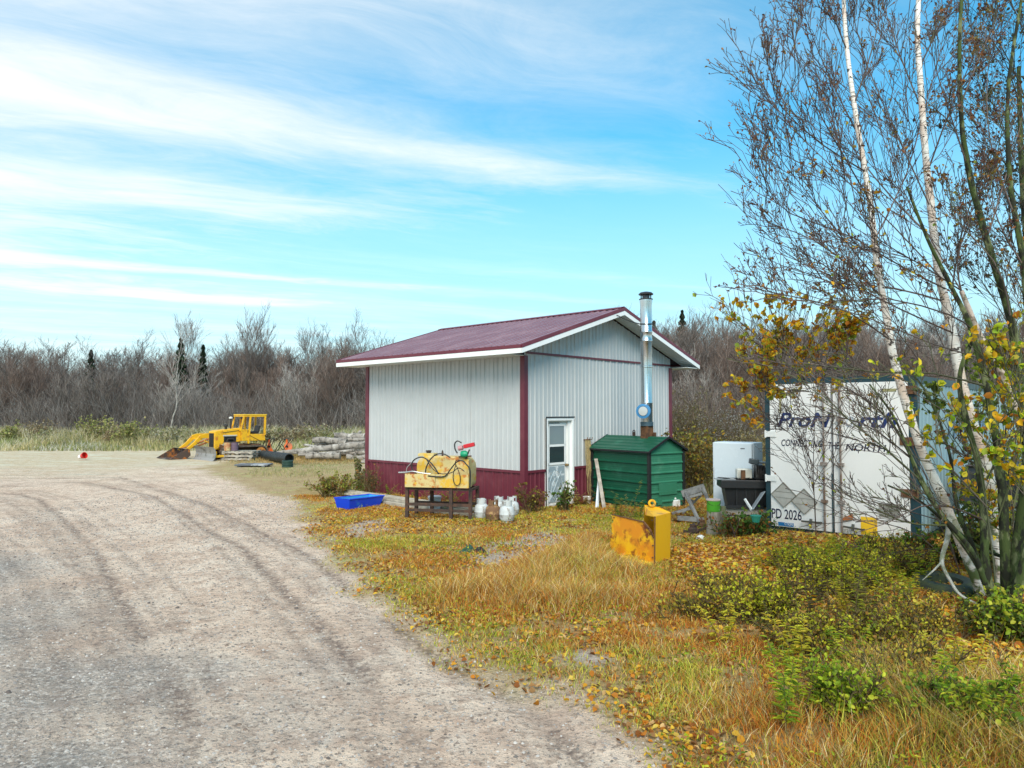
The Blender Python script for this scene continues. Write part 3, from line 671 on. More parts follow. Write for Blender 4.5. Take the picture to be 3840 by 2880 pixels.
hose = [(.50, .95), (.85, .94), (1.0, 1.1), (1.12, 1.24), (1.25, 1.28), (1.34, 1.2), (1.42, 1.08), (1.42, .8), (1.41, .55)]
b.tube([Vector(p) for p in smooth_path([(x, -.12, z) for x, z in hose], 30)], .0145, 6)
hose = [(1.12, 1.20), (1.06, 1.0), (1.07, .84), (1.13, .76), (1.2, .80), (1.21, .95), (1.15, 1.12), (1.10, 1.22), (1.14, 1.29), (1.25, 1.27)]
b.tube([Vector(p) for p in smooth_path([(x, -.13, z) for x, z in hose], 34)], .0095, 5)
b.build('hose', M('black_rubber_hose', (.02, .02, .02), rough=.55), tk, smooth=True)
b = MB(TM).tube([Vector(p) for p in smooth_path([(-.18, -.05, 1.0), (.0, -.06, 1.01), (.15, -.07, 1.03), (.35, -.08, 1.0), (.55, -.08, .985)], 16)], .018, 6)
b.tube([Vector(p) for p in smooth_path([(-.02, 0, 1.0), (-.01, 0, 1.1), (.08, 0, 1.2)], 8)], .008, 5); b.build('pipe_wand', M('dull_aluminium', (.45, .46, .46), rough=.4, metal=.8), tk, smooth=True)
pm_ = thing('transfer_pump', 'red and green hand pump bolted to the right end of the fuel tank', 'pump', tuple(TM @ Vector((1.25, .2, 1.3))))
AX = Matrix.Rotation(radians(78), 4, 'Y')
MB(TM).lathe([(0, 0), (.06, 0), (.075, .05), (.075, .10), (.05, .15), (0, .15)], (1.15, .15, 1.40), 16, Matrix.Rotation(radians(90), 4, 'Y')).build('pump_housing', M('green_pump_paint', (.01, .28, .14), rough=.4), pm_, smooth=True)
MB(TM).bar((1.22, .12, 1.56), (1.46, .10, 1.615), .085, .085).build('motor_cover', M('red_plastic', (.50, .02, .03), rough=.4), pm_, bevel=.012)
MB(TM).lathe([(0, 0), (.05, 0), (.05, .1), (0, .1)], (1.1, .12, 1.52), 14, AX).build('motor', M('pink_grey_casting', (.45, .22, .24), rough=.5), pm_, smooth=True)
MB(TM).tube([Vector(p) for p in smooth_path([(1.17, .12, 1.64), (1.08, .12, 1.68), (1.02, .12, 1.62), (1.03, .12, 1.5), (1.08, .12, 1.42)], 14)], .015, 6).build('nozzle_hose', black, pm_, smooth=True)
MB(TM).tube([(1.25, .2, 1.30), (1.25, .2, 1.45)], .03, 10).bar((1.1, .15, 1.34), (1.38, .15, 1.36), .03).bar((1.35, .1, 1.5), (1.30, .15, 1.4), .02).build('mounting_pipe', dark, pm_)
# bucket and bottles on the ground
p = P(1630, 1925); bk = thing('plastic_bucket', 'white plastic bucket with a lid under the fuel tank stand', 'bucket', tuple(p))
MB().lathe([(.125, 0), (.145, .33), (.15, .34), (.13, .345), (0, .345)], p, 20).build('pail', M('white_plastic', (.72, .75, .78), rough=.4, c2=(.3, .5, .6), s2=8, t2=(.6, .7)), bk, smooth=True)
MB().lathe([(.152, .345), (.158, .36), (.158, .39), (.12, .40), (0, .40)], p, 20).build('lid', offw, bk, smooth=True)
wc = M('scuffed_white_cylinder_paint', (.50, .53, .54), rough=.5, c2=(.22, .19, .16), s2=9, t2=(.52, .66), stretch=(1, 1, .5))
bc = M('rust_brown_cylinder', (.16, .085, .045), rough=.85, c2=(.38, .24, .10), s2=9, t2=(.52, .66), bump=.3)
def cyl(px, py, mt, label, sc=1., rot=0.):
    p = P(px, py); t = thing('propane_cylinder', label, 'gas cylinder', tuple(p), 'propane cylinders by the workshop wall')
    m_ = Matrix.Translation(p) @ Matrix.Rotation(rot, 4, 'Z') @ Matrix.Scale(sc, 4)
    b = MB(m_).lathe([(0, .03), (.08, .035), (.13, .06), (.152, .11), (.154, .17), (.157, .175), (.157, .185), (.154, .19), (.152, .25), (.135, .31), (.10, .345), (.04, .36), (0, .362)], (0, 0, 0), 24); b.build('tank_body', mt, t, smooth=True)
    MB(m_).lathe([(.105, .0), (.112, .0), (.112, .045), (.105, .045), (.105, .0)], (0, 0, 0), 20).build('foot_ring', mt, t)
    b = MB(m_)                                   # collar with hand hole
    for i in range(20):
        a0, a1 = i*2*pi/24+.5, (i+1)*2*pi/24+.5
        z0, z1 = .345, .455
        if i in (3, 4, 10, 11, 17, 18):
            b.prism([(a, c) for a, c in ((.098*cos(a0), .098*sin(a0)), (.104*cos(a0), .104*sin(a0)), (.104*cos(a1), .104*sin(a1)), (.098*cos(a1), .098*sin(a1)))], .43, z1, 'xy')
            continue
        b.prism([(.098*cos(a0), .098*sin(a0)), (.104*cos(a0), .104*sin(a0)), (.104*cos(a1), .104*sin(a1)), (.098*cos(a1), .098*sin(a1))], z0, z1, 'xy')
    b.build('collar', mt, t)
    MB(m_).lathe([(.022, .35), (.022, .40), (.03, .405), (.03, .425), (0, .43)], (0, 0, 0), 10).build('valve', M('brass_valve', (.3, .22, .1), rough=.4, metal=.8), t, smooth=True)
cyl(1870, 1938, wc, 'white propane cylinder half hidden behind the rusty brown one', .98, 1.)
cyl(1920, 1940, wc, 'white propane cylinder partly hidden behind the rightmost front one', 1., 2.)
cyl(1806, 1950, wc, 'leftmost white propane cylinder beside the steel stand leg', 1., .3)
cyl(1849, 1960, bc, 'rusty brown propane cylinder between the white ones', 1.04, 1.6)
cyl(1901, 1962, wc, 'front white propane cylinder right of the rusty brown one', 1.04, .9)
# blue tub
p = P(1310, 1917); q_ = P(1469, 1893); an = atan2(q_.y-p.y, q_.x-p.x); UM = frame(p.x, p.y, an)
tb = thing('plastic_sled_tub', 'bright blue plastic sled tub lying on the grass left of the steel stand', 'tub', tuple(p))
blue = M('bright_blue_plastic', (.005, .055, .62), rough=.35, c2=(.02, .16, .55), s2=3, t2=(.55, .75)); bluei = M('faded_blue_inside', (.03, .28, .62), rough=.45)
Lb, Wb, Hb = 1.12, .52, .27
def shell(MM, L_, W2, H, t, fl, mo, mi, parent, names=('shell', 'inner_lining')):
    o_ = [(fl, fl, 0), (L_-fl*2.2, fl, 0), (L_-fl*2.2, W2-fl, 0), (fl, W2-fl, 0)]; u_ = [(0, 0, H), (L_, 0, H*.92), (L_, W2, H*.92), (0, W2, H)]
    b = MB(MM).add(o_+u_, [(0, 3, 2, 1), (0, 1, 5, 4), (1, 2, 6, 5), (2, 3, 7, 6), (3, 0, 4, 7)])
    r_ = .03
    b.tube([(0, 0, H), (L_, 0, H*.92), (L_, W2, H*.92), (0, W2, H)], .018, 6, closed=True); b.build(names[0], mo, parent)
    i_ = [(fl+t, fl+t, t), (L_-fl*2.2-t, fl+t, t), (L_-fl*2.2-t, W2-fl-t, t), (fl+t, W2-fl-t, t)]; j_ = [(t, t, H), (L_-t, t, H*.92), (L_-t, W2-t, H*.92), (t, W2-t, H)]
    MB(MM).add(i_+j_, [(0, 1, 2, 3), (0, 4, 5, 1), (1, 5, 6, 2), (2, 6, 7, 3), (3, 7, 4, 0)]).build(names[1], mi, parent)
shell(UM, Lb, Wb, Hb, .012, .05, blue, bluei, tb)
# lumber stack along the wall
LM = frame(-4.75, 19.2, atan2(15.55-19.2, -.85+4.75))
for i, (x0, x1, y0, z0, w, h) in enumerate(((.35, 5.2, .02, .11, .14, .045), (.0, 4.6, .17, .11, .14, .045), (.6, 5.35, .05, .158, .16, .04), (.2, 4.2, .22, .16, .09, .04), (1.2, 5.5, -.12, .02, .10, .09), (.8, 5.4, .12, .0, .15, .06))):
    sl_ = R.uniform(-.01, .01); o = center(MB(LM).bar((x0, y0, z0+h/2), (x1, y0+sl_*3, z0+h/2), w, h).build('lumber_board', lumber, bevel=.004))
    tag(o, ('long weathered board lying on blocks along the workshop wall, behind the blue tub'), 'board', 'boards stacked along the workshop wall')
for x in (.9, 2.9, 4.9):
    o = center(MB(LM).box(x-.05, x+.05, .2, .4, 0, .105).build('wood_block', lumber)); tag(o, 'short wood block under the stack of boards along the wall', 'wood block', 'blocks under the boards')
# green and black scraps
for px, py, s_, mt, lb in ((1755, 2075, .12, M('dark_green_rag', (.02, .07, .05), rough=.8), 'crumpled dark green rag on the bare dirt patch'), (1797, 2078, .10, M('black_rag', (.02, .02, .025), rough=.8), 'crumpled black rag beside the dark green one')):
    p = P(px, py); b = MB(); n = 14; vs = []
    for i in range(5):
        for j in range(n):
            a = 2*pi*j/n; rr_ = s_*(1-.2*i)*(.75+.5*R.random()); vs.append((p.x+rr_*cos(a)*1.3, p.y+rr_*sin(a), s_*.28*i*(.7+.5*R.random())))
    b.add(vs, [(i*n+j, i*n+(j+1) % n, (i+1)*n+(j+1) % n, (i+1)*n+j) for i in range(4) for j in range(n)]+[tuple(4*n+j for j in range(n))])
    tag(center(b.build('cloth_rag', mt)), lb, 'rag')
# ------------------------------------------------------------------ yellow steel plow piece
yp = thing('steel_plow_piece', 'rust streaked yellow steel plow piece standing on end in the grass', 'plow piece', tuple(P(2454, 2130)))
A1_, A2_ = P(2262, 2088), P(2454, 2130)
def plate(pts, th, n):
    n = Vector(n).normalized()*th; k_ = len(pts); pts = [Vector(p) for p in pts]
    return MB().add(pts+[p+n for p in pts], [tuple(range(k_)), tuple(range(k_, 2*k_))[::-1]]+[(i, i+k_, (i+1) % k_+k_, (i+1) % k_) for i in range(k_)])
bn = Vector((.35, .94, 0))
A0_ = Vector((1.60, 11.3, 0)); pd_ = (A2_-A0_).normalized(); pn_ = Vector((-pd_.y, pd_.x, 0))
def onP(px, py, push=0.):
    d = Vector(ray(px, py)); o_ = Vector((0, 0, HC)); return o_+d*((A0_-o_).dot(pn_)/d.dot(pn_))-pn_*push
pa = plate([A0_, A2_, onP(2453, 2016), onP(2417, 1959), onP(2296, 1930), onP(2297, 1946), onP(2300, 1950), onP(2299, 1960), onP(2293, 1964), onP(2292, 1990), onP(2298, 2000), onP(2290, 2012), onP(2288, 2040)], .012, pn_).build('front_plate', yrust, yp)
MB().bar(onP(2296, 1929, .0), onP(2417, 1958, .0), .022, .012).build('plate_edge', rustm, yp)
b = MB().bar(onP(2417, 1958, .01), onP(2440, 1986, .01), .022).bar(onP(2440, 1986, .01), onP(2454, 2018, .01), .022); b.lathe([(.0, 0), (.022, 0), (.022, .03), (0, .03)], onP(2443, 1988, .03), 10, Matrix.Rotation(pi/2, 4, 'X')); b.build('edge_bar', rustm, yp)
for q6 in ((2448, 1950), (2450, 2045), (2449, 2090), (2304, 1940)): MB().lathe([(0, 0), (.012, 0), (.012, .012), (0, .012)], onP(*q6, .012), 8, Matrix.Rotation(pi/2, 4, 'X')).build('bolt', rustm, yp)
plate([A2_, A2_+Vector((.33, .43, 0)), D(2515, 1923, 10.85), D(2455, 1938, 10.44)], .012, (-.7, .7, 0)).build('side_plate', M('shaded_side_yellow', (.76, .42, .01), rough=.5, c2=(.38, .12, .012), s2=4, t2=(.6, .7)), yp)
MB().bar(A2_+Vector((0, -.012, 0)), D(2456, 1937, 10.42), .018).build('corner_weld', rustm, yp)
plate([P(2417, 2080)+Vector((0, .2, 0)), P(2516, 2085)+Vector((0, .1, 0)), D(2516, 1922, 10.87), D(2471, 1902, 11.0), D(2417, 1893, 11.1)], .012, bn).build('rear_plate', yellow, yp)
plate([D(2455, 1937, 10.45), D(2515, 1922, 10.86), D(2471, 1902, 11.02), D(2417, 1893, 11.12), D(2420, 1930, 10.9)], .010, (0, 0, -1)).build('top_plate', yellow, yp)
b = MB().tube([D(2445, 1887, 11.02)+Vector((.045*cos(t*pi/7), 0, .042*sin(t*pi/7))) for t in range(14)], .020, 7, closed=True); b.build('lifting_lug', yellow, yp, smooth=True)
b = MB(); lp = [P(x, y, .02) for x, y in ((2262, 2072), (2300, 2085), (2340, 2105), (2390, 2122), (2446, 2134), (2440, 2118), (2385, 2100), (2310, 2068))]
b.add(lp+[p+Vector((0, 0, .05)) for p in lp], [tuple(range(8)), tuple(range(8, 16))[::-1]]+[(i, i+8, (i+1) % 8+8, (i+1) % 8) for i in range(8)]); b.build('base_lip', M('bright_yellow_lip', (.85, .58, .01), rough=.5, c2=(.6, .3, .02), s2=8, t2=(.55, .7)), yp)
# ------------------------------------------------------------------ shipping container
u = Vector((1.95, -1.75, 0)).normalized(); nn = Vector((-u.y, u.x, 0)); CL = Vector((4.9, 13.7, 0.03)); CW, CH, CLEN = 2.62, 2.90, 16.
CM = Matrix(((u.x, nn.x, 0, CL.x), (u.y, nn.y, 0, CL.y), (0, 0, 1, CL.z), (0, 0, 0, 1)))
def onC(px, py):
    d = Vector(ray(px, py)); o_ = Vector((0, 0, HC)); t = (CL-o_).dot(nn)/d.dot(nn); h = o_+d*t-CL; return h.dot(u), h.z
ct = thing('shipping_container', 'long white shipping container with blue lettering on its closed doors, behind the birches', 'container', tuple(CL))
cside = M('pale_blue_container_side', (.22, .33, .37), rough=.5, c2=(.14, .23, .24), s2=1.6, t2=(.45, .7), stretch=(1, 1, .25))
b = MB(CM)
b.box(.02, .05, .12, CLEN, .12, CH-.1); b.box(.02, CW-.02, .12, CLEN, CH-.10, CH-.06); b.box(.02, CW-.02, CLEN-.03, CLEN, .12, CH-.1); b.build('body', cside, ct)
b = MB(CM); y = .14
while y < CLEN-.3:                                # corrugated long side
    b.add([(CW-.03, y, .14), (CW-.03, y+.11, .14), (CW-.03, y+.11, CH-.12), (CW-.03, y, CH-.12)], [(0, 1, 2, 3)])
    b.add([(CW-.03, y+.11, .14), (CW-.012, y+.14, .14), (CW-.012, y+.14, CH-.12), (CW-.03, y+.11, CH-.12)], [(0, 1, 2, 3)])
    b.add([(CW-.012, y+.14, .14), (CW-.012, y+.25, .14), (CW-.012, y+.25, CH-.12), (CW-.012, y+.14, CH-.12)], [(0, 1, 2, 3)])
    b.add([(CW-.012, y+.25, .14), (CW-.03, y+.28, .14), (CW-.03, y+.28, CH-.12), (CW-.012, y+.25, CH-.12)], [(0, 1, 2, 3)]); y += .28
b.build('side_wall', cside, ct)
MB(CM).box(0, .09, 0, .12, 0, CH).box(CW-.13, CW, 0, .12, 0, CH).box(.09, CW-.13, .0, .12, CH-.10, CH).box(.09, CW-.13, .02, .14, 0, .1).box(CW-.1, CW+.003, .12, CLEN, 0, .13).box(CW-.1, CW+.003, .12, CLEN, CH-.13, CH-.003).box(-.003, .1, .12, CLEN, 0, .13).build('frame', teal, ct)
cwh = M('container_white_paint', (.78, .78, .77), rough=.45, c2=(.60, .58, .50), s2=1.8, t2=(.58, .85), stretch=(1, 1, .4), c3=(.45, .35, .25), s3=6, t3=(.70, .8))
zb = .10
for i, (x0, x1) in enumerate(((.10, 1.235), (1.26, CW-.14))):
    d_ = MB(CM).box(x0, x1, -.02, .05, zb, CH-.105).build('door', cwh, ct, bevel=.006)
    if i == 0:
        pls = [(2867, 1430, 2920, 1434)]
        for (cx_, cz) in (onC(2941, 1855), onC(3018, 1880)):
            s_ = .235; MB(CM).prism([(cx_-s_, cz), (cx_, cz-s_), (cx_+s_, cz), (cx_, cz+s_)], -.034, -.021).build('placard_holder', M('placard_grey', (.44, .43, .40), rough=.55, c2=(.36, .35, .32), s2=4), d_)
            e = MB(CM)
            for a, c in (((-s_, 0), (0, -s_)), ((0, -s_), (s_, 0)), ((s_, 0), (0, s_)), ((0, s_), (-s_, 0))): e.bar((cx_+a[0], -.038, cz+a[1]), (cx_+c[0], -.038, cz+c[1]), .016, .01)
            for dz_ in (.06, -.05): e.bar((cx_-s_*.7, -.036, cz+dz_), (cx_+s_*.7, -.036, cz+dz_-.01), .006, .005)
            e.build('placard_edge', M('placard_rail', (.25, .23, .19), rough=.5, metal=.4), d_)
    for py in (1627, 1792):
        x_, z_ = onC(2885, py)
        if i == 0: MB(CM).box(.0, .22, -.04, -.021, z_-.055, z_+.055).tube([(.02, -.045, z_-.07), (.02, -.045, z_+.07)], .018, 8).build('hinge', offw, d_)
    if i == 1:
        for py in (1462, 1655, 1850):
            x_, z_ = onC(3410, py); MB(CM).box(CW-.27, CW, -.04, -.021, z_-.07, z_+.07).tube([(CW-.02, -.045, z_-.08), (CW-.02, -.045, z_+.08)], .018, 8).build('hinge', rustm, d_)
        x0_, z1_ = onC(3229, 1936); x1_, z0_ = onC(3292, 2010)
        MB(CM).box(x0_, x1_, -.026, -.0215, z0_, z1_).build('yellow_sticker', M('yellow_sticker', (.85, .52, .02), rough=.5, c2=(.3, .2, .05), s2=12, t2=(.66, .7)), d_)
        x0_, z1_ = onC(3297, 1884); x1_, z0_ = onC(3376, 1944)
        MB(CM).box(x0_, x1_, -.030, -.0215, z0_, z1_).build('vent_plate', M('placard_grey', (.5, .5, .47)), d_)
        e = MB(CM)
        for j in range(9): zz = z0_+.02+(z1_-z0_-.04)*j/8; e.box(x0_+.01, x1_-.01, -.037, -.031, zz, zz+.008)
        e.build('vent_slat', M('placard_rail', (.25, .23, .19)), d_)
        x0_, z1_ = onC(3306, 1458); x1_, z0_ = onC(3362, 1468); MB(CM).box(x0_, x1_, -.026, -.0215, z0_, z1_).build('olive_label', M('olive_label', (.30, .28, .14)), d_)
# locking rods
for px, top in ((3094, 1430), (3157, 1430)):
    x_, _ = onC(px, 1800); r_ = MB(CM).tube([(x_, -.055, .04), (x_, -.055, CH-.1)], .019, 8).build('locking_rod', M('galvanised_rod', (.38, .34, .32), rough=.5, metal=.6, c2=(.22, .14, .10), s2=6), ct, smooth=True)
    for z_ in (.03, .62, 1.3, 2.1, CH-.17): MB(CM).box(x_-.055, x_+.055, -.085, -.022, z_, z_+.055).build('rod_bracket', M('galvanised_rod', (.4, .4, .4)), r_)
x_, _ = onC(3125, 1900); MB(CM).tube([(x_, -.03, .08), (x_, -.03, 1.15)], .012, 6).build('centre_seal_bar', teal, ct); MB(CM).box(x_-.006, x_+.006, -.028, -.021, 1.15, CH-.12).build('centre_seal', M('grey_rubber', (.2, .22, .24)), ct)
for a, c in (((3012, 1952), (3078, 1958)), ((3168, 1972), (3238, 1984))):
    xa, za = onC(*a); xb, zb_ = onC(*c); MB(CM).bar((xa, -.09, za), (xb, -.09, zb_), .03).bar((xa+(xb-xa)*.5, -.09, za-.06), (xa+(xb-xa)*.5, -.05, za+.05), .04).bar((xb, -.09, zb_), (xb+.03, -.05, zb_), .03).build('door_handle', M('oily_grey_handle', (.10, .10, .085), rough=.5, metal=.4), ct)
x0_, z0_ = onC(3165, 1950); x1_, z1_ = onC(3200, 1926); MB(CM).prism([(x0_, z0_), (x1_, z0_+.03), (x1_, z1_), (x0_, z1_-.08)], -.06, -.03).build('rust_orange_plate', M('rust_orange', (.42, .14, .04), rough=.7), ct)
x0_, z1_ = onC(2912, 1395+60); MB(CM).box(.29, .33, -.026, -.0215, 2.25, 2.62).box(.33, .6, -.026, -.0215, 2.58, 2.62).build('faded_tape', M('olive_label', (.3, .28, .14)), ct)
def text(s, x, z, h, mat, parent, shear=0., bold=0., width=None, yo=-.0235, name='lettering', MM=None, th=.0012):
    c = bpy.data.curves.new('txt', 'FONT'); c.body = s; c.size = 1; c.shear = shear; c.offset = bold; c.extrude = 0
    t = bpy.data.objects.new('txt', c); C.objects.link(t); dg = bpy.context.evaluated_depsgraph_get(); me = bpy.data.meshes.new_from_object(t.evaluated_get(dg))
    bpy.data.objects.remove(t)
    n = len(me.vertices); a = np.empty(n*3, 'f'); me.vertices.foreach_get('co', a); a = a.reshape(-1, 3)
    x0, x1 = a[:, 0].min(), a[:, 0].max(); z0, z1 = a[:, 1].min(), a[:, 1].max(); k = h/(z1-z0); kx = k if width is None else width/(x1-x0)
    MM = MM or CM; o3 = off(parent)
    for i in range(n):
        v = MM @ Vector((x+(a[i, 0]-x0)*kx, yo, z+(a[i, 1]-z0)*k))-o3; a[i] = v
    me.vertices.foreach_set('co', a.ravel()); me.update(); me.materials.clear(); me.materials.append(mat)
    o_ = bpy.data.objects.new(name, me); C.objects.link(o_); o_.parent = parent; return o_
xa, zt = onC(2912, 1545); xb, zb2 = onC(3118, 1600)
x0_, z0_ = onC(2916, 1601); x1_, z1_ = onC(3122, 1550)
text('ProN', x0_, z0_, .275, navy, ct, .35, .024, x1_-x0_)
x0_, z0_ = onC(3180, 1603); x1_, _ = onC(3212, 1603); text('o', x0_-.03, z0_, .20, M('worn_off_lettering', (.55, .60, .68)), ct, .35, .0, x1_-x0_)
x0_, z0_ = onC(3214, 1604); x1_, z1_ = onC(3368, 1560); text('rth', x0_, z0_, .275, navy, ct, .35, .024, x1_-x0_)
x0_, z0_ = onC(2932, 1672); x1_, _ = onC(3086, 1680); text('CONNECTING', x0_, z0_, .125, inkm, ct, .2, .012, x1_-x0_)
x0_, z0_ = onC(3108, 1683); x1_, _ = onC(3150, 1688); text('THE', x0_+.0, z0_, .125, inkm, ct, .2, .012, x1_-x0_)
x0_, z0_ = onC(3172, 1690); x1_, _ = onC(3326, 1700); text('NORTH', x0_, z0_, .125, inkm, ct, .2, .012, x1_-x0_)
x0_, z0_ = onC(2896, 1941); x1_, _ = onC(3008, 1950); text('PD 2026', x0_, z0_, .185, inkm, ct, 0, .012, x1_-x0_)
x0_, z1_ = onC(2920, 1956); x1_, z0_ = onC(2978, 1976); MB(CM).box(x0_, x1_, -.0245, -.0215, z0_, z1_).build('blue_label', M('blue_label', (.01, .15, .38)), ct)
text('CTION', x0_+(x1_-x0_)*.42, z0_+.02, .05, white, ct, 0, .01, (x1_-x0_)*.52, yo=-.0255)
SMt = Matrix(((nn.x, -u.x, 0, (CL+u*CW).x), (nn.y, -u.y, 0, (CL+u*CW).y), (0, 0, 1, CL.z), (0, 0, 0, 1)))     # side text frame
text('ProNorth', 2.4, 1.75, .5, M('faded_blue_lettering', (.10, .2, .32), rough=.5), ct, .35, .03, 4.5, yo=-.006, MM=SMt)
o = center(MB(CM).box(.1, 2.2, .5, .9, CH-.055, CH-.02).box(.3, 2.4, .3, .55, CH-.018, CH+.03).build('dark_board', M('blackened_board', (.05, .045, .045), rough=.9))); tag(o, 'dark weathered board lying on the front of the container roof', 'board')
# ------------------------------------------------------------------ old vehicle beside the container
vm = Matrix(((nn.x, u.x, 0, 0), (nn.y, u.y, 0, 0), (0, 0, 1, 0), (0, 0, 0, 1))); vo = CL+u*(CW+.45)+nn*.35; vm = Matrix.Translation((vo.x, vo.y, 0)) @ vm
vh = thing('parked_car', 'old pale blue estate car with black windows parked beside the container behind the tree trunks', 'car', (vo.x, vo.y, 0))
vb = M('faded_pale_blue_paint', (.26, .38, .44), rough=.4, c2=(.16, .2, .2), s2=3, t2=(.45, .65))
MB(vm).prism([(0, .30), (0, .60), (.08, .74), (4.3, .76), (4.45, .5), (4.4, .28)], 0, 1.66).build('body', vb, vh, bevel=.03)
MB(vm).prism([(.10, .76), (.22, 1.30), (.36, 1.36), (2.9, 1.36), (3.5, .78)], .05, 1.61).build('cabin', M('black_car_upper', (.015, .018, .018), rough=.5), vh, bevel=.03)
MB(vm).box(.34, 2.9, .10, 1.56, 1.375, 1.40).build('roof', M('dark_car_roof', (.07, .06, .06), rough=.6), vh, bevel=.01)
dg_ = M('black_glass', (.008, .01, .01), rough=.35)
for yy in (.04, 1.612):
    for x0, x1 in ((.38, 1.1), (1.2, 2.0), (2.1, 2.85)): MB(vm).box(x0, x1, yy, yy+.008, .82, 1.28).build('side_window', dg_, vh)
MB(vm).add([(.118, .2, .86), (.118, 1.46, .86), (.208, 1.42, 1.26), (.208, .22, 1.26)], [(0, 1, 2, 3)]).build('rear_window', dg_, vh)
for x in (.85, 3.5):
    for y in (-.02, 1.48): MB(vm).lathe([(.18, 0), (.29, .01), (.31, .06), (.31, .16), (.29, .2), (.18, .2)], (x, y+.2, .31), 20, Matrix.Rotation(pi/2, 4, 'X')).build('wheel', black, vh, smooth=True)
for y in (.08, 1.42): MB(vm).box(-.012, .0, y, y+.16, .50, .58).build('tail_light', M('tail_light_red', (.10, .01, .01), rough=.4), vh)
MB(vm).box(-.08, -.013, .05, 1.6, .30, .38).build('bumper', M('dull_aluminium', (.2, .2, .2)), vh, bevel=.01)
# ------------------------------------------------------------------ fridge
fp = Vector((4.25, 15.0, 0)); RM_ = Matrix(((u.x, nn.x, 0, fp.x), (u.y, nn.y, 0, fp.y), (0, 0, 1, 0), (0, 0, 0, 1)))
fd = thing('upright_freezer', 'white upright freezer standing outdoors behind the black tub', 'freezer', tuple(fp))
fw = M('glossy_appliance_white', (.64, .72, .78), rough=.25)
MB(RM_).box(0, .86, .06, .52, .03, 1.67).build('cabinet', fw, fd, bevel=.012)
dd_ = MB(RM_).box(.005, .855, -.02, .052, .10, 1.66).build('door', fw, fd, bevel=.015)
MB(RM_).box(.62, .71, -.024, -.0205, 1.54, 1.56).build('maker_badge', M('badge_grey', (.15, .16, .18)), dd_)
MB(RM_).box(.025, .04, -.05, -.021, .75, 1.15).build('handle', M('handle_grey', (.5, .53, .56)), dd_, bevel=.004)
# ------------------------------------------------------------------ black tub with junk, stump, pail, sawhorse
t0 = Vector((4.13, 14.05, 0)); ta = atan2(-.12, .95); TMx = frame(t0.x, t0.y, ta)
cr = thing('wooden_crate', 'low grey wooden crate under the black tub, mostly hidden by weeds', 'crate', tuple(t0))
b = MB(TMx)
for z in (.02, .15, .28): b.box(.1, .85, .0, .02, z, z+.10).box(.1, .85, .4, .42, z, z+.10).box(.08, .10, .0, .42, z, z+.1).box(.85, .87, .0, .42, z, z+.1)
b.build('side_slat', wood, cr); MB(TMx).box(.08, .87, 0, .42, .385, .40).build('crate_top', wood, cr)
DGm = 0
bt = thing('black_tub', 'black plastic tub heaped with scrap, between the freezer and the container', 'tub', (t0.x, t0.y, .41))
b = MB(TMx)
b.add([(.14, .04, .42), (.92, .04, .42), (.92, .40, .42), (.14, .40, .42), (.07, -.02, .82), (.99, -.02, .82), (.99, .46, .82), (.07, .46, .82)], [(0, 3, 2, 1), (0, 1, 5, 4), (1, 2, 6, 5), (2, 3, 7, 6), (3, 0, 4, 7)])
for x in (.3, .48, .66, .84): b.box(x-.012, x+.012, -.02, .03, .45, .8)
b.build('tub_body', black, bt)
b = MB(TMx).box(0, 1.02, -.07, -.02, .80, .96).box(0, 1.02, .46, .5, .80, .96).box(0, .05, -.02, .46, .80, .96).box(.97, 1.02, -.02, .46, .80, .96); b.build('rim', black, bt, bevel=.012)
MB(TMx).box(.06, .8, -.06, -.03, .41, .47).build('foot_rail', black, bt)
sc = M('sooty_scrap_metal', (.05, .045, .045), rough=.55, metal=.5, c2=(.3, .3, .3), s2=14, t2=(.6, .7))
for i in range(9):
    x, y = R.uniform(.08, .9), R.uniform(0, .4); a = R.uniform(-.4, .4); z = .90+.02*i*.5
    pts = [(x+R.uniform(.06, .2)*cos(t*pi/3+a), y+R.uniform(.05, .12)*sin(t*pi/3+a)) for t in range(6)]
    o = center(MB(TMx).prism(pts, z, z+.012, 'xy').build('scrap_plate', sc)); o.rotation_euler = (R.uniform(-.12, .12), R.uniform(-.12, .12), 0)
    tag(o, 'thin sooty scrap metal plate heaped on top of the black tub', 'scrap metal', 'scrap plates on the black tub')
o = center(MB(TMx).box(-.08, .30, .05, .30, .955, .967).box(-.05, .02, .1, .16, .972, .98).box(.08, .16, .12, .2, .972, .98).box(.2, .27, .1, .18, .972, .98).build('grill_plate', M('pale_grill_metal', (.42, .44, .45), rough=.4, metal=.4))); tag(o, 'flat grey plate overhanging the left rim of the black tub', 'metal plate')
o = center(MB(TMx).box(.42, .50, .12, .18, .96, 1.14).build('rusty_bracket', rustm)); tag(o, 'upright rusty bracket sticking out of the scrap in the black tub', 'bracket')
o = center(MB(TMx).box(.36, .66, .25, .44, .965, 1.16).build('cream_box', M('cream_plastic', (.60, .60, .54), rough=.5), bevel=.02)); tag(o, 'small cream plastic box behind the rusty bracket on the black tub', 'box')
en = thing('small_engine', 'small dirty engine with a black air box and pale pulley on the black tub', 'engine', tuple(TMx @ Vector((.8, .2, .96))))
b = MB(TMx).lathe([(0, 0), (.10, .0), (.115, .05), (.115, .16), (.09, .2), (0, .2)], (.74, .2, 1.08), 16, Matrix.Rotation(pi/2, 4, 'Y')); b.box(.70, .92, .1, .32, .97, 1.1); 
for i in range(6): b.box(.70+.03*i, .712+.03*i, .06, .34, 1.0, 1.24)
b.build('engine_block', sc, en)
MB(TMx).bar((.58, .15, 1.33), (.76, .15, 1.30), .13, .11).build('air_box', M('dark_grey_plastic', (.05, .065, .075), rough=.4), en, bevel=.02)
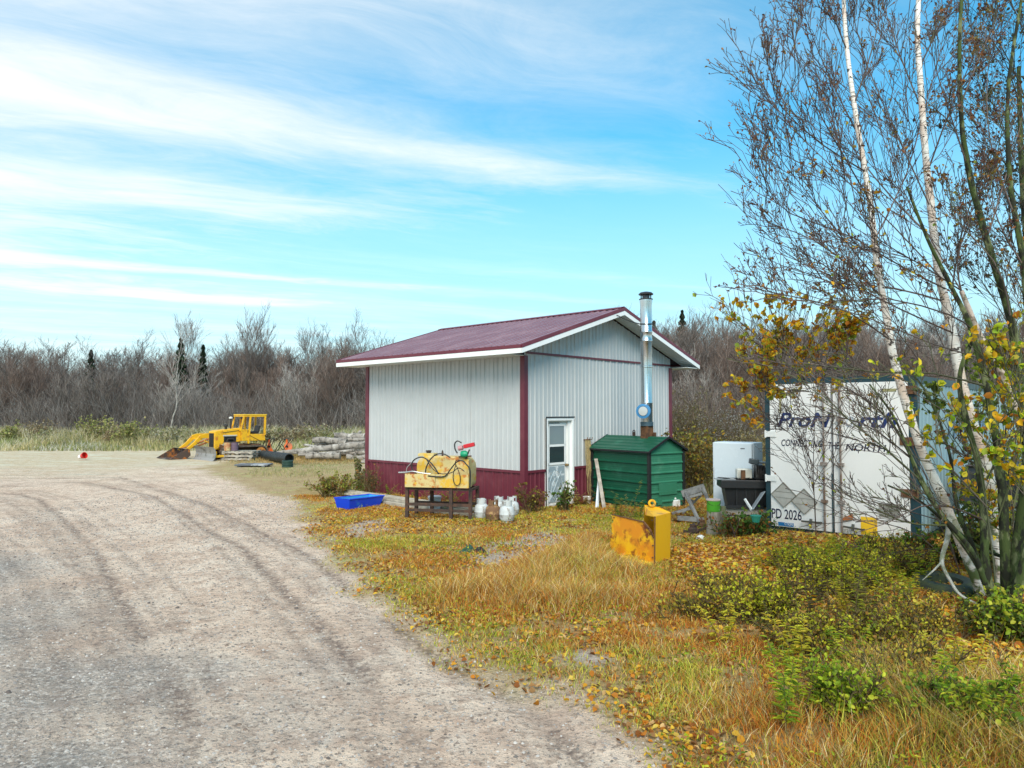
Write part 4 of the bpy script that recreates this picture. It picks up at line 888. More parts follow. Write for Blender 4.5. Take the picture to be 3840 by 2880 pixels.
MB(TMx).tube([(.76, .15, 1.30), (.9, .18, 1.29), (.95, .2, 1.2)], .022, 8).build('intake_pipe', M('dull_aluminium', (.4, .4, .4)), en)
MB(TMx).lathe([(0, 0), (.15, 0), (.17, .015), (.17, .03), (.16, .05), (.1, .05), (.08, .07), (0, .07)], (.93, .2, 1.13), 22, Matrix.Rotation(radians(78), 4, 'Y')).build('pulley', M('pale_steel_wheel', (.5, .46, .38), rough=.5, metal=.3), en, smooth=True)
b = MB().bar(D(2862, 1845, 13.75), D(2817, 1912, 13.55), .012, .13, up=(0, 1, 0)); o = center(b.build('steel_angle', M('bare_grey_steel', (.40, .43, .45), rough=.45, metal=.5))); tag(o, 'wide grey steel strip leaning against the container left post', 'steel strip')
o = center(MB().bar(D(2793, 1871, 13.7), D(2820, 1914, 13.55), .035).build('short_white_rod', offw)); tag(o, 'short pale rod meeting the steel strip in a V in front of the tub', 'rod')
# stump and post
p = P(2683, 2012); b = MB(); prof = [(.18, 0), (.165, .1), (.155, .3), (.15, .44), (.145, .46), (0, .465)]
sp = thing('tree_stump', 'grey weathered stump carrying the lime green pail', 'stump', tuple(p)); b.lathe(prof, p, 14); b.build('stump_wood', M('grey_stump_bark', (.30, .27, .22), rough=.95, c2=(.13, .11, .08), s2=9, stretch=(1, 1, .25), bump=.9, bs=14), sp, smooth=True)
p = P(2711, 2010); o = center(MB().tube([p, p+Vector((.0, 0, .25)), p+Vector((.005, 0, .55))], [.062, .057, .055], 12).build('mossy_post', M('mossy_post', (.16, .17, .09), rough=.95, c2=(.28, .27, .22), s2=7, stretch=(1, 1, .4), bump=.8), smooth=True)); tag(o, 'short round mossy post just right of the stump', 'post')
p = P(2683, 2012)+Vector((-.03, 0, .467)); pl_ = thing('paint_pail', 'lime green paint pail standing on the grey stump', 'pail', tuple(p))
MB().lathe([(.105, 0), (.12, .0), (.122, .005), (.125, .20), (.132, .205), (.132, .215), (.12, .218), (.12, .19), (0, .188)], p, 22).build('pail_body', M('lime_green_label', (.08, .36, .03), rough=.4, c2=(.6, .65, .5), s2=7, t2=(.62, .68)), pl_, smooth=True)
MB().lathe([(.123, .196), (.135, .198), (.135, .22), (.123, .222)], p, 22).build('rim', M('pinkish_rim', (.5, .4, .36)), pl_)
MB().tube([p+Vector((.135*cos(t), -.135*sin(t)*.9, .2-.09*sin(t))) for t in [i*pi/8 for i in range(9)]], .004, 5).build('handle', dark, pl_)
# sawhorse (collapsed)
sh = thing('wooden_sawhorse', 'tilted old grey wooden sawhorse in the weeds right of the green furnace', 'sawhorse', tuple(P(2610, 1950)))
gw = M('silver_grey_wood', (.25, .25, .245), rough=.9, c2=(.13, .13, .13), s2=5, bump=.4)
def brp(a, c, w, h, nm, up=(0, 0, 1)): MB().bar(a, c, w, h, up).build(nm, gw, sh)
brp(D(2558, 1852, 14.9), D(2642, 1826, 14.7), .05, .14, 'top_beam'); brp(D(2570, 1868, 14.7), D(2634, 1850, 14.6), .03, .05, 'rail')
brp(D(2570, 1848, 14.75), D(2625, 1962, 14.35), .06, .045, 'leg'); brp(D(2635, 1828, 14.6), D(2680, 1930, 14.3), .06, .045, 'leg')
brp(D(2560, 1855, 15.1), D(2600, 1880, 15.1), .05, .04, 'brace'); brp(D(2628, 1858, 14.9), D(2560, 1925, 15.1), .05, .04, 'leg'); brp(D(2520, 1925, 14.7), D(2600, 1903, 14.6), .05, .05, 'brace'); brp(D(2540, 1942, 14.5), D(2640, 1950, 14.4), .05, .09, 'rail')
# loose clutter in the weeds between furnace and container
def junk(b, nm, mt, lb, cat, grp=None, **k): return tag(center(b.build(nm, mt, **k)), lb, cat, grp)
p = P(2532, 1905); junk(MB(frame(p.x, p.y, .4)).box(-.10, .10, -.08, .08, 0, .20).box(-.03, .03, -.03, .03, .20, .25), 'white_jug', offw, 'dirty white plastic jug in the weeds beside the furnace right corner', 'jug', bevel=.03)
p = D(2565, 1720, 19.5); b = MB(frame(p.x, p.y, .1))
for i in range(5): b.box(-.16+.08*i, -.105+.08*i, 0, .03, 0, 1.0)
b.box(-.18, .24, .03, .06, .25, .33).box(-.18, .24, .03, .06, .8, .88)
junk(b, 'picket_panel', M('cream_painted_wood', (.55, .52, .42), rough=.8, c2=(.35, .3, .22), s2=5), 'small cream picket panel standing behind the green furnace', 'panel')
p = P(2838, 1990); junk(MB().tube([p, p+Vector((.01, 0, .30)), p+Vector((.0, 0, .36))], [.03, .03, .026], 8), 'pale_stake', M('pale_peeled_wood', (.55, .48, .36), rough=.8, c2=(.3, .25, .18), s2=8), 'short pale wooden stake in the bramble by the container left post', 'stake')
p = P(2835, 1945, .42); junk(MB().lathe([(.0, 0), (.06, 0), (.085, .10), (.095, .105), (.095, .12), (.0, .12)], p+Vector((0, 0, -.06)), 14), 'teal_pot', M('teal_plastic', (.03, .28, .20), rough=.5), 'upturned teal plastic pot on the pale stake', 'pot', smooth=True)
p = P(2760, 2030); b = MB()
b.tube([p, p+Vector((-.05, 0, .2)), p+Vector((-.12, 0, .36))], [.014, .012, .008], 6).tube([p+Vector((-.03, 0, .12)), p+Vector((.05, 0, .3)), p+Vector((.03, 0, .45))], [.01, .008, .005], 6)
junk(b, 'forked_stick', dark, 'dark forked stick poking up in front of the black tub crate', 'stick')
p = P(2628, 2025); b = MB(); b.lathe([(.0, 0), (.07, 0), (.085, .03), (.06, .07), (.02, .09), (0, .09)], p, 9); junk(b, 'white_rag', offw, 'crumpled white rag in the leaves left of the stump', 'rag')
p = P(2790, 1945); b = MB(frame(p.x, p.y, .2)); b.lathe([(.0, .0), (.16, .0), (.17, .05), (.17, .25), (.15, .27), (.0, .27)], (0, .1, 0), 16); b.bar((-.3, 0, .05), (.35, .05, .12), .05).bar((-.2, -.1, .02), (.25, .15, .28), .03).bar((.1, -.15, .0), (.1, .15, .33), .04)
junk(b, 'machine_part', sc, 'dark greasy machine part half buried in weeds under the black tub', 'machine part')
for i_, (px, py, s_, lb) in enumerate(((2600, 2010, .8, 'dark rusty iron part lying among leaves left of the stump'), (2640, 1985, .7, 'small dark iron part wedged under the wooden sawhorse'), (2765, 1985, .9, 'dark greasy casting in the brambles below the black tub'), (2850, 2020, .8, 'blackened metal part at the foot of the container left post'))):
    p = P(px, py); b = MB(frame(p.x, p.y, i_*1.1) @ Matrix.Scale(s_, 4)); b.lathe([(.0, .0), (.09, .0), (.11, .04), (.11, .16), (.07, .2), (.07, .26), (0, .26)], (0, .05, 0), 12); b.bar((-.28, 0, .04), (.3, .06, .16), .05).bar((-.15, -.12, .02), (.18, .12, .3), .03).bar((.12, -.15, .0), (.05, .15, .26), .05).bar((-.2, .1, .1), (.1, -.1, .12), .07, .04)
    junk(b, 'machine_part', (dark, rustm, sc, dark)[i_], lb, 'machine part')

# ------------------------------------------------------------------ tyre, fallen branch
p = P(3540, 2232); o = MB(Matrix.Translation((p.x, p.y, .02)) @ Matrix.Rotation(radians(6), 4, 'X')).lathe([(.20, .02), (.25, 0), (.33, .01), (.36, .05), (.36, .15), (.33, .19), (.25, .2), (.20, .18), (.19, .10), (.20, .02)], (0, 0, 0), 36).build('old_tyre', M('green_black_rubber', (.035, .05, .045), rough=.7, c2=(.07, .09, .04), s2=6, bump=.5), smooth=True)
tag(center(o), 'old black tyre lying flat in the fallen leaves near the birches', 'tyre')
b = MB().tube([Vector(q) for q in smooth_path([D(3560, 1945, 8.2), D(3552, 2020, 8.25), D(3535, 2080, 8.3), D(3534, 2120, 8.3), D(3565, 2180, 8.3), D(3600, 2230, 8.2), D(3670, 2268, 8.1), P(3740, 2310)+Vector((0, 0, .02))], 30)], [.030-.0007*i for i in range(30)], 7)
b.tube([D(3534, 2105, 8.3), D(3500, 2140, 8.3), D(3460, 2175, 8.4)], [.012, .009, .004], 5)
tag(center(b.build('broken_branch', M('bare_white_branch', (.52, .53, .50), rough=.8, c2=(.25, .28, .2), s2=14), smooth=True)), 'bare whitish broken branch propped against the mossy trunks', 'branch')
# ------------------------------------------------------------------ yard machines, far left
c_ = Vector((.36, -.93, 0)); lp_ = Vector((-.93, -.36, 0)); al = radians(24)
f_ = lp_*cos(al)+c_*sin(al); n_ = Vector((-f_.y, f_.x, 0)); n_ = n_ if n_.dot(c_) > 0 else -n_
DOr = D(893, 1717, 35.0); DMx = Matrix(((f_.x, n_.x, 0, DOr.x), (f_.y, n_.y, 0, DOr.y), (0, 0, 1, 0), (0, 0, 0, 1)))
dz = thing('bulldozer', 'yellow crawler bulldozer with open cab and grey blade parked at the yard edge', 'bulldozer', (DOr.x, DOr.y, 0))
tr_m = M('muddy_track_steel', (.07, .055, .045), rough=.8, c2=(.14, .10, .07), s2=9, bump=.4)
def stad(l, z0, z1, n=8):
    r = (z1-z0)/2; cz = (z0+z1)/2; return [(l+r*cos(t), cz+r*sin(t)) for t in [-pi/2+i*pi/n for i in range(n+1)]]+[(-l+r*cos(t), cz+r*sin(t)) for t in [pi/2+i*pi/n for i in range(n+1)]]
for y0, y1 in ((.50, .84), (-.84, -.50)):
    t_ = MB(DMx); o1 = stad(.82, 0, .66); i1 = stad(.82, .06, .60); k_ = len(o1)
    vs = [(a, y0, b_) for a, b_ in o1]+[(a, y0, b_) for a, b_ in i1]+[(a, y1, b_) for a, b_ in o1]+[(a, y1, b_) for a, b_ in i1]; fs = []
    for i in range(k_):
        j = (i+1) % k_; fs += [(i, j, k_+j, k_+i), (2*k_+i, 3*k_+i, 3*k_+j, 2*k_+j), (i, 2*k_+i, 2*k_+j, j), (k_+i, k_+j, 3*k_+j, 3*k_+i)]
    t_.add(vs, fs)
    per = 2*.82*2+2*pi*.33; n = 34
    for i in range(n):                               # track shoes
        s_ = per*i/n; 
        if s_ < 1.64: x, z, a = -.82+s_, 0, 0
        elif s_ < 1.64+pi*.33: a = (s_-1.64)/.33; x, z = .82+.33*sin(a), .33-.33*cos(a)
        elif s_ < 3.28+pi*.33: x, z, a = .82-(s_-1.64-pi*.33), .66, pi
        else: a = pi+(s_-3.28-pi*.33)/.33; x, z = -.82+.33*sin(a), .33-.33*cos(a)
        nx_, nz_ = sin(a), -cos(a); t_.bar((x-nx_*.005, y0-.01, z-nz_*.005), (x-nx_*.005, y1+.01, z-nz_*.005), .035, .04)
    tk_ = t_.build('track', tr_m, dz)
    yo = y1 if y0 > 0 else y0
    for x, r_ in ((-.8, .24), (.82, .22)):
        MB(DMx).lathe([(0, -.06), (r_, -.06), (r_, .06), (r_*.55, .075), (r_*.5, .05), (r_*.3, .09), (0, .09)], (x, yo-.08*(1 if y0 > 0 else -1), .33), 18, Matrix.Rotation(-pi/2 if y0 > 0 else pi/2, 4, 'X')).build('track_wheel', M('orange_worn_wheel', (.55, .20, .03), rough=.7, c2=(.15, .07, .03), s2=9), tk_, smooth=True)
    b = MB(DMx).box(-.6, .62, y0+.06, y1-.06, .20, .42)
    for x in (-.45, -.15, .15, .45): b.lathe([(0, -.05), (.085, -.05), (.085, .05), (0, .05)], (x, (y0+y1)/2, .14), 12, Matrix.Rotation(pi/2, 4, 'X'))
    b.build('roller_frame', rustm, tk_)
MB(DMx).box(-.95, 1.1, -.48, .48, .35, .72).build('chassis', rustm, dz)
hd = MB(DMx).prism([(1.32, .50), (1.32, 1.36), (1.15, 1.41), (.3, 1.50), (.05, 1.52), (.05, .84), (.9, .84), (.95, .50)], -.36, .36).build('hood', yellow, dz, bevel=.025)
MB(DMx).box(1.322, 1.335, -.26, .26, .62, 1.28).build('grille', M('black_grille', (.03, .03, .03)), hd)
b = MB(DMx)
for i in range(9): b.box(1.336, 1.345, -.25+.06*i, -.235+.06*i, .63, 1.27)
b.build('grille_bar', M('black_plastic', (.05, .05, .05)), hd)
MB(DMx).box(.28, .88, .362, .37, .78, 1.13).build('engine_opening_shade', M('painted_opening_shade', (.012, .014, .015), rough=.6), hd)  # black sheet on the hood side, painted shade of the open engine bay
MB(DMx).box(.25, .92, .36, .40, 1.13, 1.19).box(.2, 1.0, .37, .5, .70, .74).build('side_ledge', M('pale_worn_ledge', (.5, .47, .4)), hd)
MB(DMx).tube([(.75, .38, .82), (.7, .42, 1.0), (.45, .42, 1.0), (.35, .38, .85)], .05, 8).build('engine_part', sc, hd)
MB(DMx).tube([(.42, .05, 1.45), (.42, .05, 1.98)], .035, 10).build('exhaust_pipe', M('black_exhaust', (.03, .03, .03)), dz)
MB(DMx).lathe([(0, 1.98), (.09, 1.98), (.09, 2.03), (.05, 2.07), (0, 2.07)], (.42, .05, 0), 12).build('exhaust_cap', M('pale_cap', (.6, .6, .58), rough=.4), dz, smooth=True)
MB(DMx).lathe([(0, 1.45), (.06, 1.45), (.06, 1.58), (.11, 1.60), (.11, 1.68), (.05, 1.72), (0, 1.72)], (.68, .1, 0), 14).build('air_cleaner', M('black_exhaust', (.04, .04, .04)), dz, smooth=True)
cab = MB(DMx).prism([(.05, .88), (.12, 1.40), (-.2, 1.45), (-.24, 1.22), (-1.1, 1.20), (-1.15, .88)], -.55, .55).build('cab_body', yellow, dz, bevel=.02)
b = MB(DMx)
for y in (-.53, .53):
    b.bar((.12, y, 1.38), (-.03, y, 2.12), .06).bar((-.26, y, .75), (-.36, y, 2.12), .075).bar((-1.10, y, 1.15), (-1.12, y, 2.12), .08).bar((.1, y, 1.42), (-.30, y, 1.42), .05)
    b.bar((.0, y, 2.10), (-1.15, y, 2.10), .07)
for x in (-.03, -1.12): b.bar((x, -.5, 2.10), (x, .5, 2.10), .06)
b.bar((.12, -.53, 1.40), (.12, .53, 1.40), .05); b.bar((-.55, -.53, 1.2), (-.58, -.53, 2.1), .09); b.build('cab_frame', yellow, cab)
MB(DMx).box(-1.20, .02, -.58, .58, 2.13, 2.19).build('cab_roof', M('dark_edged_roof', (.70, .42, .03), rough=.5), cab, bevel=.02)
MB(DMx).box(-.95, -.55, -.25, .25, 1.22, 1.34).bar((-.92, 0, 1.3), (-1.0, 0, 1.62), .5, .1).build('seat', black, cab, bevel=.03)
b = MB(DMx)
for y, x in ((.2, -.35), (.3, -.4), (-.1, -.3)): b.tube([(x, y, 1.15), (x-.05, y, 1.42)], .015, 6).lathe([(0, 0), (.03, .01), (.03, .04), (0, .05)], (x-.05, y, 1.42), 8)
b.build('lever', M('black_levers', (.03, .03, .03)), cab)
bl = MB(DMx); pb = [(1.75, .0), (1.65, .12), (1.60, .33), (1.64, .52), (1.74, .66)]
vs = []
for y in (-1.15, 1.15): vs += [(x, y, z) for x, z in pb]+[(x-.04, y, z) for x, z in pb]
fs = []
for i in range(4): fs += [(i, i+1, 11+i, 10+i), (5+i, 15+i, 16+i, 6+i), (i, 5+i, 6+i, i+1), (10+i, 11+i, 16+i, 15+i)]
fs += [(4, 9, 19, 14), (0, 10, 15, 5)]
bl.add(vs, fs); bl.build('blade', M('scoured_grey_blade', (.34, .33, .32), rough=.45, metal=.4, c2=(.14, .13, .12), s2=3, t2=(.5, .65)), dz)
b = MB(DMx)
for y in (-.95, .95): b.bar((1.62, y, .2), (.3, y, .28), .10).bar((1.62, y*.9, .5), (1.1, y*.4, .6), .05)
b.build('push_arm', yellow, dz); MB(DMx).box(1.2, 1.6, -.35, .35, .2, .42).build('blade_mount', yellow, dz)
MB(DMx).bar((.02, .56, .78), (-.2, .56, .80), .03).bar((-.3, .562, 1.16), (-.95, .562, .82), .02).build('door_seam', rustm, cab)
for y in (-.45, .45): MB(DMx).lathe([(0, 0), (.06, 0), (.05, .05), (0, .05)], (.06, y, 2.02), 10, Matrix.Rotation(pi/2, 4, 'Y')).build('work_lamp', black, cab)
b = MB(DMx)
for y in (.40, .44): b.tube([Vector(q) for q in smooth_path([(.2, y, .75), (.6, y+.05, .55), (1.1, y, .62), (1.5, y-.05, .45)], 10)], .018, 6)
b.build('hydraulic_hose', black, dz)
MB(DMx).bar((.95, .37, 1.30), (.15, .37, 1.40), .02).build('grab_rail', black, hd)
# loader arms + bucket left of the dozer
lf = D(712, 1712, 35.6); LMx = frame(lf.x, lf.y, radians(226)); 
ld = thing('loader_arm_attachment', 'yellow loader arms with a rusty bucket resting on the ground left of the bulldozer blade', 'loader attachment', (lf.x, lf.y, 0))
for y in (-.45, .45):
    pts = [(-1.7, 1.20), (-.55, 1.20), (-.30, 1.14), (.02, .78), (.42, .45), (.34, .36), (-.04, .62), (-.42, .98), (-1.7, .98)]
    MB(LMx).prism(pts, y-.05, y+.05).build('loader_arm', yellow, ld, bevel=.01)
    MB(LMx).tube([(-1.1, y*.8, .92), (-.3, y*.8, .62), (.35, y*.8, .45)], [.05, .04, .025], 8).build('hydraulic_ram', M('rust_red_ram', (.35, .12, .04)), ld)
b = MB(LMx).bar((-.35, -.5, .95), (-.35, .5, .95), .09); b.bar((-.5, .5, .85), (-1.2, .5, .55), .05); b.build('cross_tube', yellow, ld)
bw = .85; bp = [(1.30, .02), (.5, .0), (.30, .18), (.36, .44), (.5, .50)]
b = MB(LMx)
for (x0, z0), (x1, z1) in zip(bp[:-1], bp[1:]): b.add([(x0, -bw, z0), (x1, -bw, z1), (x1, bw, z1), (x0, bw, z0), (x0, -bw, z0+.02), (x1-.02, -bw, z1+.01), (x1-.02, bw, z1+.01), (x0, bw, z0+.02)], [(0, 1, 2, 3), (4, 7, 6, 5), (0, 3, 7, 4), (1, 5, 6, 2)])
bu = b.build('bucket', M('rusty_bucket_steel', (.06, .035, .03), rough=.8, c2=(.30, .29, .27), s2=3, t2=(.52, .62)), ld)
for y in (-bw-.02, bw-.01): MB(LMx).prism(bp[::-1]+[], y, y+.03).build('bucket_side', M('orange_bucket_side', (.36, .12, .025), rough=.6, c2=(.07, .045, .035), s2=3, t2=(.42, .54)), bu)
# pallet stack and drums
p = P(889, 1728); PA = frame(p.x, p.y, radians(-4))
for i, (z, dx, w) in enumerate(((.0, -.25, .75), (.15, .05, 1.5), (.32, .0, 1.45))):
    pt = thing('wood_pallet', ('bottom', 'middle', 'top')[i]+' weathered wood pallet of the stack under the rusty drums', 'pallet', tuple(PA @ Vector((0, 0, z))), 'stacked wood pallets')
    b = MB(PA); 
    for y in (0, .45, .9): b.box(-.75+dx*.2, .75+dx*.2, y, y+.06, z+.03, z+.11)
    b.build('runner', wood, pt); b = MB(PA)
    for k_ in range(7): x = -.75+dx*.2+k_*.225; b.box(x, x+.14, -.01, .98, z+.112, z+.135)
    for k_ in range(3): x = -.75+dx*.2+k_*.66; b.box(x, x+.14, 0, .97, z+.0, z+.028)
    b.build('deck_board', lumber, pt)
for px, mt, lb in ((853, M('orange_rust_drum', (.42, .17, .08), rough=.8, c2=(.5, .42, .2), s2=6), 'orange rusted small drum on the pallet stack, left of the purple one'), (880, M('purple_brown_drum', (.13, .085, .12), rough=.7, c2=(.4, .32, .3), s2=5, t2=(.6, .7)), 'purple brown small drum on the pallet stack')):
    q2 = D(px, 1690, p.y+.3); q2.z = .46
    q2.z = .46; t_ = thing('steel_drum', lb, 'drum', tuple(q2), 'drums on the pallets'); MB().lathe([(a_*.8, b_*.8) for a_, b_ in [(0, 0), (.19, 0), (.2, .01), (.2, .15), (.21, .16), (.2, .17), (.2, .32), (.21, .33), (.2, .34), (.2, .49), (.19, .5), (.19, .48), (0, .48)]], q2, 18).build('drum_shell', mt, t_, smooth=True)
    MB().lathe([(.158, .393), (.166, .396), (.166, .412), (.158, .416)], q2, 18).build('drum_rim', dark, t_)
p = P(975, 1715); b = MB(frame(p.x, p.y, .2))
for z in (0, .1, .2): b.box(-.22, .22, 0, .4, z+.01, z+.08)
tag(center(b.build('orange_crate_panel', M('faded_orange_plastic', (.62, .14, .06), rough=.6), bevel=.01)), 'low stack of faded orange plastic slabs beside the black pipe', 'plastic slab')
p = P(1002, 1696); b = MB(frame(p.x, p.y, .1)); 
for k_ in range(4): b.box(-.36, .36, k_*.24, k_*.24+.16, .14, .165)
b.box(-.36, -.3, 0, .88, .02, .14).box(.3, .36, 0, .88, .02, .14).box(-.36, .36, 0, .05, .0, .14)
tag(center(b.build('wood_pallet', lumber)), 'single wood pallet under the two orange and black frames', 'pallet')
# culvert pipe and coupling
pa_, pb_ = P(984, 1722)+Vector((0, 0, .22)), P(1076, 1748)+Vector((0, .3, .30)); d_ = (pb_-pa_); Ln = d_.length; ax_ = d_.to_track_quat('Z', 'Y').to_matrix().to_4x4()
cm_ = M('black_corrugated_pipe', (.020, .025, .028), rough=.38, c2=(.05, .07, .08), s2=3, t2=(.5, .7)); prf = []
n = int(Ln/.11)
for i in range(n): z = Ln*i/n; prf += [(.205, z), (.22, z+.02), (.22, z+.05), (.205, z+.07)]
prf += [(.205, Ln), (.18, Ln), (.18, Ln-.4), (0, Ln-.4)]
tag(center(MB().lathe(prf, pa_, 22, ax_).build('culvert_pipe', cm_, smooth=True)), 'long black plastic culvert pipe lying on the ground by the logs', 'pipe')
p = P(1078, 1752); tag(center(MB().lathe([(.20, .0), (.23, .01), (.23, .06), (.21, .08), (.23, .10), (.23, .16), (.21, .18), (.23, .2), (.23, .27), (.21, .28), (.19, .28), (.19, .0)], p+Vector((0, 0, .0)), 22).build('pipe_coupling', M('dark_green_plastic', (.02, .05, .04), rough=.45), smooth=True)), 'short dark green ribbed pipe coupling under the open end of the black pipe', 'pipe coupling')
p = P(878, 1752); b = MB(frame(p.x, p.y, .03)).box(0, 1.38, 0, .8, .05, .11).box(.1, .25, .05, .7, 0, .05).box(1.1, 1.25, .05, .7, 0, .05); tag(center(b.build('dark_slab', M('weathered_dark_slab', (.10, .11, .13), rough=.6, c2=(.36, .38, .40), s2=3, t2=(.5, .6)), bevel=.01)), 'flat dark slab lying on the ground in front of the pallets', 'slab')
p = P(300, 1724); bk2 = thing('red_white_bucket', 'small red and white bucket tipped over far out on the open yard', 'bucket', tuple(p))
Ax = Matrix.Rotation(radians(72), 4, 'Y') @ Matrix.Rotation(.3, 4, 'X'); MB().lathe([(.10, 0), (.105, .06), (.12, .17), (.11, .17), (.09, .01), (0, .01)], p+Vector((-.02, 0, .125)), 18, Ax).build('bucket_front', M('white_plastic2', (.75, .70, .72)), bk2, smooth=True)
MB().lathe([(.12, .171), (.15, .30), (.158, .31), (.158, .34), (.142, .34), (.12, .175)], p+Vector((-.02, 0, .125)), 18, Ax).build('bucket_rim', M('red_plastic2', (.62, .03, .02), rough=.4), bk2, smooth=True)
# black frames with orange discs
for i, (px0, px1, lb) in enumerate(((975, 1022, 'left folding black tube frame holding a thin orange panel, by the bulldozer'), (1030, 1095, 'right folding black tube frame holding a round orange disc, near the logs'))):
    y = 36.; a = D(px0, 1693, y); sc_ = .63 if i else .57
    wd = (px1-px0)/F*y; h = (1692-1645)/F*y; zb_ = a.z
    ft = thing('folding_frame', lb, 'frame', (a.x, y, 0), 'orange panels in black folding frames')
    X_ = lambda u_, v_, dy=0: (a.x+u_*wd, y+dy, .30+v_*h*.98)
    b = MB()
    for dy in (0, .45):
        b.tube([X_(0, 0, dy), X_(.43, 1, dy), X_(.92, 1, dy), X_(.45, 0.0, dy)], .022, 6); b.tube([X_(.24, .55, dy), X_(.5, 0, dy)], .02, 6)
    b.tube([X_(.43, 1, 0), X_(.43, 1, .45)], .02, 6).tube([X_(.92, 1), X_(.92, 1, .45)], .02, 6).tube([X_(.0, 0), X_(0, 0, .45)], .02, 6); b.build('tube_frame', black, ft)
    orp = M('safety_orange', (.80, .13, .015), rough=.5, c2=(.6, .2, .1), s2=5)
    if i: pts = [(a.x+wd*(.72+.24*cos(t)), (.30)+h*(.36+.34*sin(t))) for t in [j*pi/10 for j in range(20)]]; pts2 = [(a.x+wd*.55, .30+h*.5), (a.x+wd*.72, .30+h*.5), (a.x+wd*.66, .30+h*.95), (a.x+wd*.6, .30+h*.93)]
    else: pts = [(a.x+wd*.42, .3), (a.x+wd*.95, .3), (a.x+wd*.8, .30+h*.35), (a.x+wd*.66, .30+h*.92), (a.x+wd*.58, .30+h*.9)]; pts2 = None
    b = MB().prism(pts, y+.15, y+.19)
    if pts2: b.prism(pts2, y+.14, y+.18)
    b.build('orange_panel', orp, ft)
    MB().lathe([(0, 0), (.06, 0), (.05, .03), (0, .03)], (a.x+wd*.66, y+.14, .30+h*.38), 10, Matrix.Rotation(pi/2, 4, 'X')).build('hub', black, ft)
# logs
logs = [((1040, 1702), (1368, 1668), 34.5, .19, 'long grey log reaching from the orange frames to the workshop, top of the pile front'),
 ((1130, 1690), (1300, 1672), 35.2, .15, 0), ((1140, 1668), (1240, 1674), 35.8, .10, 0), ((1155, 1690), (1250, 1682), 35.0, .11, 0), ((1175, 1650), (1300, 1662), 36.4, .22, 'thick pale log on the second layer of the log pile'),
 ((1255, 1632), (1372, 1640), 37.2, .24, 'thick bleached log at the very top of the log pile'), ((1240, 1652), (1372, 1655), 37., .17, 0), ((1150, 1712), (1275, 1710), 33.4, .18, 'short fat log lying on the grass in front of the log pile'),
 ((1240, 1697), (1370, 1696), 34.6, .14, 0), ((1300, 1712), (1375, 1716), 33.6, .17, 0), ((1215, 1705), (1300, 1700), 35.0, .15, 0), ((1340, 1636), (1352, 1618), 37.2, .10, 'short upright stub of a log on top of the pile beside the workshop'), ((1105, 1688), (1160, 1684), 36., .09, 0), ((1250, 1672), (1372, 1668), 36.2, .20, 0), ((1300, 1684), (1372, 1684), 35.8, .2, 0), ((1355, 1735), (1378, 1732), 31.5, .12, 0), ((1120, 1705), (1330, 1688), 34., .09, 0), ((1180, 1662), (1350, 1668), 36.8, .10, 0), ((1200, 1680), (1374, 1660), 35.4, .09, 0), ((1090, 1697), (1240, 1700), 34.4, .08, 0), ((1270, 1645), (1374, 1650), 36.6, .11, 0), ((1160, 1674), (1290, 1690), 34.9, .08, 0)]
for a, c, dp, r_, lb in logs:
    r_ *= .82
    A_, B_ = D(*a, dp), D(*c, dp-.3 if a[0] < 1330 else dp); A_.z = max(A_.z, r_); B_.z = max(B_.z, r_*.9); n = 9; pts = []; rs = []
    up_ = Vector((0, 0, 1)); sag = R.uniform(-.05, .05)
    for i in range(n): t = i/(n-1); pts.append(A_*(1-t)+B_*t+Vector((0, R.uniform(-.03, .03), sag*sin(pi*t)+R.uniform(-.02, .02)))); rs.append(r_*(.85+.25*t)*R.uniform(.9, 1.1))
    lg = thing('cut_log', lb or 'grey bleached log lying across the middle of the log pile beside the workshop', 'log', (A_.x, A_.y, 0), 'logs in the pile')
    b = MB().tube(pts, rs, 10, cap=False); b.build('bark', logm, lg, smooth=True)
    for k_, (pp, rr_) in enumerate(((pts[0], rs[0]), (pts[-1], rs[-1]))):
        d_ = (pts[1]-pts[0]) if k_ == 0 else (pts[-1]-pts[-2]); e = MB(); e.lathe([(0, -.005), (rr_*.97, -.005), (rr_*.97, .005), (0, .005)], pp, 12, d_.to_track_quat('Z', 'Y').to_matrix().to_4x4()); e.build('cut_end', logend, lg)
    for i in range(2):
        t = R.uniform(.2, .8); q2 = A_*(1-t)+B_*t; MB().tube([q2, q2+Vector((R.uniform(-.1, .1), -.1, r_*1.3))], [.04, .025], 6).build('branch_stub', logm, lg)

# ------------------------------------------------------------------ bare forest
def forest_tree(seed, H, spread, nprim, fan=.9, low=.2, twk=5, gcol=(.24, .20, .18), cluster=False, leafy=None):
    g = np.random.default_rng(seed); nt = 3 if cluster else 1; tp = []; tr = []
    for i in range(nt):
        t = np.linspace(0, 1, 9); lean = g.normal(size=2)*(.10 if not cluster else .22)*H; b0 = g.normal(size=2)*(.35 if cluster else 0)
        p = np.stack([b0[0]+lean[0]*t**1.5+g.normal(size=9)*.05, b0[1]+lean[1]*t**1.5+g.normal(size=9)*.05, H*t*(1 if i == 0 else .85)], 1); p[0, 2] = -.1
        tp.append(p); tr.append(.011*H*(1-.88*t)*(1 if not cluster else .6))
    tp = np.array(tp); tr = np.array(tr)
    k1, r1 = kids(tp, tr, nprim//nt, spread, fan, .45, 6, .35, low, .97, .5, .03, g, .016)
    k2, r2 = kids(k1, r1, 6, .5, .65, .35, 4, .2, .2, 1., .6, .05, g, .011)
    k3, r3 = kids(k2, r2, twk, .62, .6, .3, 3, .15, .15, 1., .75, .06, g, .008)
    return (tp, tr), [(k1, r1), (k2, r2), (k3, r3)]
def setcols(ids, pal, g):
    n = ids.max()+1; c = np.array(pal)[g.integers(0, len(pal), n)]*(.75+.5*g.random((n, 1))); return c[ids]
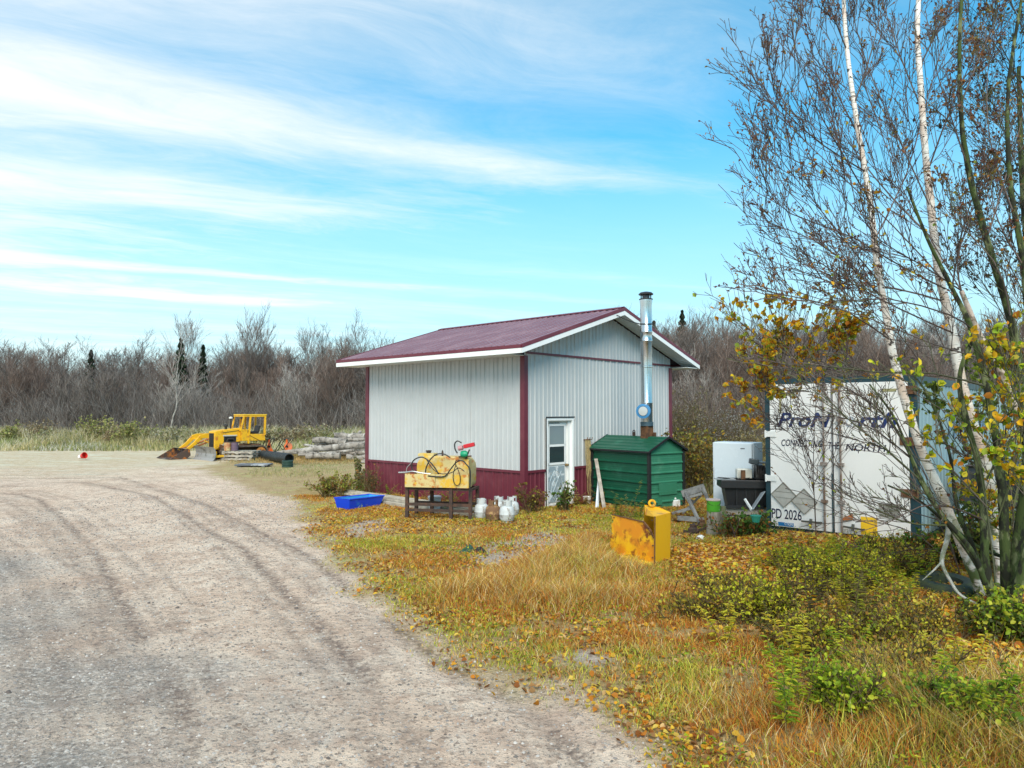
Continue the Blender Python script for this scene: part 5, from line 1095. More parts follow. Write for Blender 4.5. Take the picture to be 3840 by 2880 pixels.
TWIG = MC('twig_bark', .9, 0.)
barkg = M('grey_forest_bark', (.17, .15, .13), rough=.95, c2=(.09, .08, .07), s2=5, stretch=(1, 1, .3), c3=(.26, .25, .23), s3=3, t3=(.6, .7))
PAL = {'grey': [(.19, .165, .15), (.25, .22, .205), (.12, .105, .095)], 'brown': [(.215, .16, .135), (.165, .12, .105), (.27, .20, .165)], 'pale': [(.42, .39, .36), (.32, .29, .27), (.48, .45, .42)]}
variants = []
spec = [(101, 9.5, .38, 26, .75, .28, 'grey', 0), (102, 8.6, .42, 26, .8, .2, 'brown', 0), (103, 10.5, .30, 24, .55, .35, 'grey', 0), (104, 7.2, .42, 27, .85, .12, 'brown', 1), (105, 6.4, .46, 27, .9, .10, 'grey', 1), (106, 11., .34, 28, .6, .3, 'grey', 0), (107, 5.2, .5, 27, .9, .08, 'pale', 1)]
LBL = {'grey': ('bare grey deciduous tree standing in the wood behind the yard', 'tree'), 'brown': ('bare reddish brown deciduous tree standing in the wood behind the yard', 'tree'), 'pale': ('small bare pale grey tree at the front edge of the wood', 'tree')}
for (sd_, H, sp_, npm, fan, low, kind, cl) in spec:
    (tp, tr), cr_ = forest_tree(sd_, H, sp_, npm, fan, low, 6, cluster=bool(cl)); g = np.random.default_rng(sd_)
    root = thing('bare_tree', LBL[kind][0], LBL[kind][1], (0, 0, 0), 'bare '+kind+' trees of the wood')
    v, q, ids = tubes([(tp, tr)], 6); np_mesh('trunk', v, [q], barkg, parent=root, smooth=True)
    v, q, ids = tubes(cr_, 3); np_mesh('crown', v, [q], TWIG, setcols(ids, PAL[kind], g), parent=root)
    variants.append((root, kind, [False]))
RT = random.Random(5)
spots = []
def add_spots(n, xf, y0, y1, wts):
    for _ in range(n):
        y = RT.uniform(y0, y1); a, b_ = xf(y); spots.append((RT.uniform(a, b_), y, RT.choices(range(7), wts)[0]))
lx = lambda y: (-.76*y, -.15*y)
add_spots(46, lx, 59, 64, [1, 2, 1, 3, 4, 0, 5]); add_spots(42, lx, 64, 71, [3, 3, 3, 2, 2, 2, 0]); add_spots(30, lx, 71, 80, [3, 3, 4, 0, 0, 5, 0])
rx = lambda y: (.17*y, .80*y)
add_spots(44, rx, 50, 57, [1, 3, 1, 4, 3, 0, 3]); add_spots(46, rx, 57, 66, [2, 5, 2, 3, 1, 2, 0]); add_spots(30, rx, 66, 76, [3, 4, 3, 0, 0, 4, 0])
add_spots(14, lambda y: (-.15*y, .17*y), 60, 72, [3, 2, 3, 1, 1, 2, 0])
for x, y, k_ in spots:
    root, kind, used = variants[k_]
    if used[0]: o = copy_tree(root)
    else: o = root; used[0] = True
    s_ = RT.uniform(.82, 1.18); 
    right = x > 0
    q_x = x/y
    hgt = (.90 if right else .75)*s_*min(1, (y/62) if not right else y/58)
    if not right and q_x < -.45: hgt *= .92
    tgt_ = (2.3+(345 if right else 252)/2650*y)*RT.uniform(.84, 1.02); hgt = min(hgt*1.1, tgt_/(spec[k_][1]*1.22))
    if -.16 < q_x < .19: hgt *= .62
    if .12 < q_x < .19: hgt = min(hgt, .5)
    side = 'left wood' if q_x < -.16 else ('wood right behind the workshop' if q_x < .15 else ('wood between workshop and container' if q_x < .34 else 'wood behind the container')); row = 'front edge' if (y < 64 and x < 0) or (y < 57 and x > 0) else 'deeper part'
    o['label'] = {'grey': 'bare grey tree', 'brown': 'bare reddish brown tree', 'pale': 'small bare pale grey tree'}[kind]+' at the '+row+' of the '+side
    o.location = (x, y, 0); o.scale = (s_, s_, hgt); o.rotation_euler = (0, 0, RT.uniform(0, 6.28))
for root, kind, used in variants:
    if not used[0]: root.location = (-30, 70, 0)
# taller trees that stand out against the sky, left
for i, (px, top, k_, lb) in enumerate(((668, 1200, 5, 'tall bare tree with wide fan crown rising above the left wood near the spruce'), (905, 1205, 0, 'tall round crowned bare tree rising above the wood over the bulldozer'), (1010, 1220, 1, 'second tall round crowned bare tree, just right of the one over the bulldozer'), (1170, 1235, 5, 'tall slender bare tree above the wood midway to the workshop'), (1240, 1225, 2, 'tall fan shaped bare tree above the wood close left of the workshop roof'), (1330, 1235, 0, 'tall bare tree right beside the workshop roof end'))):
    root, kind, used = variants[k_]; o = copy_tree(root); y = 63+i*.7; H = spec[k_][1]; p = D(px, 1500, y); need = D(px, top, y).z; s_ = need/H/1.22
    o.location = (p.x, y, 0); o.scale = (s_*.95, s_*.95, s_); o.rotation_euler = (0, 0, i*1.3); o['label'] = lb; o['group'] = 'tall trees above the wood'
# far mass of the wood, one object
g = np.random.default_rng(77); V_ = []; Q_ = []; Cc = []; o_ = 0; protos = []
for sd_ in (201, 202, 203):
    (tp, tr), cr_ = forest_tree(sd_, 9., .40, 22, .8, .1, 4, cluster=True); v, q, ids = tubes([(tp, tr)]+cr_[:3], 3); protos.append((v, q, setcols(ids, PAL['brown']+PAL['grey'], g)))
for i in range(120):
    v, q, c = protos[i % 3]; a = g.random()*6.28; s_ = .75+.45*g.random(); y = g.uniform(74, 92); x = g.uniform(-.80, .85)*y
    m_ = np.array([[cos(a), -sin(a), 0], [sin(a), cos(a), 0], [0, 0, 1]]); 
    V_.append((v @ m_.T)*s_*np.array([1.25, 1.25, (2.3+(235 if x < 0 else 335)/2650*y)*.92/11.2/s_*(.7 if -.16 < x/y < .19 else 1)])+np.array([x, y, 0])); Q_.append(q+o_); Cc.append(c); o_ += len(v)
o = np_mesh('far_woodland', np.concatenate(V_), [np.concatenate(Q_)], TWIG, np.concatenate(Cc)); tag(o, 'dense far mass of bare trees filling the back of the wood', 'woodland', kind='stuff')
# understorey brush as one uncountable mass
def brush(n, xf, y0, y1, h, pal, seed):
    g = np.random.default_rng(seed); y = g.uniform(y0, y1, n); fx = g.random(n); a, b_ = xf(y); x = a+(b_-a)*fx; hh = h*(.5+.9*g.random(n))
    t = np.linspace(0, 1, 4)[None, :, None]; d = g.normal(size=(n, 3))*.32; d[:, 2] = 1; base = np.stack([x, y, 0*x], 1)
    pts = base[:, None, :]+d[:, None, :]*t*hh[:, None, None]+g.normal(size=(n, 4, 3))*.05*t*hh[:, None, None]; rad = (.012+.006*g.random(n))[:, None]*(1-.6*np.linspace(0, 1, 4)[None, :])
    k1, r1 = kids(pts, rad, 5, .5, .7, .2, 3, .1, .2, 1, .7, .07, g, .007); v, q, ids = tubes([(pts, rad), (k1, r1)], 3); return v, q, setcols(ids, pal, g)
B_ = [brush(4200, lambda y: (-.78*y, .0*y), 57, 66, 3.0, PAL['grey']+[(.33, .31, .30)], 31), brush(4600, lambda y: (.10*y, .82*y), 46, 58, 3.2, PAL['brown']+PAL['grey'], 32)]
o_ = 0; V_ = []; Q_ = []; Cc = []
for v, q, c in B_: V_.append(v); Q_.append(q+o_); Cc.append(c); o_ += len(v)
tag(np_mesh('undergrowth', np.concatenate(V_), [np.concatenate(Q_)], TWIG, np.concatenate(Cc)), 'tangled bare brush along the foot of the wood', 'undergrowth', kind='stuff')
# spruces
def spruce(px, top, y, lb, wid=1.0):
    p = D(px, 1600, y); H = D(px, top, y).z; g = np.random.default_rng(int(px)); root = thing('spruce_tree', lb, 'tree', (p.x, y, 0), 'spruces in the wood')
    MB().tube([(p.x, y, 0), (p.x, y, H*.97)], [.11, .02], 7).build('trunk', barkg, root)
    n = 8500; t = g.random(n)**.8; z = H*(.12+.88*t); rmax = wid*(1-t)**.8*1.15+.05; lay = .65+.35*np.sin(z*11); r_ = rmax*lay*np.sqrt(g.random(n)); a = g.random(n)*6.28
    pos = np.stack([p.x+r_*np.cos(a), y+r_*np.sin(a), z-r_*.35], 1); c = np.array([(.025, .045, .025)])*(.6+.9*g.random((n, 1))); v, q, cc2 = leaves_mesh(pos, .16+.1*g.random(n), c, g=g); np_mesh('crown', v, [q], MC('needles', .8, .1), cc2, parent=root)
spruce(672, 1272, 61.5, 'dark narrow spruce between the tall bare trees of the left wood', 1.1); spruce(335, 1315, 64, 'dark slim spruce in the left wood, left of the taller spruce', .8); spruce(757, 1295, 64, 'small spruce tip right of the tall spruce in the left wood', .7); spruce(2562, 1165, 68, 'dark spruce top above the wood right of the workshop roof', 1.7); spruce(2455, 1205, 68, 'dark spruce top just beside the workshop gable', 1.7)
# lone pale leaning birch at the front of the left wood
g = np.random.default_rng(8); tpts = np.array([smooth_path([D(640, 1612, 56.), D(650, 1560, 56.), D(664, 1520, 56.), D(660, 1440, 56.), D(672, 1330, 56.), D(690, 1260, 56.)], 10)]); trad = np.linspace(.075, .012, 10)[None]
root = thing('young_birch', 'slender pale birch leaning at the front edge of the left wood', 'tree', tuple(tpts[0, 0])); v, q, ids = tubes([(tpts, trad)], 6); np_mesh('trunk', v, [q], M('pale_far_bark', (.34, .32, .29), rough=.8, c2=(.16, .14, .12), s2=6), parent=root)
k1, r1 = kids(tpts, trad, 22, .35, .8, .3, 5, .3, .35, 1, .5, .04, g, .014); k2, r2 = kids(k1, r1, 6, .5, .7, .2, 3, .1, .2, 1, .6, .05, g, .009); v, q, ids = tubes([(k1, r1), (k2, r2)], 3); np_mesh('crown', v, [q], TWIG, setcols(ids, PAL['pale'], g), parent=root)
# ------------------------------------------------------------------ birches on the right
def px_path(pts, K):
    """[(px, py, depth)] -> smooth world path"""
    return smooth_path([D(*p) for p in pts], K)
LEAFM = MC('leaf_surface', .55, .48)
BR = MC('branch_bark', .85, 0.)
PURP = [(.10, .075, .07), (.14, .10, .09), (.07, .055, .05), (.16, .13, .12)]
MOSS = [(.12, .13, .06), (.09, .10, .06), (.13, .11, .09)]
DRYL = np.array([(.22, .09, .06), (.34, .14, .06), (.14, .07, .07), (.46, .20, .04), (.40, .28, .06)])
YELL = np.array([(.92, .52, .02), (.86, .38, .02), (.92, .68, .04), (.60, .22, .02), (.62, .52, .08), (.35, .45, .05)])
YGRN = np.array([(.50, .60, .03), (.68, .68, .04), (.30, .48, .03), (.75, .62, .04)])
def near_tree(root, mains, seed, n2=9, n3=5, n4=3, pal=PURP, rs=.02, spread=(.42, .5, .55), trunk_br=None, leaf_n=0, leafc=DRYL, leafsz=(.022, .035), up=.18, leafzone=None, bent=.1):
    g = np.random.default_rng(seed); K = 9; mp = np.array([px_path(m, K) for m in mains]); mr = np.array([(m_r if False else rs)*np.linspace(1, .22, K)*(1 if True else 1) for m_r in mains])
    k2, r2 = kids(mp, mr, n2, spread[0], .55, up, 6, bent, .12, .86, .55, .035, g, .0042)
    k3, r3 = kids(k2, r2, n3, spread[1], .6, up, 4, bent, .15, 1., .65, .05, g, .0032)
    k4, r4 = kids(k3, r3, n4, spread[2], .6, up*.6, 3, .0, .2, 1., .8, .06, g, .0026)
    v, q, ids = tubes([(mp, mr), (k2, r2), (k3, r3), (k4, r4)], 4 if len(mains) < 30 else 3)
    np_mesh('branches', v, [q], BR, setcols(ids, pal, g), parent=root)
    if leaf_n:
        tips = np.concatenate([k4[:, -1], k3[:, -1], k4[:, 1]]);
        if leafzone is not None: tips = tips[leafzone(tips)]
        if len(tips):
            sel = g.integers(0, len(tips), leaf_n); pos = tips[sel]+g.normal(size=(leaf_n, 3))*.012; c = leafc[g.integers(0, len(leafc), leaf_n)]*(.7+.5*g.random((leaf_n, 1)))
            v, q, cc2 = leaves_mesh(pos, leafsz[0]+(leafsz[1]-leafsz[0])*g.random(leaf_n), c, 0., g=g); np_mesh('leaves', v, [q], LEAFM, cc2, parent=root)
def trunk(root, pts, r0, r1, mat, name='trunk', n=12):
    K = 26; p = px_path(pts, K); r_ = np.linspace(r0, r1, K); r_[:3] *= np.array([1.35, 1.15, 1.05]); mb_ = MB().tube([Vector(q) for q in smooth_path(p, 90)], list(np.interp(np.linspace(0, K-1, 90), np.arange(K), r_)), 14, cap=False); pp_ = smooth_path(p, 90)
    rough_ = .16 if name == 'stem' else .07
    for i_, v_ in enumerate(mb_.v):
        c0 = Vector(pp_[i_//14]); d0 = v_-c0; f0 = 1+rough_*(2*float(vn(np.array(v_.z*9+v_.x*3), np.array(atan2(d0.y, d0.x)*1.2), 1., 7))-1)+.10*math.exp(-((v_.z % .9)-.45)**2/.004); mb_.v[i_] = c0+d0*f0
    mb_.build(name, mat, root, smooth=True)
    return p
bm = MATS['birch_bark']
mossy = M('mossy_green_bark', (.05, .075, .02), rough=.95, c2=(.14, .16, .075), s2=8, t2=(.5, .6), c3=(.018, .02, .012), s3=11, t3=(.46, .56), stretch=(1, 1, .45), bump=.8, bs=24)
bA = thing('birch_tree', 'left white birch whose trunk crosses in front of the container doors', 'birch tree', tuple(P(3700, 2262)))
trunk(bA, [(3700, 2262, 8.5), (3655, 2150, 8.5), (3585, 1990, 8.55), (3520, 1830, 8.6), (3446, 1663, 8.6), (3359, 1374, 8.6), (3318, 1150, 8.6), (3288, 980, 8.6), (3262, 752, 8.55), (3209, 431, 8.5), (3170, 118, 8.5), (3155, -250, 8.5)], .070, .020, bm)
mA = [[(3300, 1060, 8.6), (3150, 880, 8.4), (3010, 700, 8.2), (2900, 560, 8.1), (2870, 470, 8.)],
      [(3265, 760, 8.5), (3150, 560, 8.3), (3050, 380, 8.2), (2985, 200, 8.1), (2960, 60, 8.)],
      [(3225, 520, 8.5), (3130, 330, 8.7), (3040, 120, 8.8), (2990, -40, 8.9)],
      [(3280, 900, 8.6), (3400, 650, 8.8), (3460, 430, 9.), (3520, 220, 9.1), (3560, 0, 9.2)],
      [(3200, 400, 8.5), (3260, 220, 8.3), (3300, 60, 8.2), (3330, -100, 8.2)],
      [(3345, 1280, 8.6), (3180, 1170, 8.2), (3010, 1120, 7.9), (2860, 1090, 7.7), (2850, 1085, 7.6)],
      [(3310, 1120, 8.6), (3200, 1010, 8.9), (3050, 900, 9.2), (2920, 850, 9.4), (2860, 830, 9.6)],
      [(3180, 200, 8.5), (3110, 20, 8.4), (3050, -150, 8.3)],
      [(3240, 640, 8.5), (3080, 540, 8.1), (2930, 400, 7.9), (2890, 270, 7.8), (2860, 170, 7.7)]]
near_tree(bA, mA, 41, 15, 6, 2, PURP, .0115, spread=(.36, .42, .5), up=.30, leaf_n=1300, leafsz=(.02, .04))
bB = thing('birch_tree', 'middle white birch with the tallest thick trunk, right of the container doors', 'birch tree', tuple(P(3790, 2200)))
trunk(bB, [(3765, 2215, 8.9), (3750, 2050, 8.9), (3722, 1880, 8.9), (3690, 1720, 8.9), (3644, 1581, 8.9), (3598, 1398, 8.9), (3562, 1200, 8.9), (3520, 1018, 8.9), (3492, 783, 8.9), (3468, 548, 8.9), (3452, 313, 8.9), (3440, 118, 8.9), (3455, -200, 8.9)], .084, .026, bm)
mB = [[(3545, 1060, 8.9), (3400, 900, 8.5), (3220, 720, 8.2), (3050, 560, 7.9), (2900, 400, 7.7), (2880, 360, 7.6)],
      [(3560, 1090, 8.9), (3380, 1000, 8.4), (3180, 880, 8.), (2980, 810, 7.7), (2870, 720, 7.5), (2820, 660, 7.4)],
      [(3600, 1260, 8.9), (3420, 1180, 8.6), (3220, 1080, 8.3), (3040, 960, 8.1), (2880, 900, 8.), (2820, 860, 7.9)],
      [(3500, 800, 8.9), (3370, 520, 8.7), (3250, 240, 8.6), (3190, 20, 8.5), (3160, -90, 8.5)],
      [(3480, 640, 8.9), (3560, 420, 8.8), (3650, 210, 8.7), (3730, 0, 8.6)],
      [(3570, 1080, 8.9), (3610, 860, 8.6), (3680, 660, 8.4), (3800, 430, 8.2)],
      [(3460, 420, 8.9), (3380, 220, 9.1), (3320, 40, 9.2), (3290, -80, 9.3)],
      [(3450, 250, 8.9), (3530, 80, 9.), (3600, -60, 9.1)],
      [(3540, 1130, 8.9), (3350, 1080, 9.2), (3120, 1060, 9.5), (2960, 1000, 9.8), (2870, 1020, 10.)],
      [(3500, 900, 8.9), (3300, 690, 9.2), (3150, 480, 9.5), (3050, 250, 9.7)]]
near_tree(bB, mB, 42, 15, 6, 2, PURP, .012, spread=(.36, .42, .5), up=.30, leaf_n=1300, leafsz=(.02, .04))
bC = thing('birch_tree', 'right pinkish birch leaning in from the right edge of the photo', 'birch tree', tuple(P(4040, 2150)))
trunk(bC, [(4040, 2150, 9.0), (3960, 1930, 8.9), (3860, 1690, 8.8), (3800, 1520, 8.7), (3745, 1374, 8.6), (3690, 1290, 8.6), (3650, 1200, 8.6), (3605, 1090, 8.6)], .06, .028, M('pinkish_birch_bark', (.52, .43, .37), rough=.85, c2=(.20, .15, .11), s2=7, t2=(.52, .62), c3=(.12, .13, .07), s3=5, t3=(.56, .66), bump=.5))
mC = [[(3605, 1090, 8.6), (3450, 990, 8.3), (3300, 900, 8.1), (3170, 740, 7.9), (3050, 600, 7.8)], [(3605, 1090, 8.6), (3590, 980, 8.5), (3640, 800, 8.4), (3700, 640, 8.3)], [(3740, 1360, 8.6), (3500, 1290, 8.2), (3250, 1190, 7.9), (3020, 1130, 7.7), (2850, 1120, 7.6)], [(3800, 1520, 8.7), (3830, 1300, 8.6), (3850, 1100, 8.5), (3880, 900, 8.4)],
      [(3610, 1100, 8.6), (3480, 880, 8.9), (3380, 700, 9.1), (3300, 480, 9.3), (3230, 280, 9.4)]]
near_tree(bC, mC, 43, 14, 6, 4, PURP, .011, spread=(.30, .48, .5), leaf_n=500, leafc=np.concatenate([DRYL, YELL]), leafsz=(.03, .055))
# mossy multi-stemmed tree
mt = thing('multi_stem_tree', 'mossy green multi stemmed tree whose stems rise from one dark base at the right edge', 'tree', tuple(P(3760, 2330)))
stems = [([(3755, 2330, 7.9), (3700, 2150, 7.9), (3690, 1950, 7.9), (3670, 1750, 7.9), (3620, 1560, 7.9), (3600, 1400, 7.9), (3660, 1250, 7.9)], .052, .018),
 ([(3780, 2330, 7.9), (3770, 2100, 7.85), (3760, 1850, 7.8), (3735, 1650, 7.8), (3700, 1450, 7.8), (3640, 1230, 7.8), (3560, 1060, 7.8), (3480, 900, 7.8), (3400, 700, 7.8)], .058, .012),
 ([(3800, 2320, 7.8), (3815, 2050, 7.8), (3850, 1780, 7.8), (3835, 1500, 7.8), (3790, 1200, 7.8), (3700, 900, 7.8), (3630, 627, 7.8), (3602, 392, 7.8), (3600, 100, 7.8), (3620, -200, 7.8)], .060, .014),
 ([(3760, 2340, 7.8), (3700, 2200, 7.7), (3640, 2060, 7.6), (3530, 1930, 7.5), (3450, 1800, 7.4), (3400, 1680, 7.4), (3330, 1560, 7.4)], .036, .009),
 ([(3770, 2320, 7.9), (3660, 2110, 8.0), (3560, 1970, 8.1), (3490, 1860, 8.2), (3420, 1720, 8.3), (3350, 1560, 8.4), (3260, 1440, 8.5)], .034, .009),
 ([(3790, 2340, 7.7), (3830, 2150, 7.6), (3900, 1900, 7.5), (3880, 1600, 7.4), (3860, 1300, 7.4), (3840, 1000, 7.4), (3790, 700, 7.4), (3780, 350, 7.4), (3830, 0, 7.4)], .055, .014),
 ([(3740, 2330, 8.0), (3660, 2080, 8.1), (3590, 1900, 8.2), (3560, 1700, 8.3), (3490, 1500, 8.4), (3420, 1400, 8.4)], .030, .010),
 ([(3820, 2300, 7.9), (3800, 2120, 8.0), (3650, 2040, 8.2), (3450, 1880, 8.3), (3330, 1820, 8.3)], .030, .010)]
for s_, r0, r1 in stems: trunk(mt, s_, r0, r1, mossy, 'stem', 10)
mM = [[(3450, 1800, 7.4), (3330, 1690, 7.2), (3200, 1590, 7.1), (3080, 1480, 7.0), (2960, 1460, 6.9)], [(3420, 1720, 8.3), (3260, 1600, 8.), (3100, 1560, 7.8), (2950, 1580, 7.7)], [(3560, 1970, 8.1), (3400, 1960, 8.), (3250, 1890, 7.9), (3130, 1830, 7.8)], [(3700, 1450, 7.8), (3500, 1400, 7.6), (3280, 1395, 7.5), (3050, 1370, 7.4), (2880, 1400, 7.3)],
      [(3400, 1680, 7.4), (3320, 1560, 7.3), (3220, 1480, 7.2), (3120, 1430, 7.2)], [(3640, 1230, 7.8), (3560, 1180, 7.6), (3330, 1120, 7.4), (3100, 1130, 7.3), (2920, 1060, 7.2)], [(3790, 1200, 7.8), (3740, 1000, 7.5), (3560, 800, 7.3), (3420, 640, 7.2)], [(3700, 900, 7.8), (3760, 700, 7.9), (3820, 500, 8.), (3860, 300, 8.)],
      [(3630, 627, 7.8), (3560, 420, 7.7), (3500, 220, 7.6), (3470, 30, 7.6)], [(3602, 392, 7.8), (3680, 200, 7.8), (3740, 60, 7.8), (3800, -60, 7.8)], [(3840, 1000, 7.4), (3740, 820, 7.3), (3700, 600, 7.2)], [(3800, 800, 7.4), (3720, 560, 7.3), (3700, 350, 7.3), (3720, 120, 7.3)], [(3690, 1950, 7.9), (3560, 1900, 7.6), (3450, 1900, 7.4), (3330, 1960, 7.3), (3200, 2000, 7.3)], [(3670, 1750, 7.9), (3540, 1660, 8.2), (3440, 1640, 8.4)]]
near_tree(mt, mM, 44, 12, 5, 2, PURP+MOSS, .011, spread=(.30, .48, .5), leaf_n=1300, leafc=DRYL*.85, leafsz=(.024, .045), leafzone=lambda t: (t[:, 2] > 3.0) | (t[:, 0] > .60*t[:, 1]))
tw = thing('bare_shrub', 'thin bare shrub arching across the front of the container doors', 'shrub', tuple(P(3600, 2150)))
mW = [[(3600, 2150, 9.6), (3520, 1950, 9.4), (3400, 1780, 9.2), (3240, 1660, 9.), (3080, 1620, 8.8), (2960, 1650, 8.7)], [(3600, 2150, 9.6), (3500, 1850, 9.4), (3360, 1600, 9.2), (3200, 1470, 9.), (3040, 1400, 8.9), (2900, 1380, 8.8)], [(3520, 1950, 9.4), (3350, 1900, 9.2), (3180, 1850, 9.), (3040, 1740, 8.9), (2960, 1700, 8.9)],
      [(3600, 2150, 9.6), (3450, 2010, 9.3), (3300, 1960, 9.1), (3150, 1940, 9.), (3030, 1900, 8.9)], [(3480, 1800, 9.4), (3320, 1480, 9.4), (3180, 1330, 9.3), (3050, 1260, 9.2)], [(3500, 1850, 9.4), (3380, 1740, 9.), (3220, 1600, 8.8), (3100, 1530, 8.7), (2980, 1510, 8.6)], [(3560, 2060, 9.5), (3420, 2060, 9.3), (3300, 2080, 9.2), (3180, 2060, 9.1)]]
near_tree(tw, mW, 48, 5, 2, 2, PURP, .0075, spread=(.34, .5, .5), leaf_n=260, leafc=np.concatenate([DRYL*.6, YGRN]), leafsz=(.02, .045), up=.02)
# darker tree filling the right edge
et = thing('bare_tree', 'dark twiggy tree half cut off by the right edge of the photo, behind the birches', 'tree', tuple(P(3900, 2050)))
trunk(et, [(3900, 2050, 12.), (3880, 1700, 12.), (3870, 1300, 12.), (3850, 900, 12.), (3830, 600, 12.), (3820, 250, 12.)], .09, .03, mossy)
mE = [[(3870, 1400-160*i, 12.), (3800+30*(i % 2), 1250-165*i, 11.6+.3*(i % 3)), (3700+40*(i % 3), 1080-165*i, 11.4), (3600+60*(i % 3), 950-160*i, 11.2)] for i in range(8)]+[[(3860, 1200-200*i, 12), (3900, 1000-200*i, 12.3), (3960, 850-200*i, 12.4)] for i in range(5)]
near_tree(et, mE, 45, 12, 6, 2, [(.05, .05, .045), (.08, .075, .06)], .014, spread=(.5, .5, .5), leaf_n=3800, leafc=np.array([(.05, .06, .05), (.10, .10, .05), (.16, .09, .05), (.08, .07, .09), (.12, .12, .05)]), leafsz=(.035, .06))
# yellow leaved shrub hanging left of the birches
ys = thing('yellow_leaved_shrub', 'thin shrub with orange and yellow leaves in front of the left container post', 'shrub', tuple(P(3060, 2015)))
mY = [[(3060, 2015, 12.3), (3050, 1800, 11.), (3010, 1600, 10.4), (2960, 1430, 10.1), (2900, 1300, 10.), (2850, 1200, 10.)], [(3060, 2015, 12.3), (3050, 1750, 11.2), (3060, 1500, 10.5), (3080, 1300, 10.3), (3060, 1180, 10.2)], [(3050, 1700, 11.), (2980, 1640, 10.5), (2900, 1580, 10.2), (2830, 1550, 10.)], [(3060, 1500, 10.5), (2990, 1380, 10.2), (2920, 1260, 10.), (2880, 1130, 9.9)], [(3080, 1420, 10.4), (3150, 1300, 10.2), (3200, 1220, 10.)], [(3050, 1750, 11.), (2950, 1540, 10.4), (2860, 1450, 10.2), (2800, 1420, 10.)]]
near_tree(ys, mY, 46, 15, 5, 2, PURP, .007, spread=(.36, .5, .5), leaf_n=2300, leafc=YELL, leafsz=(.05, .09), up=.1, leafzone=lambda t: (t[:, 2] < 3.95) & (t[:, 2] > np.where(t[:, 0] > .355*t[:, 1], 2.5, 1.95)))
# lower yellow green branches among the trunks
for i, (pts, lb, n) in enumerate((([[(3745, 2300, 7.6), (3700, 1900, 7.3), (3640, 1650, 7.1), (3520, 1480, 7.), (3400, 1460, 7.)], [(3740, 1950, 7.4), (3820, 1700, 7.2), (3830, 1500, 7.1), (3780, 1350, 7.)], [(3700, 1900, 7.3), (3560, 1750, 7.2), (3420, 1600, 7.2), (3330, 1560, 7.2)], [(3700, 1800, 7.3), (3780, 1580, 7.2), (3700, 1400, 7.1), (3600, 1330, 7.)]], 'slim sapling with yellow green leaves growing among the mossy stems', 330),)):
    t_ = thing('green_leaved_sapling', lb, 'sapling', tuple(P(3745, 2300))); near_tree(t_, pts, 50+i, 9, 3, 2, MOSS, .010, spread=(.28, .5, .5), leaf_n=n, leafc=np.concatenate([YGRN, YELL, YGRN]), leafsz=(.05, .09), up=.1)
for i, (pts, lb, n, pal) in enumerate((
 ([[(3790, 2280, 8.6), (3800, 1950, 8.5), (3770, 1700, 8.4), (3720, 1500, 8.4)], [(3800, 1900, 8.5), (3850, 1650, 8.4), (3860, 1420, 8.4)], [(3790, 1800, 8.5), (3690, 1650, 8.5), (3600, 1520, 8.5)], [(3800, 2050, 8.5), (3700, 1900, 8.4), (3620, 1830, 8.4)]], 'leafy yellow sapling behind the right birch trunks, in front of the container side', 620, np.concatenate([YGRN, YELL])),
 ([[(3700, 2250, 9.6), (3690, 1900, 9.6), (3650, 1600, 9.6), (3600, 1400, 9.6)], [(3690, 1900, 9.6), (3760, 1650, 9.6), (3800, 1450, 9.6)], [(3690, 1800, 9.6), (3560, 1620, 9.6), (3480, 1480, 9.6)]], 'dark green leaved sapling close against the container side wall', 900, np.array([(.10, .16, .03), (.18, .24, .04), (.30, .36, .04)])),
 ([[(3880, 2300, 7.2), (3870, 1900, 7.1), (3830, 1500, 7.), (3800, 1150, 7.)], [(3870, 1900, 7.1), (3790, 1750, 7.), (3740, 1700, 7.)], [(3850, 1600, 7.), (3780, 1400, 6.9), (3740, 1260, 6.9)]], 'nearest green and yellow leaved sapling at the right edge of the photo', 330, np.concatenate([YGRN, YGRN, YELL])))):
    t_ = thing('green_leaved_sapling', lb, 'sapling', tuple(P(*pts[0][0][:2]))); near_tree(t_, pts, 60+i, 11, 4, 2, MOSS, .010, spread=(.30, .5, .5), leaf_n=n, leafc=pal, leafsz=(.045, .09), up=.1)
# bushes right of the workshop, behind the furnace
def leafy_bush(px, py, dp, w, h, n, pal, lb, name='leafy_bush', seed=1, sz=(.05, .1), stems=26):
    g = np.random.default_rng(seed); p = D(px, py, dp); p.z = 0; root = thing(name, lb, 'bush', tuple(p)); m = stems
    az = g.random(m)*6.28; t = np.linspace(0, 1, 6)[None, :, None]; d = np.stack([np.cos(az)*w*g.random(m), np.sin(az)*w*.6*g.random(m), h*(.6+.5*g.random(m))], 1); b0 = np.stack([p.x+g.normal(size=m)*w*.25, p.y+g.normal(size=m)*w*.2, 0*az], 1)
    pts = b0[:, None, :]+d[:, None, :]*t+g.normal(size=(m, 6, 3))*.03*t; rad = .012*np.linspace(1, .3, 6)[None]*np.ones((m, 1)); k1, r1 = kids(pts, rad, 9, .4, .7, .15, 4, .1, .1, 1, .6, .05, g, .004); k2, r2 = kids(k1, r1, 4, .5, .7, .1, 3, 0, .2, 1, .7, .06, g, .003)
    v, q, ids = tubes([(pts, rad), (k1, r1), (k2, r2)], 3); np_mesh('stems', v, [q], BR, setcols(ids, [(.10, .07, .035), (.14, .10, .05), (.12, .11, .04)], g), parent=root)
    tips = np.concatenate([k2[:, -1], k2[:, 1], k1[:, -1]]); sel = g.integers(0, len(tips), n); pal = np.array(pal); c = pal[g.integers(0, len(pal), n)]*(.65+.6*g.random((n, 1))); v, q, c2 = leaves_mesh(tips[sel]+g.normal(size=(n, 3))*.03, sz[0]+(sz[1]-sz[0])*g.random(n), c, g=g); np_mesh('leaves', v, [q], LEAFM, c2, parent=root)
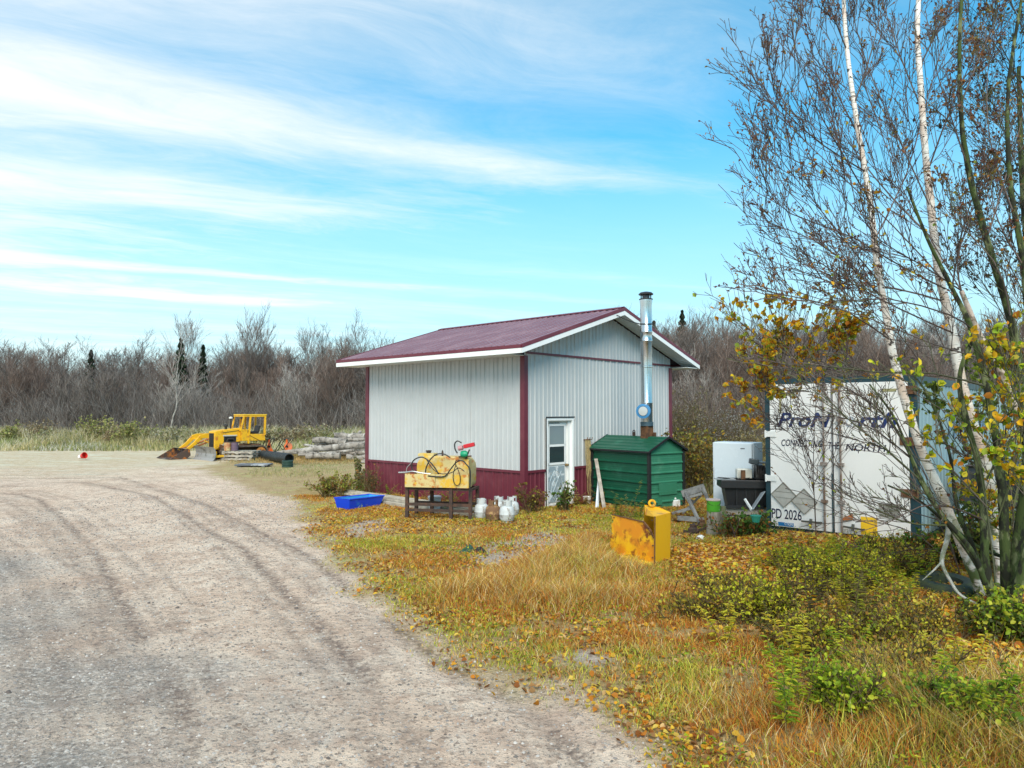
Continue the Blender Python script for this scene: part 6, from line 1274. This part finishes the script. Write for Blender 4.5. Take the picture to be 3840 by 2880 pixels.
AUT = [(.30, .30, .06), (.42, .34, .05), (.20, .22, .05), (.45, .26, .04), (.30, .14, .04), (.5, .45, .2)]
leafy_bush(2590, 1900, 19., .9, 1.5, 1500, AUT, 'autumn bush with olive and rusty leaves just right of the green furnace', seed=61)
leafy_bush(2640, 1850, 21.5, 1.2, 1.3, 1500, AUT+[(.55, .5, .4)], 'olive and cream autumn bush behind the sawhorse, left of the freezer', seed=62)
leafy_bush(2560, 1750, 26., 1.6, 2.6, 1500, [(.30, .24, .16), (.22, .20, .08), (.16, .13, .10)], 'sparse tall brown bush close behind the workshop corner', seed=63, sz=(.05, .09), stems=40)
leafy_bush(2700, 1700, 30., 2.4, 2.3, 2200, [(.45, .43, .40), (.38, .36, .34), (.25, .22, .2)], 'bush with pale fluffy seed heads in front of the wood beyond the freezer', seed=64, sz=(.05, .08), stems=60)
leafy_bush(2880, 1690, 27., 2.0, 1.6, 1500, [(.40, .33, .16), (.30, .26, .12)], 'low tan autumn bush beyond the freezer, left of the container', seed=65, stems=40)
leafy_bush(2830, 2010, 12.9, .4, .42, 480, [(.08, .20, .03), (.14, .28, .05), (.3, .35, .06), (.45, .2, .05)], 'leafy green bramble at the foot of the left container post', seed=66, sz=(.05, .09), stems=14)
leafy_bush(2735, 2020, 12.9, .45, .36, 420, [(.10, .22, .04), (.2, .26, .05), (.4, .25, .05), (.3, .12, .03)], 'green and rust bramble under the black tub beside the mossy post', seed=67, sz=(.04, .08), stems=14)
leafy_bush(2120, 1925, 16.2, .28, .62, 260, [(.07, .18, .03), (.12, .24, .04), (.3, .3, .06)], 'small green weed bush in front of the workshop door left jamb', seed=68, sz=(.04, .08), stems=9)
leafy_bush(2010, 1925, 15.9, .35, .55, 260, [(.22, .10, .04), (.35, .30, .05), (.26, .14, .06)], 'reddish weed bush at the workshop corner right of the cylinders', seed=69, sz=(.04, .08), stems=11)
leafy_bush(1235, 1850, 19., .75, .5, 700, [(.28, .32, .05), (.38, .36, .07), (.35, .18, .05)], 'low yellow green bush left of the blue tub', seed=70, sz=(.04, .09), stems=22)
leafy_bush(1400, 1830, 19.2, .45, .7, 170, [(.30, .14, .05), (.35, .20, .07)], 'dry reddish weed bush against the maroon wall behind the blue tub', seed=71, sz=(.03, .06), stems=14)
leafy_bush(3470, 2140, 10.2, .45, .5, 500, [(.10, .22, .03), (.3, .36, .04), (.45, .2, .04)], 'green weed bush at the right container post', seed=72, sz=(.04, .08), stems=16)
DG = [(.07, .13, .03), (.12, .20, .03), (.20, .26, .04), (.06, .08, .03)]
leafy_bush(3640, 2200, 10.3, .7, .9, 1300, DG+[(.40, .42, .05)], 'dark green bush between the birch trunks and the parked car', seed=73, sz=(.04, .08), stems=26)
leafy_bush(3820, 2250, 9.3, .7, 1.1, 1300, DG+[(.45, .48, .05)], 'dark green bush at the right edge behind the multi stemmed tree', seed=74, sz=(.04, .09), stems=26)
leafy_bush(3760, 2400, 6.9, .45, .45, 1820, [(.34, .48, .03), (.14, .22, .03), (.55, .55, .05), (.08, .10, .03)], 'green weed bush at the dark foot of the multi stemmed tree', seed=75, sz=(.03, .06), stems=18)
leafy_bush(3640, 2790, 4.9, .5, .42, 2600, [(.30, .46, .03), (.12, .22, .03), (.50, .55, .05), (.20, .32, .03)], 'bright green fern like bush in the lower right corner', seed=76, sz=(.02, .045), stems=26)
leafy_bush(3150, 2700, 5.3, .35, .38, 1352, [(.40, .55, .03), (.60, .62, .05), (.26, .38, .03)], 'vivid yellow green weed bush near the bottom of the photo', seed=77, sz=(.02, .045), stems=18)
leafy_bush(2880, 2330, 7.6, .5, .5, 2080, [(.60, .66, .03), (.78, .72, .05), (.50, .54, .04), (.26, .20, .04), (.70, .60, .05)], 'yellow green bush at the left end of the goldenrod thicket', seed=78, sz=(.018, .042), stems=24)
leafy_bush(3150, 2230, 8.6, .6, .55, 2340, [(.60, .66, .03), (.78, .72, .05), (.50, .54, .04), (.26, .20, .04), (.70, .60, .05)], 'yellow green bush in the back of the goldenrod thicket, before the container doors', seed=79, sz=(.018, .042), stems=26)
for i_, (px, py, w_, h_, lb) in enumerate(((2700, 2250, .35, .28, 'low golden bush between the yellow plow piece and the goldenrod thicket'), (3300, 2125, .5, .42, 'yellow green bush right under the container door sticker'), (3440, 2190, .45, .45, 'golden green bush before the right container post'), (2960, 2160, .45, .32, 'low yellow green bush under the container number'), (3480, 2420, .5, .40, 'golden brown bush at the right rim of the thicket, below the tyre'), (2620, 2330, .4, .28, 'low golden weedy bush in the grass below the plow piece'), (3420, 2620, .55, .38, 'olive and gold bush in the lower right grass'))):
    dp_ = P(px, py)[1]; leafy_bush(px, py, dp_, w_, h_, 1300, [[(.62, .50, .06), (.78, .60, .08), (.44, .44, .05), (.50, .26, .05), (.20, .15, .05)], [(.62, .70, .03), (.80, .74, .05), (.40, .48, .04), (.20, .20, .04)]][i_ in (1, 3)], lb, seed=400+i_, sz=(.016, .040), stems=26)
leafy_bush(3330, 2450, 6.7, .40, .36, 1820, [(.44, .44, .05), (.16, .11, .03), (.66, .66, .04), (.46, .26, .05), (.58, .52, .05)], 'dark brown and olive bush at the right end of the goldenrod thicket', seed=84, sz=(.018, .040), stems=30)
leafy_bush(3050, 2420, 6.7, .42, .36, 2080, [(.44, .44, .05), (.16, .11, .03), (.66, .66, .04), (.46, .26, .05), (.58, .52, .05)], 'dark brown and olive bush at the front of the goldenrod thicket', seed=85, sz=(.018, .040), stems=30)
MB_ = [[(.60, .56, .42), (.46, .42, .24), (.30, .32, .12)], [(.46, .46, .14), (.30, .36, .10), (.58, .50, .24)], [(.40, .30, .18), (.56, .48, .34), (.34, .26, .14)]]
for i_, (px, dp, w_, h_, k_) in enumerate(((40, 47., 1.6, 1.2, 1), (190, 46.5, 1.8, 1.0, 0), (340, 49., 1.5, 1.7, 1), (430, 48., 1.6, 1.1, 2), (560, 47., 2.0, 1.2, 0), (480, 46., 1.3, 1.5, 1), (640, 46., 1.5, 1.1, 0), (1010, 47., 1.5, 1.1, 0), (1060, 47., 1.4, .9, 2), (1150, 46., 1.5, 1.2, 2), (1205, 45., 1.3, 1.2, 0), (110, 50., 1.7, 1.4, 2))):
    leafy_bush(px, 1640, dp, w_, h_, 900, MB_[k_], ('pale straw', 'yellow green', 'brownish')[k_]+' bush in the meadow before the left wood, number '+'one two three four five six seven eight nine ten eleven twelve'.split()[i_]+' from the left' if False else ('pale straw', 'yellow green', 'brownish')[k_]+' bush in the '+('far left end of the meadow', 'meadow above the tipped bucket', 'meadow left of the leaning birch', 'meadow behind the loader bucket', 'meadow between bulldozer and log pile', 'meadow just behind the log pile')[min(5, [0, 1, 1, 2, 2, 2, 3, 4, 4, 5, 5, 0][i_])], seed=300+i_, sz=(.07, .15), stems=24)
# tall weed and yellow sapling left of the workshop
def stemplant(p, h, nleaf, lsz, pal, seed, name, lb, cat, group=None, bare=.1, droop=.3, nst=1, asp=.35, lean=.06):
    g = np.random.default_rng(seed); root = thing(name, lb, cat, tuple(p), group); V2 = []; Q2 = []; C2 = []; o2 = 0; paths = []
    for s_ in range(nst):
        az = g.random()*6.28; t = np.linspace(0, 1, 7); b0 = np.array([p[0], p[1], p[2]])+np.array([cos(az), sin(az), 0])*.05*(s_ > 0); hs = h*(1-.35*g.random()*(s_ > 0))
        pt = b0+np.stack([cos(az)*lean*hs*t**2*(1+2*(s_ > 0)), sin(az)*lean*hs*t**2*(1+2*(s_ > 0)), hs*t], 1)+g.normal(size=(7, 3))*.008*hs; pt[0] = b0; paths.append(pt)
    paths = np.array(paths); rad = np.linspace(.007, .002, 7)[None]*np.ones((nst, 1))*max(.7, h); v, q, ids = tubes([(paths, rad)], 4); np_mesh('stem', v, [q], BR, setcols(ids, [(.16, .14, .05), (.14, .10, .06)], g), parent=root)
    n = nleaf*nst; si = g.integers(0, nst, n); t = bare+(1-bare)*g.random(n)**.8; s6 = t*6; i = np.minimum(s6.astype(int), 5); f = (s6-i)[:, None]; base = paths[si, i]*(1-f)+paths[si, i+1]*f
    az = g.random(n)*6.28; d = np.stack([np.cos(az), np.sin(az), .35+0*az], 1); L_ = (lsz*(1.15-.6*t)*(.7+.5*g.random(n)))[:, None]; sd2 = np.stack([-np.sin(az), np.cos(az), 0*az], 1); w = L_*asp*.5; dn = np.array([0, 0, -1.])*droop
    v = np.stack([base, base+d*L_*.35+sd2*w, base+d*L_*.75+sd2*w*.7+dn*L_*.4, base+d*L_+dn*L_, base+d*L_*.75-sd2*w*.7+dn*L_*.4, base+d*L_*.35-sd2*w], 1)
    o2 = np.arange(n)[:, None]*6; q = np.concatenate([o2+[0, 1, 2, 3], o2+[0, 3, 4, 5]]); pal = np.array(pal); c = pal[g.integers(0, len(pal), n)]*(.7+.5*g.random((n, 1)))
    np_mesh('foliage', v.reshape(-1, 3), [q], LEAFM, np.repeat(c, 6, 0), parent=root); return root
GRN = [(.34, .48, .03), (.50, .58, .03), (.20, .34, .03), (.62, .60, .05)]
stemplant(P(1262, 1845), .62, 70, .10, [(.55, .60, .04), (.65, .62, .05)], 80, 'yellow_sapling', 'young sapling with bright yellow leaves on the grass left of the workshop', 'sapling', bare=.45, asp=.6)
stemplant(P(1345, 1850), 1.05, 110, .13, [(.14, .22, .04), (.30, .30, .12), (.40, .36, .22)], 81, 'tall_weed', 'tall drooping green weed beside the far corner of the workshop', 'weed', bare=.15, nst=3, asp=.35, droop=.9, lean=.1)
stemplant(P(2375, 1950), .85, 36, .10, [(.35, .42, .12), (.22, .30, .06)], 82, 'tall_weed', 'tall leaning pale green weed in front of the green furnace', 'weed', bare=.25, nst=2, lean=.22)
stemplant(P(2310, 1945), .50, 40, .09, [(.25, .34, .08), (.16, .24, .05)], 83, 'tall_weed', 'short bushy green weed beside the leaning boards at the furnace', 'weed', bare=.1, nst=3)
# goldenrod thicket: individual plants
pro = []
for s_ in range(4):
    r_ = stemplant(Vector((0, 0, 0)), (.62, .75, .55, .8)[s_], (60, 70, 55, 80)[s_], .10, (GRN, [(.16, .14, .05), (.24, .18, .06), (.46, .50, .05)], [(.66, .64, .06), (.74, .58, .06)], [(.14, .11, .05), (.22, .15, .07), (.13, .10, .04)])[s_], 90+s_, 'goldenrod_plant', '', 'plant', 'goldenrod plants in the thicket', bare=.2, nst=3, asp=.28, lean=.16)
    r_['label'] = ('leafy green goldenrod plant in the thicket before the container', 'dark stemmed goldenrod plant with few green leaves in the thicket before the container', 'yellowing goldenrod plant in the thicket before the container', 'withered dark brown goldenrod plant in the thicket before the container')[s_]; pro.append([r_, False])
g = random.Random(3); cnt = 0; pts_ = []
bx = [p[0] for p in BUSH]; by = [p[1] for p in BUSH]
while len(pts_) < 34:
    x, y = g.uniform(min(bx), max(bx)), g.uniform(min(by), max(by))
    if float(sdist(np.array([x]), np.array([y]), BUSH)[0]) > -.12: pts_.append((x, y, g.choices(range(4), [5, 2, 6, 1])[0]))
pts_ += [(*P(2720, 2440)[:2], 2), (*P(2950, 2760)[:2], 0), (*P(3000, 2700)[:2], 0), (*P(3150, 2560)[:2], 0), (*P(3560, 2790)[:2], 0), (*P(3600, 2800)[:2], 2), (*P(3720, 2850)[:2], 0), (*P(3400, 2120)[:2], 0), (*P(3260, 2110)[:2], 2), (*P(3160, 2130)[:2], 0), (*P(3330, 2150)[:2], 2), (*P(3640, 2650)[:2], 2)]
for x, y, k_ in pts_:
    r_, used = pro[k_]
    if used: o = copy_tree(r_)
    else: o = r_; pro[k_][1] = True
    s_ = g.uniform(.75, 1.15); o.location = (x, y, 0); o.scale = (s_, s_, s_*g.uniform(.8, 1.)); o.rotation_euler = (g.uniform(-.1, .1), g.uniform(-.1, .1), g.uniform(0, 6.28))
wp_ = [stemplant(Vector((0, 0, 0)), (.42, .34, .5)[i], (46, 40, 30)[i], .07, (GRN[:3]+[(.16, .24, .04)], [(.42, .16, .06), (.5, .3, .08), (.3, .12, .05)], [(.62, .46, .16), (.5, .42, .12)])[i], 190+i, 'wall_weed', ('leafy green', 'reddish', 'straw coloured')[i]+' weed growing at the foot of the workshop wall', 'weed', 'weeds along the workshop walls', bare=.1, nst=4, asp=.4, lean=.25) for i in range(3)]
g = random.Random(12); used_ = [0, 0, 0]
for j in range(46):
    k_ = g.choice([0, 0, 1, 1, 2, 2]); t = g.random()
    q2 = (BM @ Vector((-.25-g.random()*.5, t*6.0, 0))) if j < 22 else ((BM @ Vector((g.uniform(.1, 2.6), -.2-g.random()*.35, 0))) if j < 34 else Vector((g.uniform(2.2, 4.6), g.uniform(14.4, 16.), 0)))
    if used_[k_]: o = copy_tree(wp_[k_])
    else: o = wp_[k_]; used_[k_] = 1
    if j >= 34: o['label'] = ('leafy green', 'reddish', 'straw coloured')[k_]+' weed in front of the green furnace'
    s_ = g.uniform(.6, 1.1); o.location = q2; o.scale = (s_,)*3; o.rotation_euler = (0, 0, g.uniform(0, 6.28))
# ------------------------------------------------------------------ grasses, leaves, stones
GM = MC('grass_blade_surface', .8, .3)
g = np.random.default_rng(123)
def scatter(n, x0, x1, y0, y1, near=True):
    y = y0+(y1-y0)*g.random(n)**(1.5 if near else 1.); x = x0+(x1-x0)*g.random(n); return x, y
TAN = np.array([(.74, .48, .13), (.86, .70, .38), (.60, .34, .07), (.82, .56, .14), (.52, .42, .13), (.40, .25, .08)]); GRE = np.array([(.36, .42, .04), (.56, .56, .06), (.24, .32, .04), (.70, .64, .10)]); RUS = np.array([(.58, .20, .03), (.66, .28, .035), (.42, .14, .03)]); DRK = np.array([(.09, .075, .035), (.13, .11, .05)])
def choose(n, w):    # w: dict palette->weight arrays
    ks = list(w); Wt = np.stack([np.broadcast_to(w[k], (n,)) for k in ks], 1).astype(float); Wt /= Wt.sum(1, keepdims=True); r = g.random(n)[:, None]; i = (np.cumsum(Wt, 1) < r).sum(1).clip(0, len(ks)-1)
    out = np.zeros((n, 3)); pals = {'tan': TAN, 'gre': GRE, 'rus': RUS, 'drk': DRK}
    for j, k in enumerate(ks): m_ = i == j; p_ = pals[k]; out[m_] = p_[g.integers(0, len(p_), m_.sum())]
    return out*(.75+.5*g.random((n, 1)))
def bld_clear(x, y):    # outside the workshop, furnace and container footprints
    p = np.stack([x-.28, y-16.3], 1); a = np.array([cos(BA), sin(BA)]); b_ = np.array([-sin(BA), cos(BA)]); lx_, ly_ = p @ a, p @ b_
    k = ~((lx_ > -.03) & (lx_ < 6.6) & (ly_ > -.03) & (ly_ < 6.2)); p = np.stack([x-CL.x, y-CL.y], 1); a = p @ np.array([u.x, u.y]); b_ = p @ np.array([nn.x, nn.y]); k &= ~((a > -.05) & (a < CW+.05) & (b_ > -.03))
    p = np.stack([x-3.19, y-16.5], 1); a = p @ np.array([.8, .6]); b_ = p @ np.array([-.6, .8]); k &= ~((a > -.03) & (a < 1.23) & (b_ > -.03)); return k
x, y = scatter(860000, -6.5, 9.5, 3.7, 19.5)
keep = (np.abs(x) < y*.74+.4); x, y = x[keep], y[keep]
gd = sdist(x, y, GR)+(fbm(x, y, 1.3, 1)-.5)*.9; clump = fbm(x, y, 2.6, 60, 3); cl2 = fbm(x, y, .8, 61, 3)
br_ = np.maximum(np.maximum(sm(-.2, .2, sdist(x, y, BARE)), sm(-.1, .1, sdist(x, y, BARE2))), sm(-.1, .1, sdist(x, y, BARE3)))
go_ = zmask(x, y, GOLD, .35, .6); le = zmask(x, y, LEAF, .4, .8); bu_ = zmask(x, y, BUSH, .3, .5); lr = zmask(x, y, LOWR, .4, .6); pt_ = zmask(x, y, PATCH, .5, 1.)
edge = sm(-.35, .9, gd); dens = edge*(.18+.82*sm(.36, .58, clump))*(1-.9*br_)*(1-.93*le*(1-bu_))*(1-.35*bu_)
dens = np.maximum(dens, pt_*.30*sm(.42, .6, clump)); dens += .15*edge*go_
tall_r = sm(1.2, 2.6, x)*sm(10.5, 6., y)*sm(.42, .6, fbm(x, y, .9, 66, 3)+.06); k = (g.random(len(x)) < dens) & bld_clear(x, y)
x, y, gd, clump, cl2, go_, le, bu_, lr, edge, tall_r, pt_ = [a[k] for a in (x, y, gd, clump, cl2, go_, le, bu_, lr, edge, tall_r, pt_)]; n = len(x); print('grass blades', n)
h = (.035+.07*clump)*(.4+.6*edge)+.17*go_*(.5+clump)+.22*tall_r*(.3+clump)+.12*lr
wall_near = np.exp(-(np.minimum(seg_d(x, y, [(.2, 15.9), (-4.4, 20.)]), seg_d(x, y, [(.2, 15.9), (3., 16.6), (5, 13.4), (6.8, 11.6)]))/.7)**2); h += .05*wall_near; h *= 1-.45*sm(12, 14.5, y); h *= .6+.8*g.random(n)
h = np.minimum(h, .42); cols = choose(n, {'tan': .35+1.6*go_+.9*tall_r, 'gre': .15+.75*sm(.55, .70, cl2)+.5*sm(.5, .1, gd)+.5*lr+.2*wall_near, 'rus': .25+.7*sm(.55, .35, cl2)+.3*go_, 'drk': .06+.6*bu_+.3*lr})
dst = np.hypot(x, y); v, q, t3, c = blades(np.stack([x, y, height(x, y)-.005], 1), h, .0028+.00058*dst, cols, .7, g)
tag(np_mesh('grass', v, [q, t3], GM, c), 'tan, rust and green autumn grass covering the right side of the yard', 'grass', kind='stuff')
# far grass belts
def belt(n, xf, y0, y1, h0, h1, pal, w, sd_):
    g2 = np.random.default_rng(sd_); y = g2.uniform(y0, y1, n); a, b_ = xf(y); x = a+(b_-a)*g2.random(n); cl = fbm(x, y*1.4, .35, sd_, 3); k = g2.random(n) < sm(.25, .5, cl)*(sm(0, .3, (x-a)/(b_-a)+.3*(vn(x, y, .5, 5)-.5)) if y1 < 45 else 1); x, y, cl = x[k], y[k], cl[k]; ed = sm(y0, y0+5, y); h = (h0+(h1-h0)*sm(.35, .7, cl)*ed)*(.5+.8*g2.random(len(x)))
    pal = np.array(pal); ci = ((vn(x, y, .25, sd_+3)+.35*g2.random(len(x)))*len(pal)/1.35).astype(int).clip(0, len(pal)-1); c = pal[ci]*(.7+.6*g2.random((len(x), 1))); return blades(np.stack([x, y, 0*x], 1), h, w, c, .5, g2)
V_ = []; Q_ = []; T_ = []; C_ = []; o_ = 0
for a in ((60000, lambda y: (-.78*y, -.02*y), 41.5, 60, .30, 1.25, [(.52, .46, .26), (.30, .34, .10), (.66, .60, .42), (.55, .47, .24), (.26, .28, .10), (.62, .58, .48), (.50, .40, .16)], .035, 70), (26000, lambda y: (.12*y, .5*y), 18, 46, .25, .9, [(.40, .34, .18), (.26, .28, .09), (.44, .34, .14), (.42, .38, .28)], .022, 71),
          (9000, lambda y: (-.42*y, -.20*y), 31, 40, .06, .35, [(.42, .36, .18), (.34, .30, .12), (.46, .30, .12), (.24, .28, .1)], .022, 72), (7000, lambda y: (-.42*y, -.19*y), 20, 31, .03, .10, [(.34, .34, .16), (.42, .36, .16), (.30, .33, .13)], .016, 73)):
    v, q, t3, c = belt(*a); V_.append(v); Q_.append(q+o_); T_.append(t3+o_); C_.append(c); o_ += len(v)
tag(np_mesh('meadow_grass', np.concatenate(V_), [np.concatenate(Q_), np.concatenate(T_)], GM, np.concatenate(C_)), 'tall dull green and straw grass between the yard and the wood', 'grass', kind='stuff')
# fallen leaves
x, y = scatter(300000, -4.5, 9.5, 3.8, 17.5); gd = sdist(x, y, GR)+(fbm(x, y, 1.3, 1)-.5)*.9; le = zmask(x, y, LEAF, .5, 1.); bu_ = zmask(x, y, BUSH, .3, .5); cl = fbm(x, y, 1.7, 90, 3)
rng_ = sm(.4, 2.2, y-0*x)*0
dens = sm(-.3, .5, gd)*(.07+.30*sm(.48, .62, cl))+1.3*le*(1-.5*bu_)*sm(.2, .45, cl); k = (g.random(len(x)) < dens) & bld_clear(x, y) & (np.abs(x) < y*.76+.3); x, y, le = x[k], y[k], le[k]; n = len(x); print('leaves', n)
LP = np.array([(.86, .42, .03), (.74, .28, .03), (.90, .56, .06), (.40, .14, .03), (.85, .56, .24), (.50, .27, .10), (.92, .66, .12), (.30, .14, .05)]); c = np.minimum(LP[g.integers(0, 8, n)]*(.75+.5*g.random((n, 1)))*np.where(le > .5, 1.15, .9)[:, None], .95)
v, q, c = leaves_mesh(np.stack([x, y, height(x, y)+.010+.07*g.random(n)*(.3+le)], 1), (.028+.036*g.random(n))*(1+.25*le), c, .55, .8, g); tag(np_mesh('fallen_leaves', v, [q], LEAFM, c), 'orange and brown fallen leaves littering the grass', 'fallen leaves', kind='stuff')
# low green ground plants
x, y = scatter(60000, -3.5, 9, 3.8, 16.5); gd = sdist(x, y, GR); cl = fbm(x, y, 1.1, 120, 3); k = (g.random(len(x)) < sm(-.1, .3, gd)*sm(.52, .66, cl)) & bld_clear(x, y); x, y = x[k], y[k]; n = len(x); c = np.array(GRN)[g.integers(0, 4, n)]*(.6+.6*g.random((n, 1)))
v, q, c = leaves_mesh(np.stack([x, y, height(x, y)+.02+.12*g.random(n)], 1), .016+.026*g.random(n), c, .3, .42, g); tag(np_mesh('ground_cover', v, [q], LEAFM, c), 'low green weeds growing between the grasses', 'ground cover', kind='stuff')
# clods and larger stones
n = 420; y = 4+16*g.random(n)**1.6; x = -10+12*g.random(n); gd = sdist(x, y, GR); k = (gd < .3) & (np.abs(x) < y*.74); x, y = x[k], y[k]; n = len(x); s_ = .008+.014*g.random(n)**2
th_ = np.arange(6)*np.pi/3; rg = np.stack([np.cos(th_), np.sin(th_), 0*th_], 1); v = np.concatenate([rg[None]*(.7+.6*g.random((n, 6, 1))), rg[None]*.55*(.7+.6*g.random((n, 6, 1)))+np.array([0, 0, .75])], 1)*s_[:, None, None]*np.array([1.3, 1, 1])+np.stack([x, y, height(x, y)], 1)[:, None, :]
o2 = np.arange(n)[:, None]*12; qd = np.concatenate([o2+[i, (i+1) % 6, 6+(i+1) % 6, 6+i] for i in range(6)]+[o2+[6, 7, 8, 9], o2+[9, 10, 11, 6]]); c = np.array([(.20, .15, .12), (.12, .10, .09), (.34, .28, .23)])[g.integers(0, 3, n)]
tag(np_mesh('dirt_clods', v.reshape(-1, 3), [qd], MC('pebble_surface', .9, 0.), np.repeat(c, 12, 0)), 'dark clods and larger stones scattered on the dirt yard', 'stones', kind='stuff')
# pebbles on the dirt road
n0 = 60000; y = 3.7+16*g.random(n0)**2.2; x = -11+13*g.random(n0); gd = sdist(x, y, GR); k = (gd < .3) & (np.abs(x) < y*.74) & (g.random(n0) < .25+.75*fbm(x, y, .9, 130)); x, y = x[k], y[k]; n = len(x); print('pebbles', n)
s_ = .004+.011*g.random(n)**3+.0006*y; oct_ = np.array([(1, 0, 0), (0, 1, 0), (-1, 0, 0), (0, -1, 0), (0, 0, .7)]); jit = .6+.8*g.random((n, 5, 1)); v = (oct_[None]*jit)*s_[:, None, None]+np.stack([x, y, height(x, y)], 1)[:, None, :]
o2 = np.arange(n)[:, None]*5; tri = np.concatenate([o2+[0, 1, 4], o2+[1, 2, 4], o2+[2, 3, 4], o2+[3, 0, 4]]); c = np.array([(.42, .37, .32), (.30, .27, .25), (.20, .18, .16), (.50, .46, .42)])[g.integers(0, 4, n)]*(.7+.5*g.random((n, 1)))
tag(np_mesh('gravel', v.reshape(-1, 3), [tri], MC('pebble_surface', .9, 0.), np.repeat(c, 5, 0)), 'small loose stones scattered over the dirt yard', 'gravel', kind='stuff')
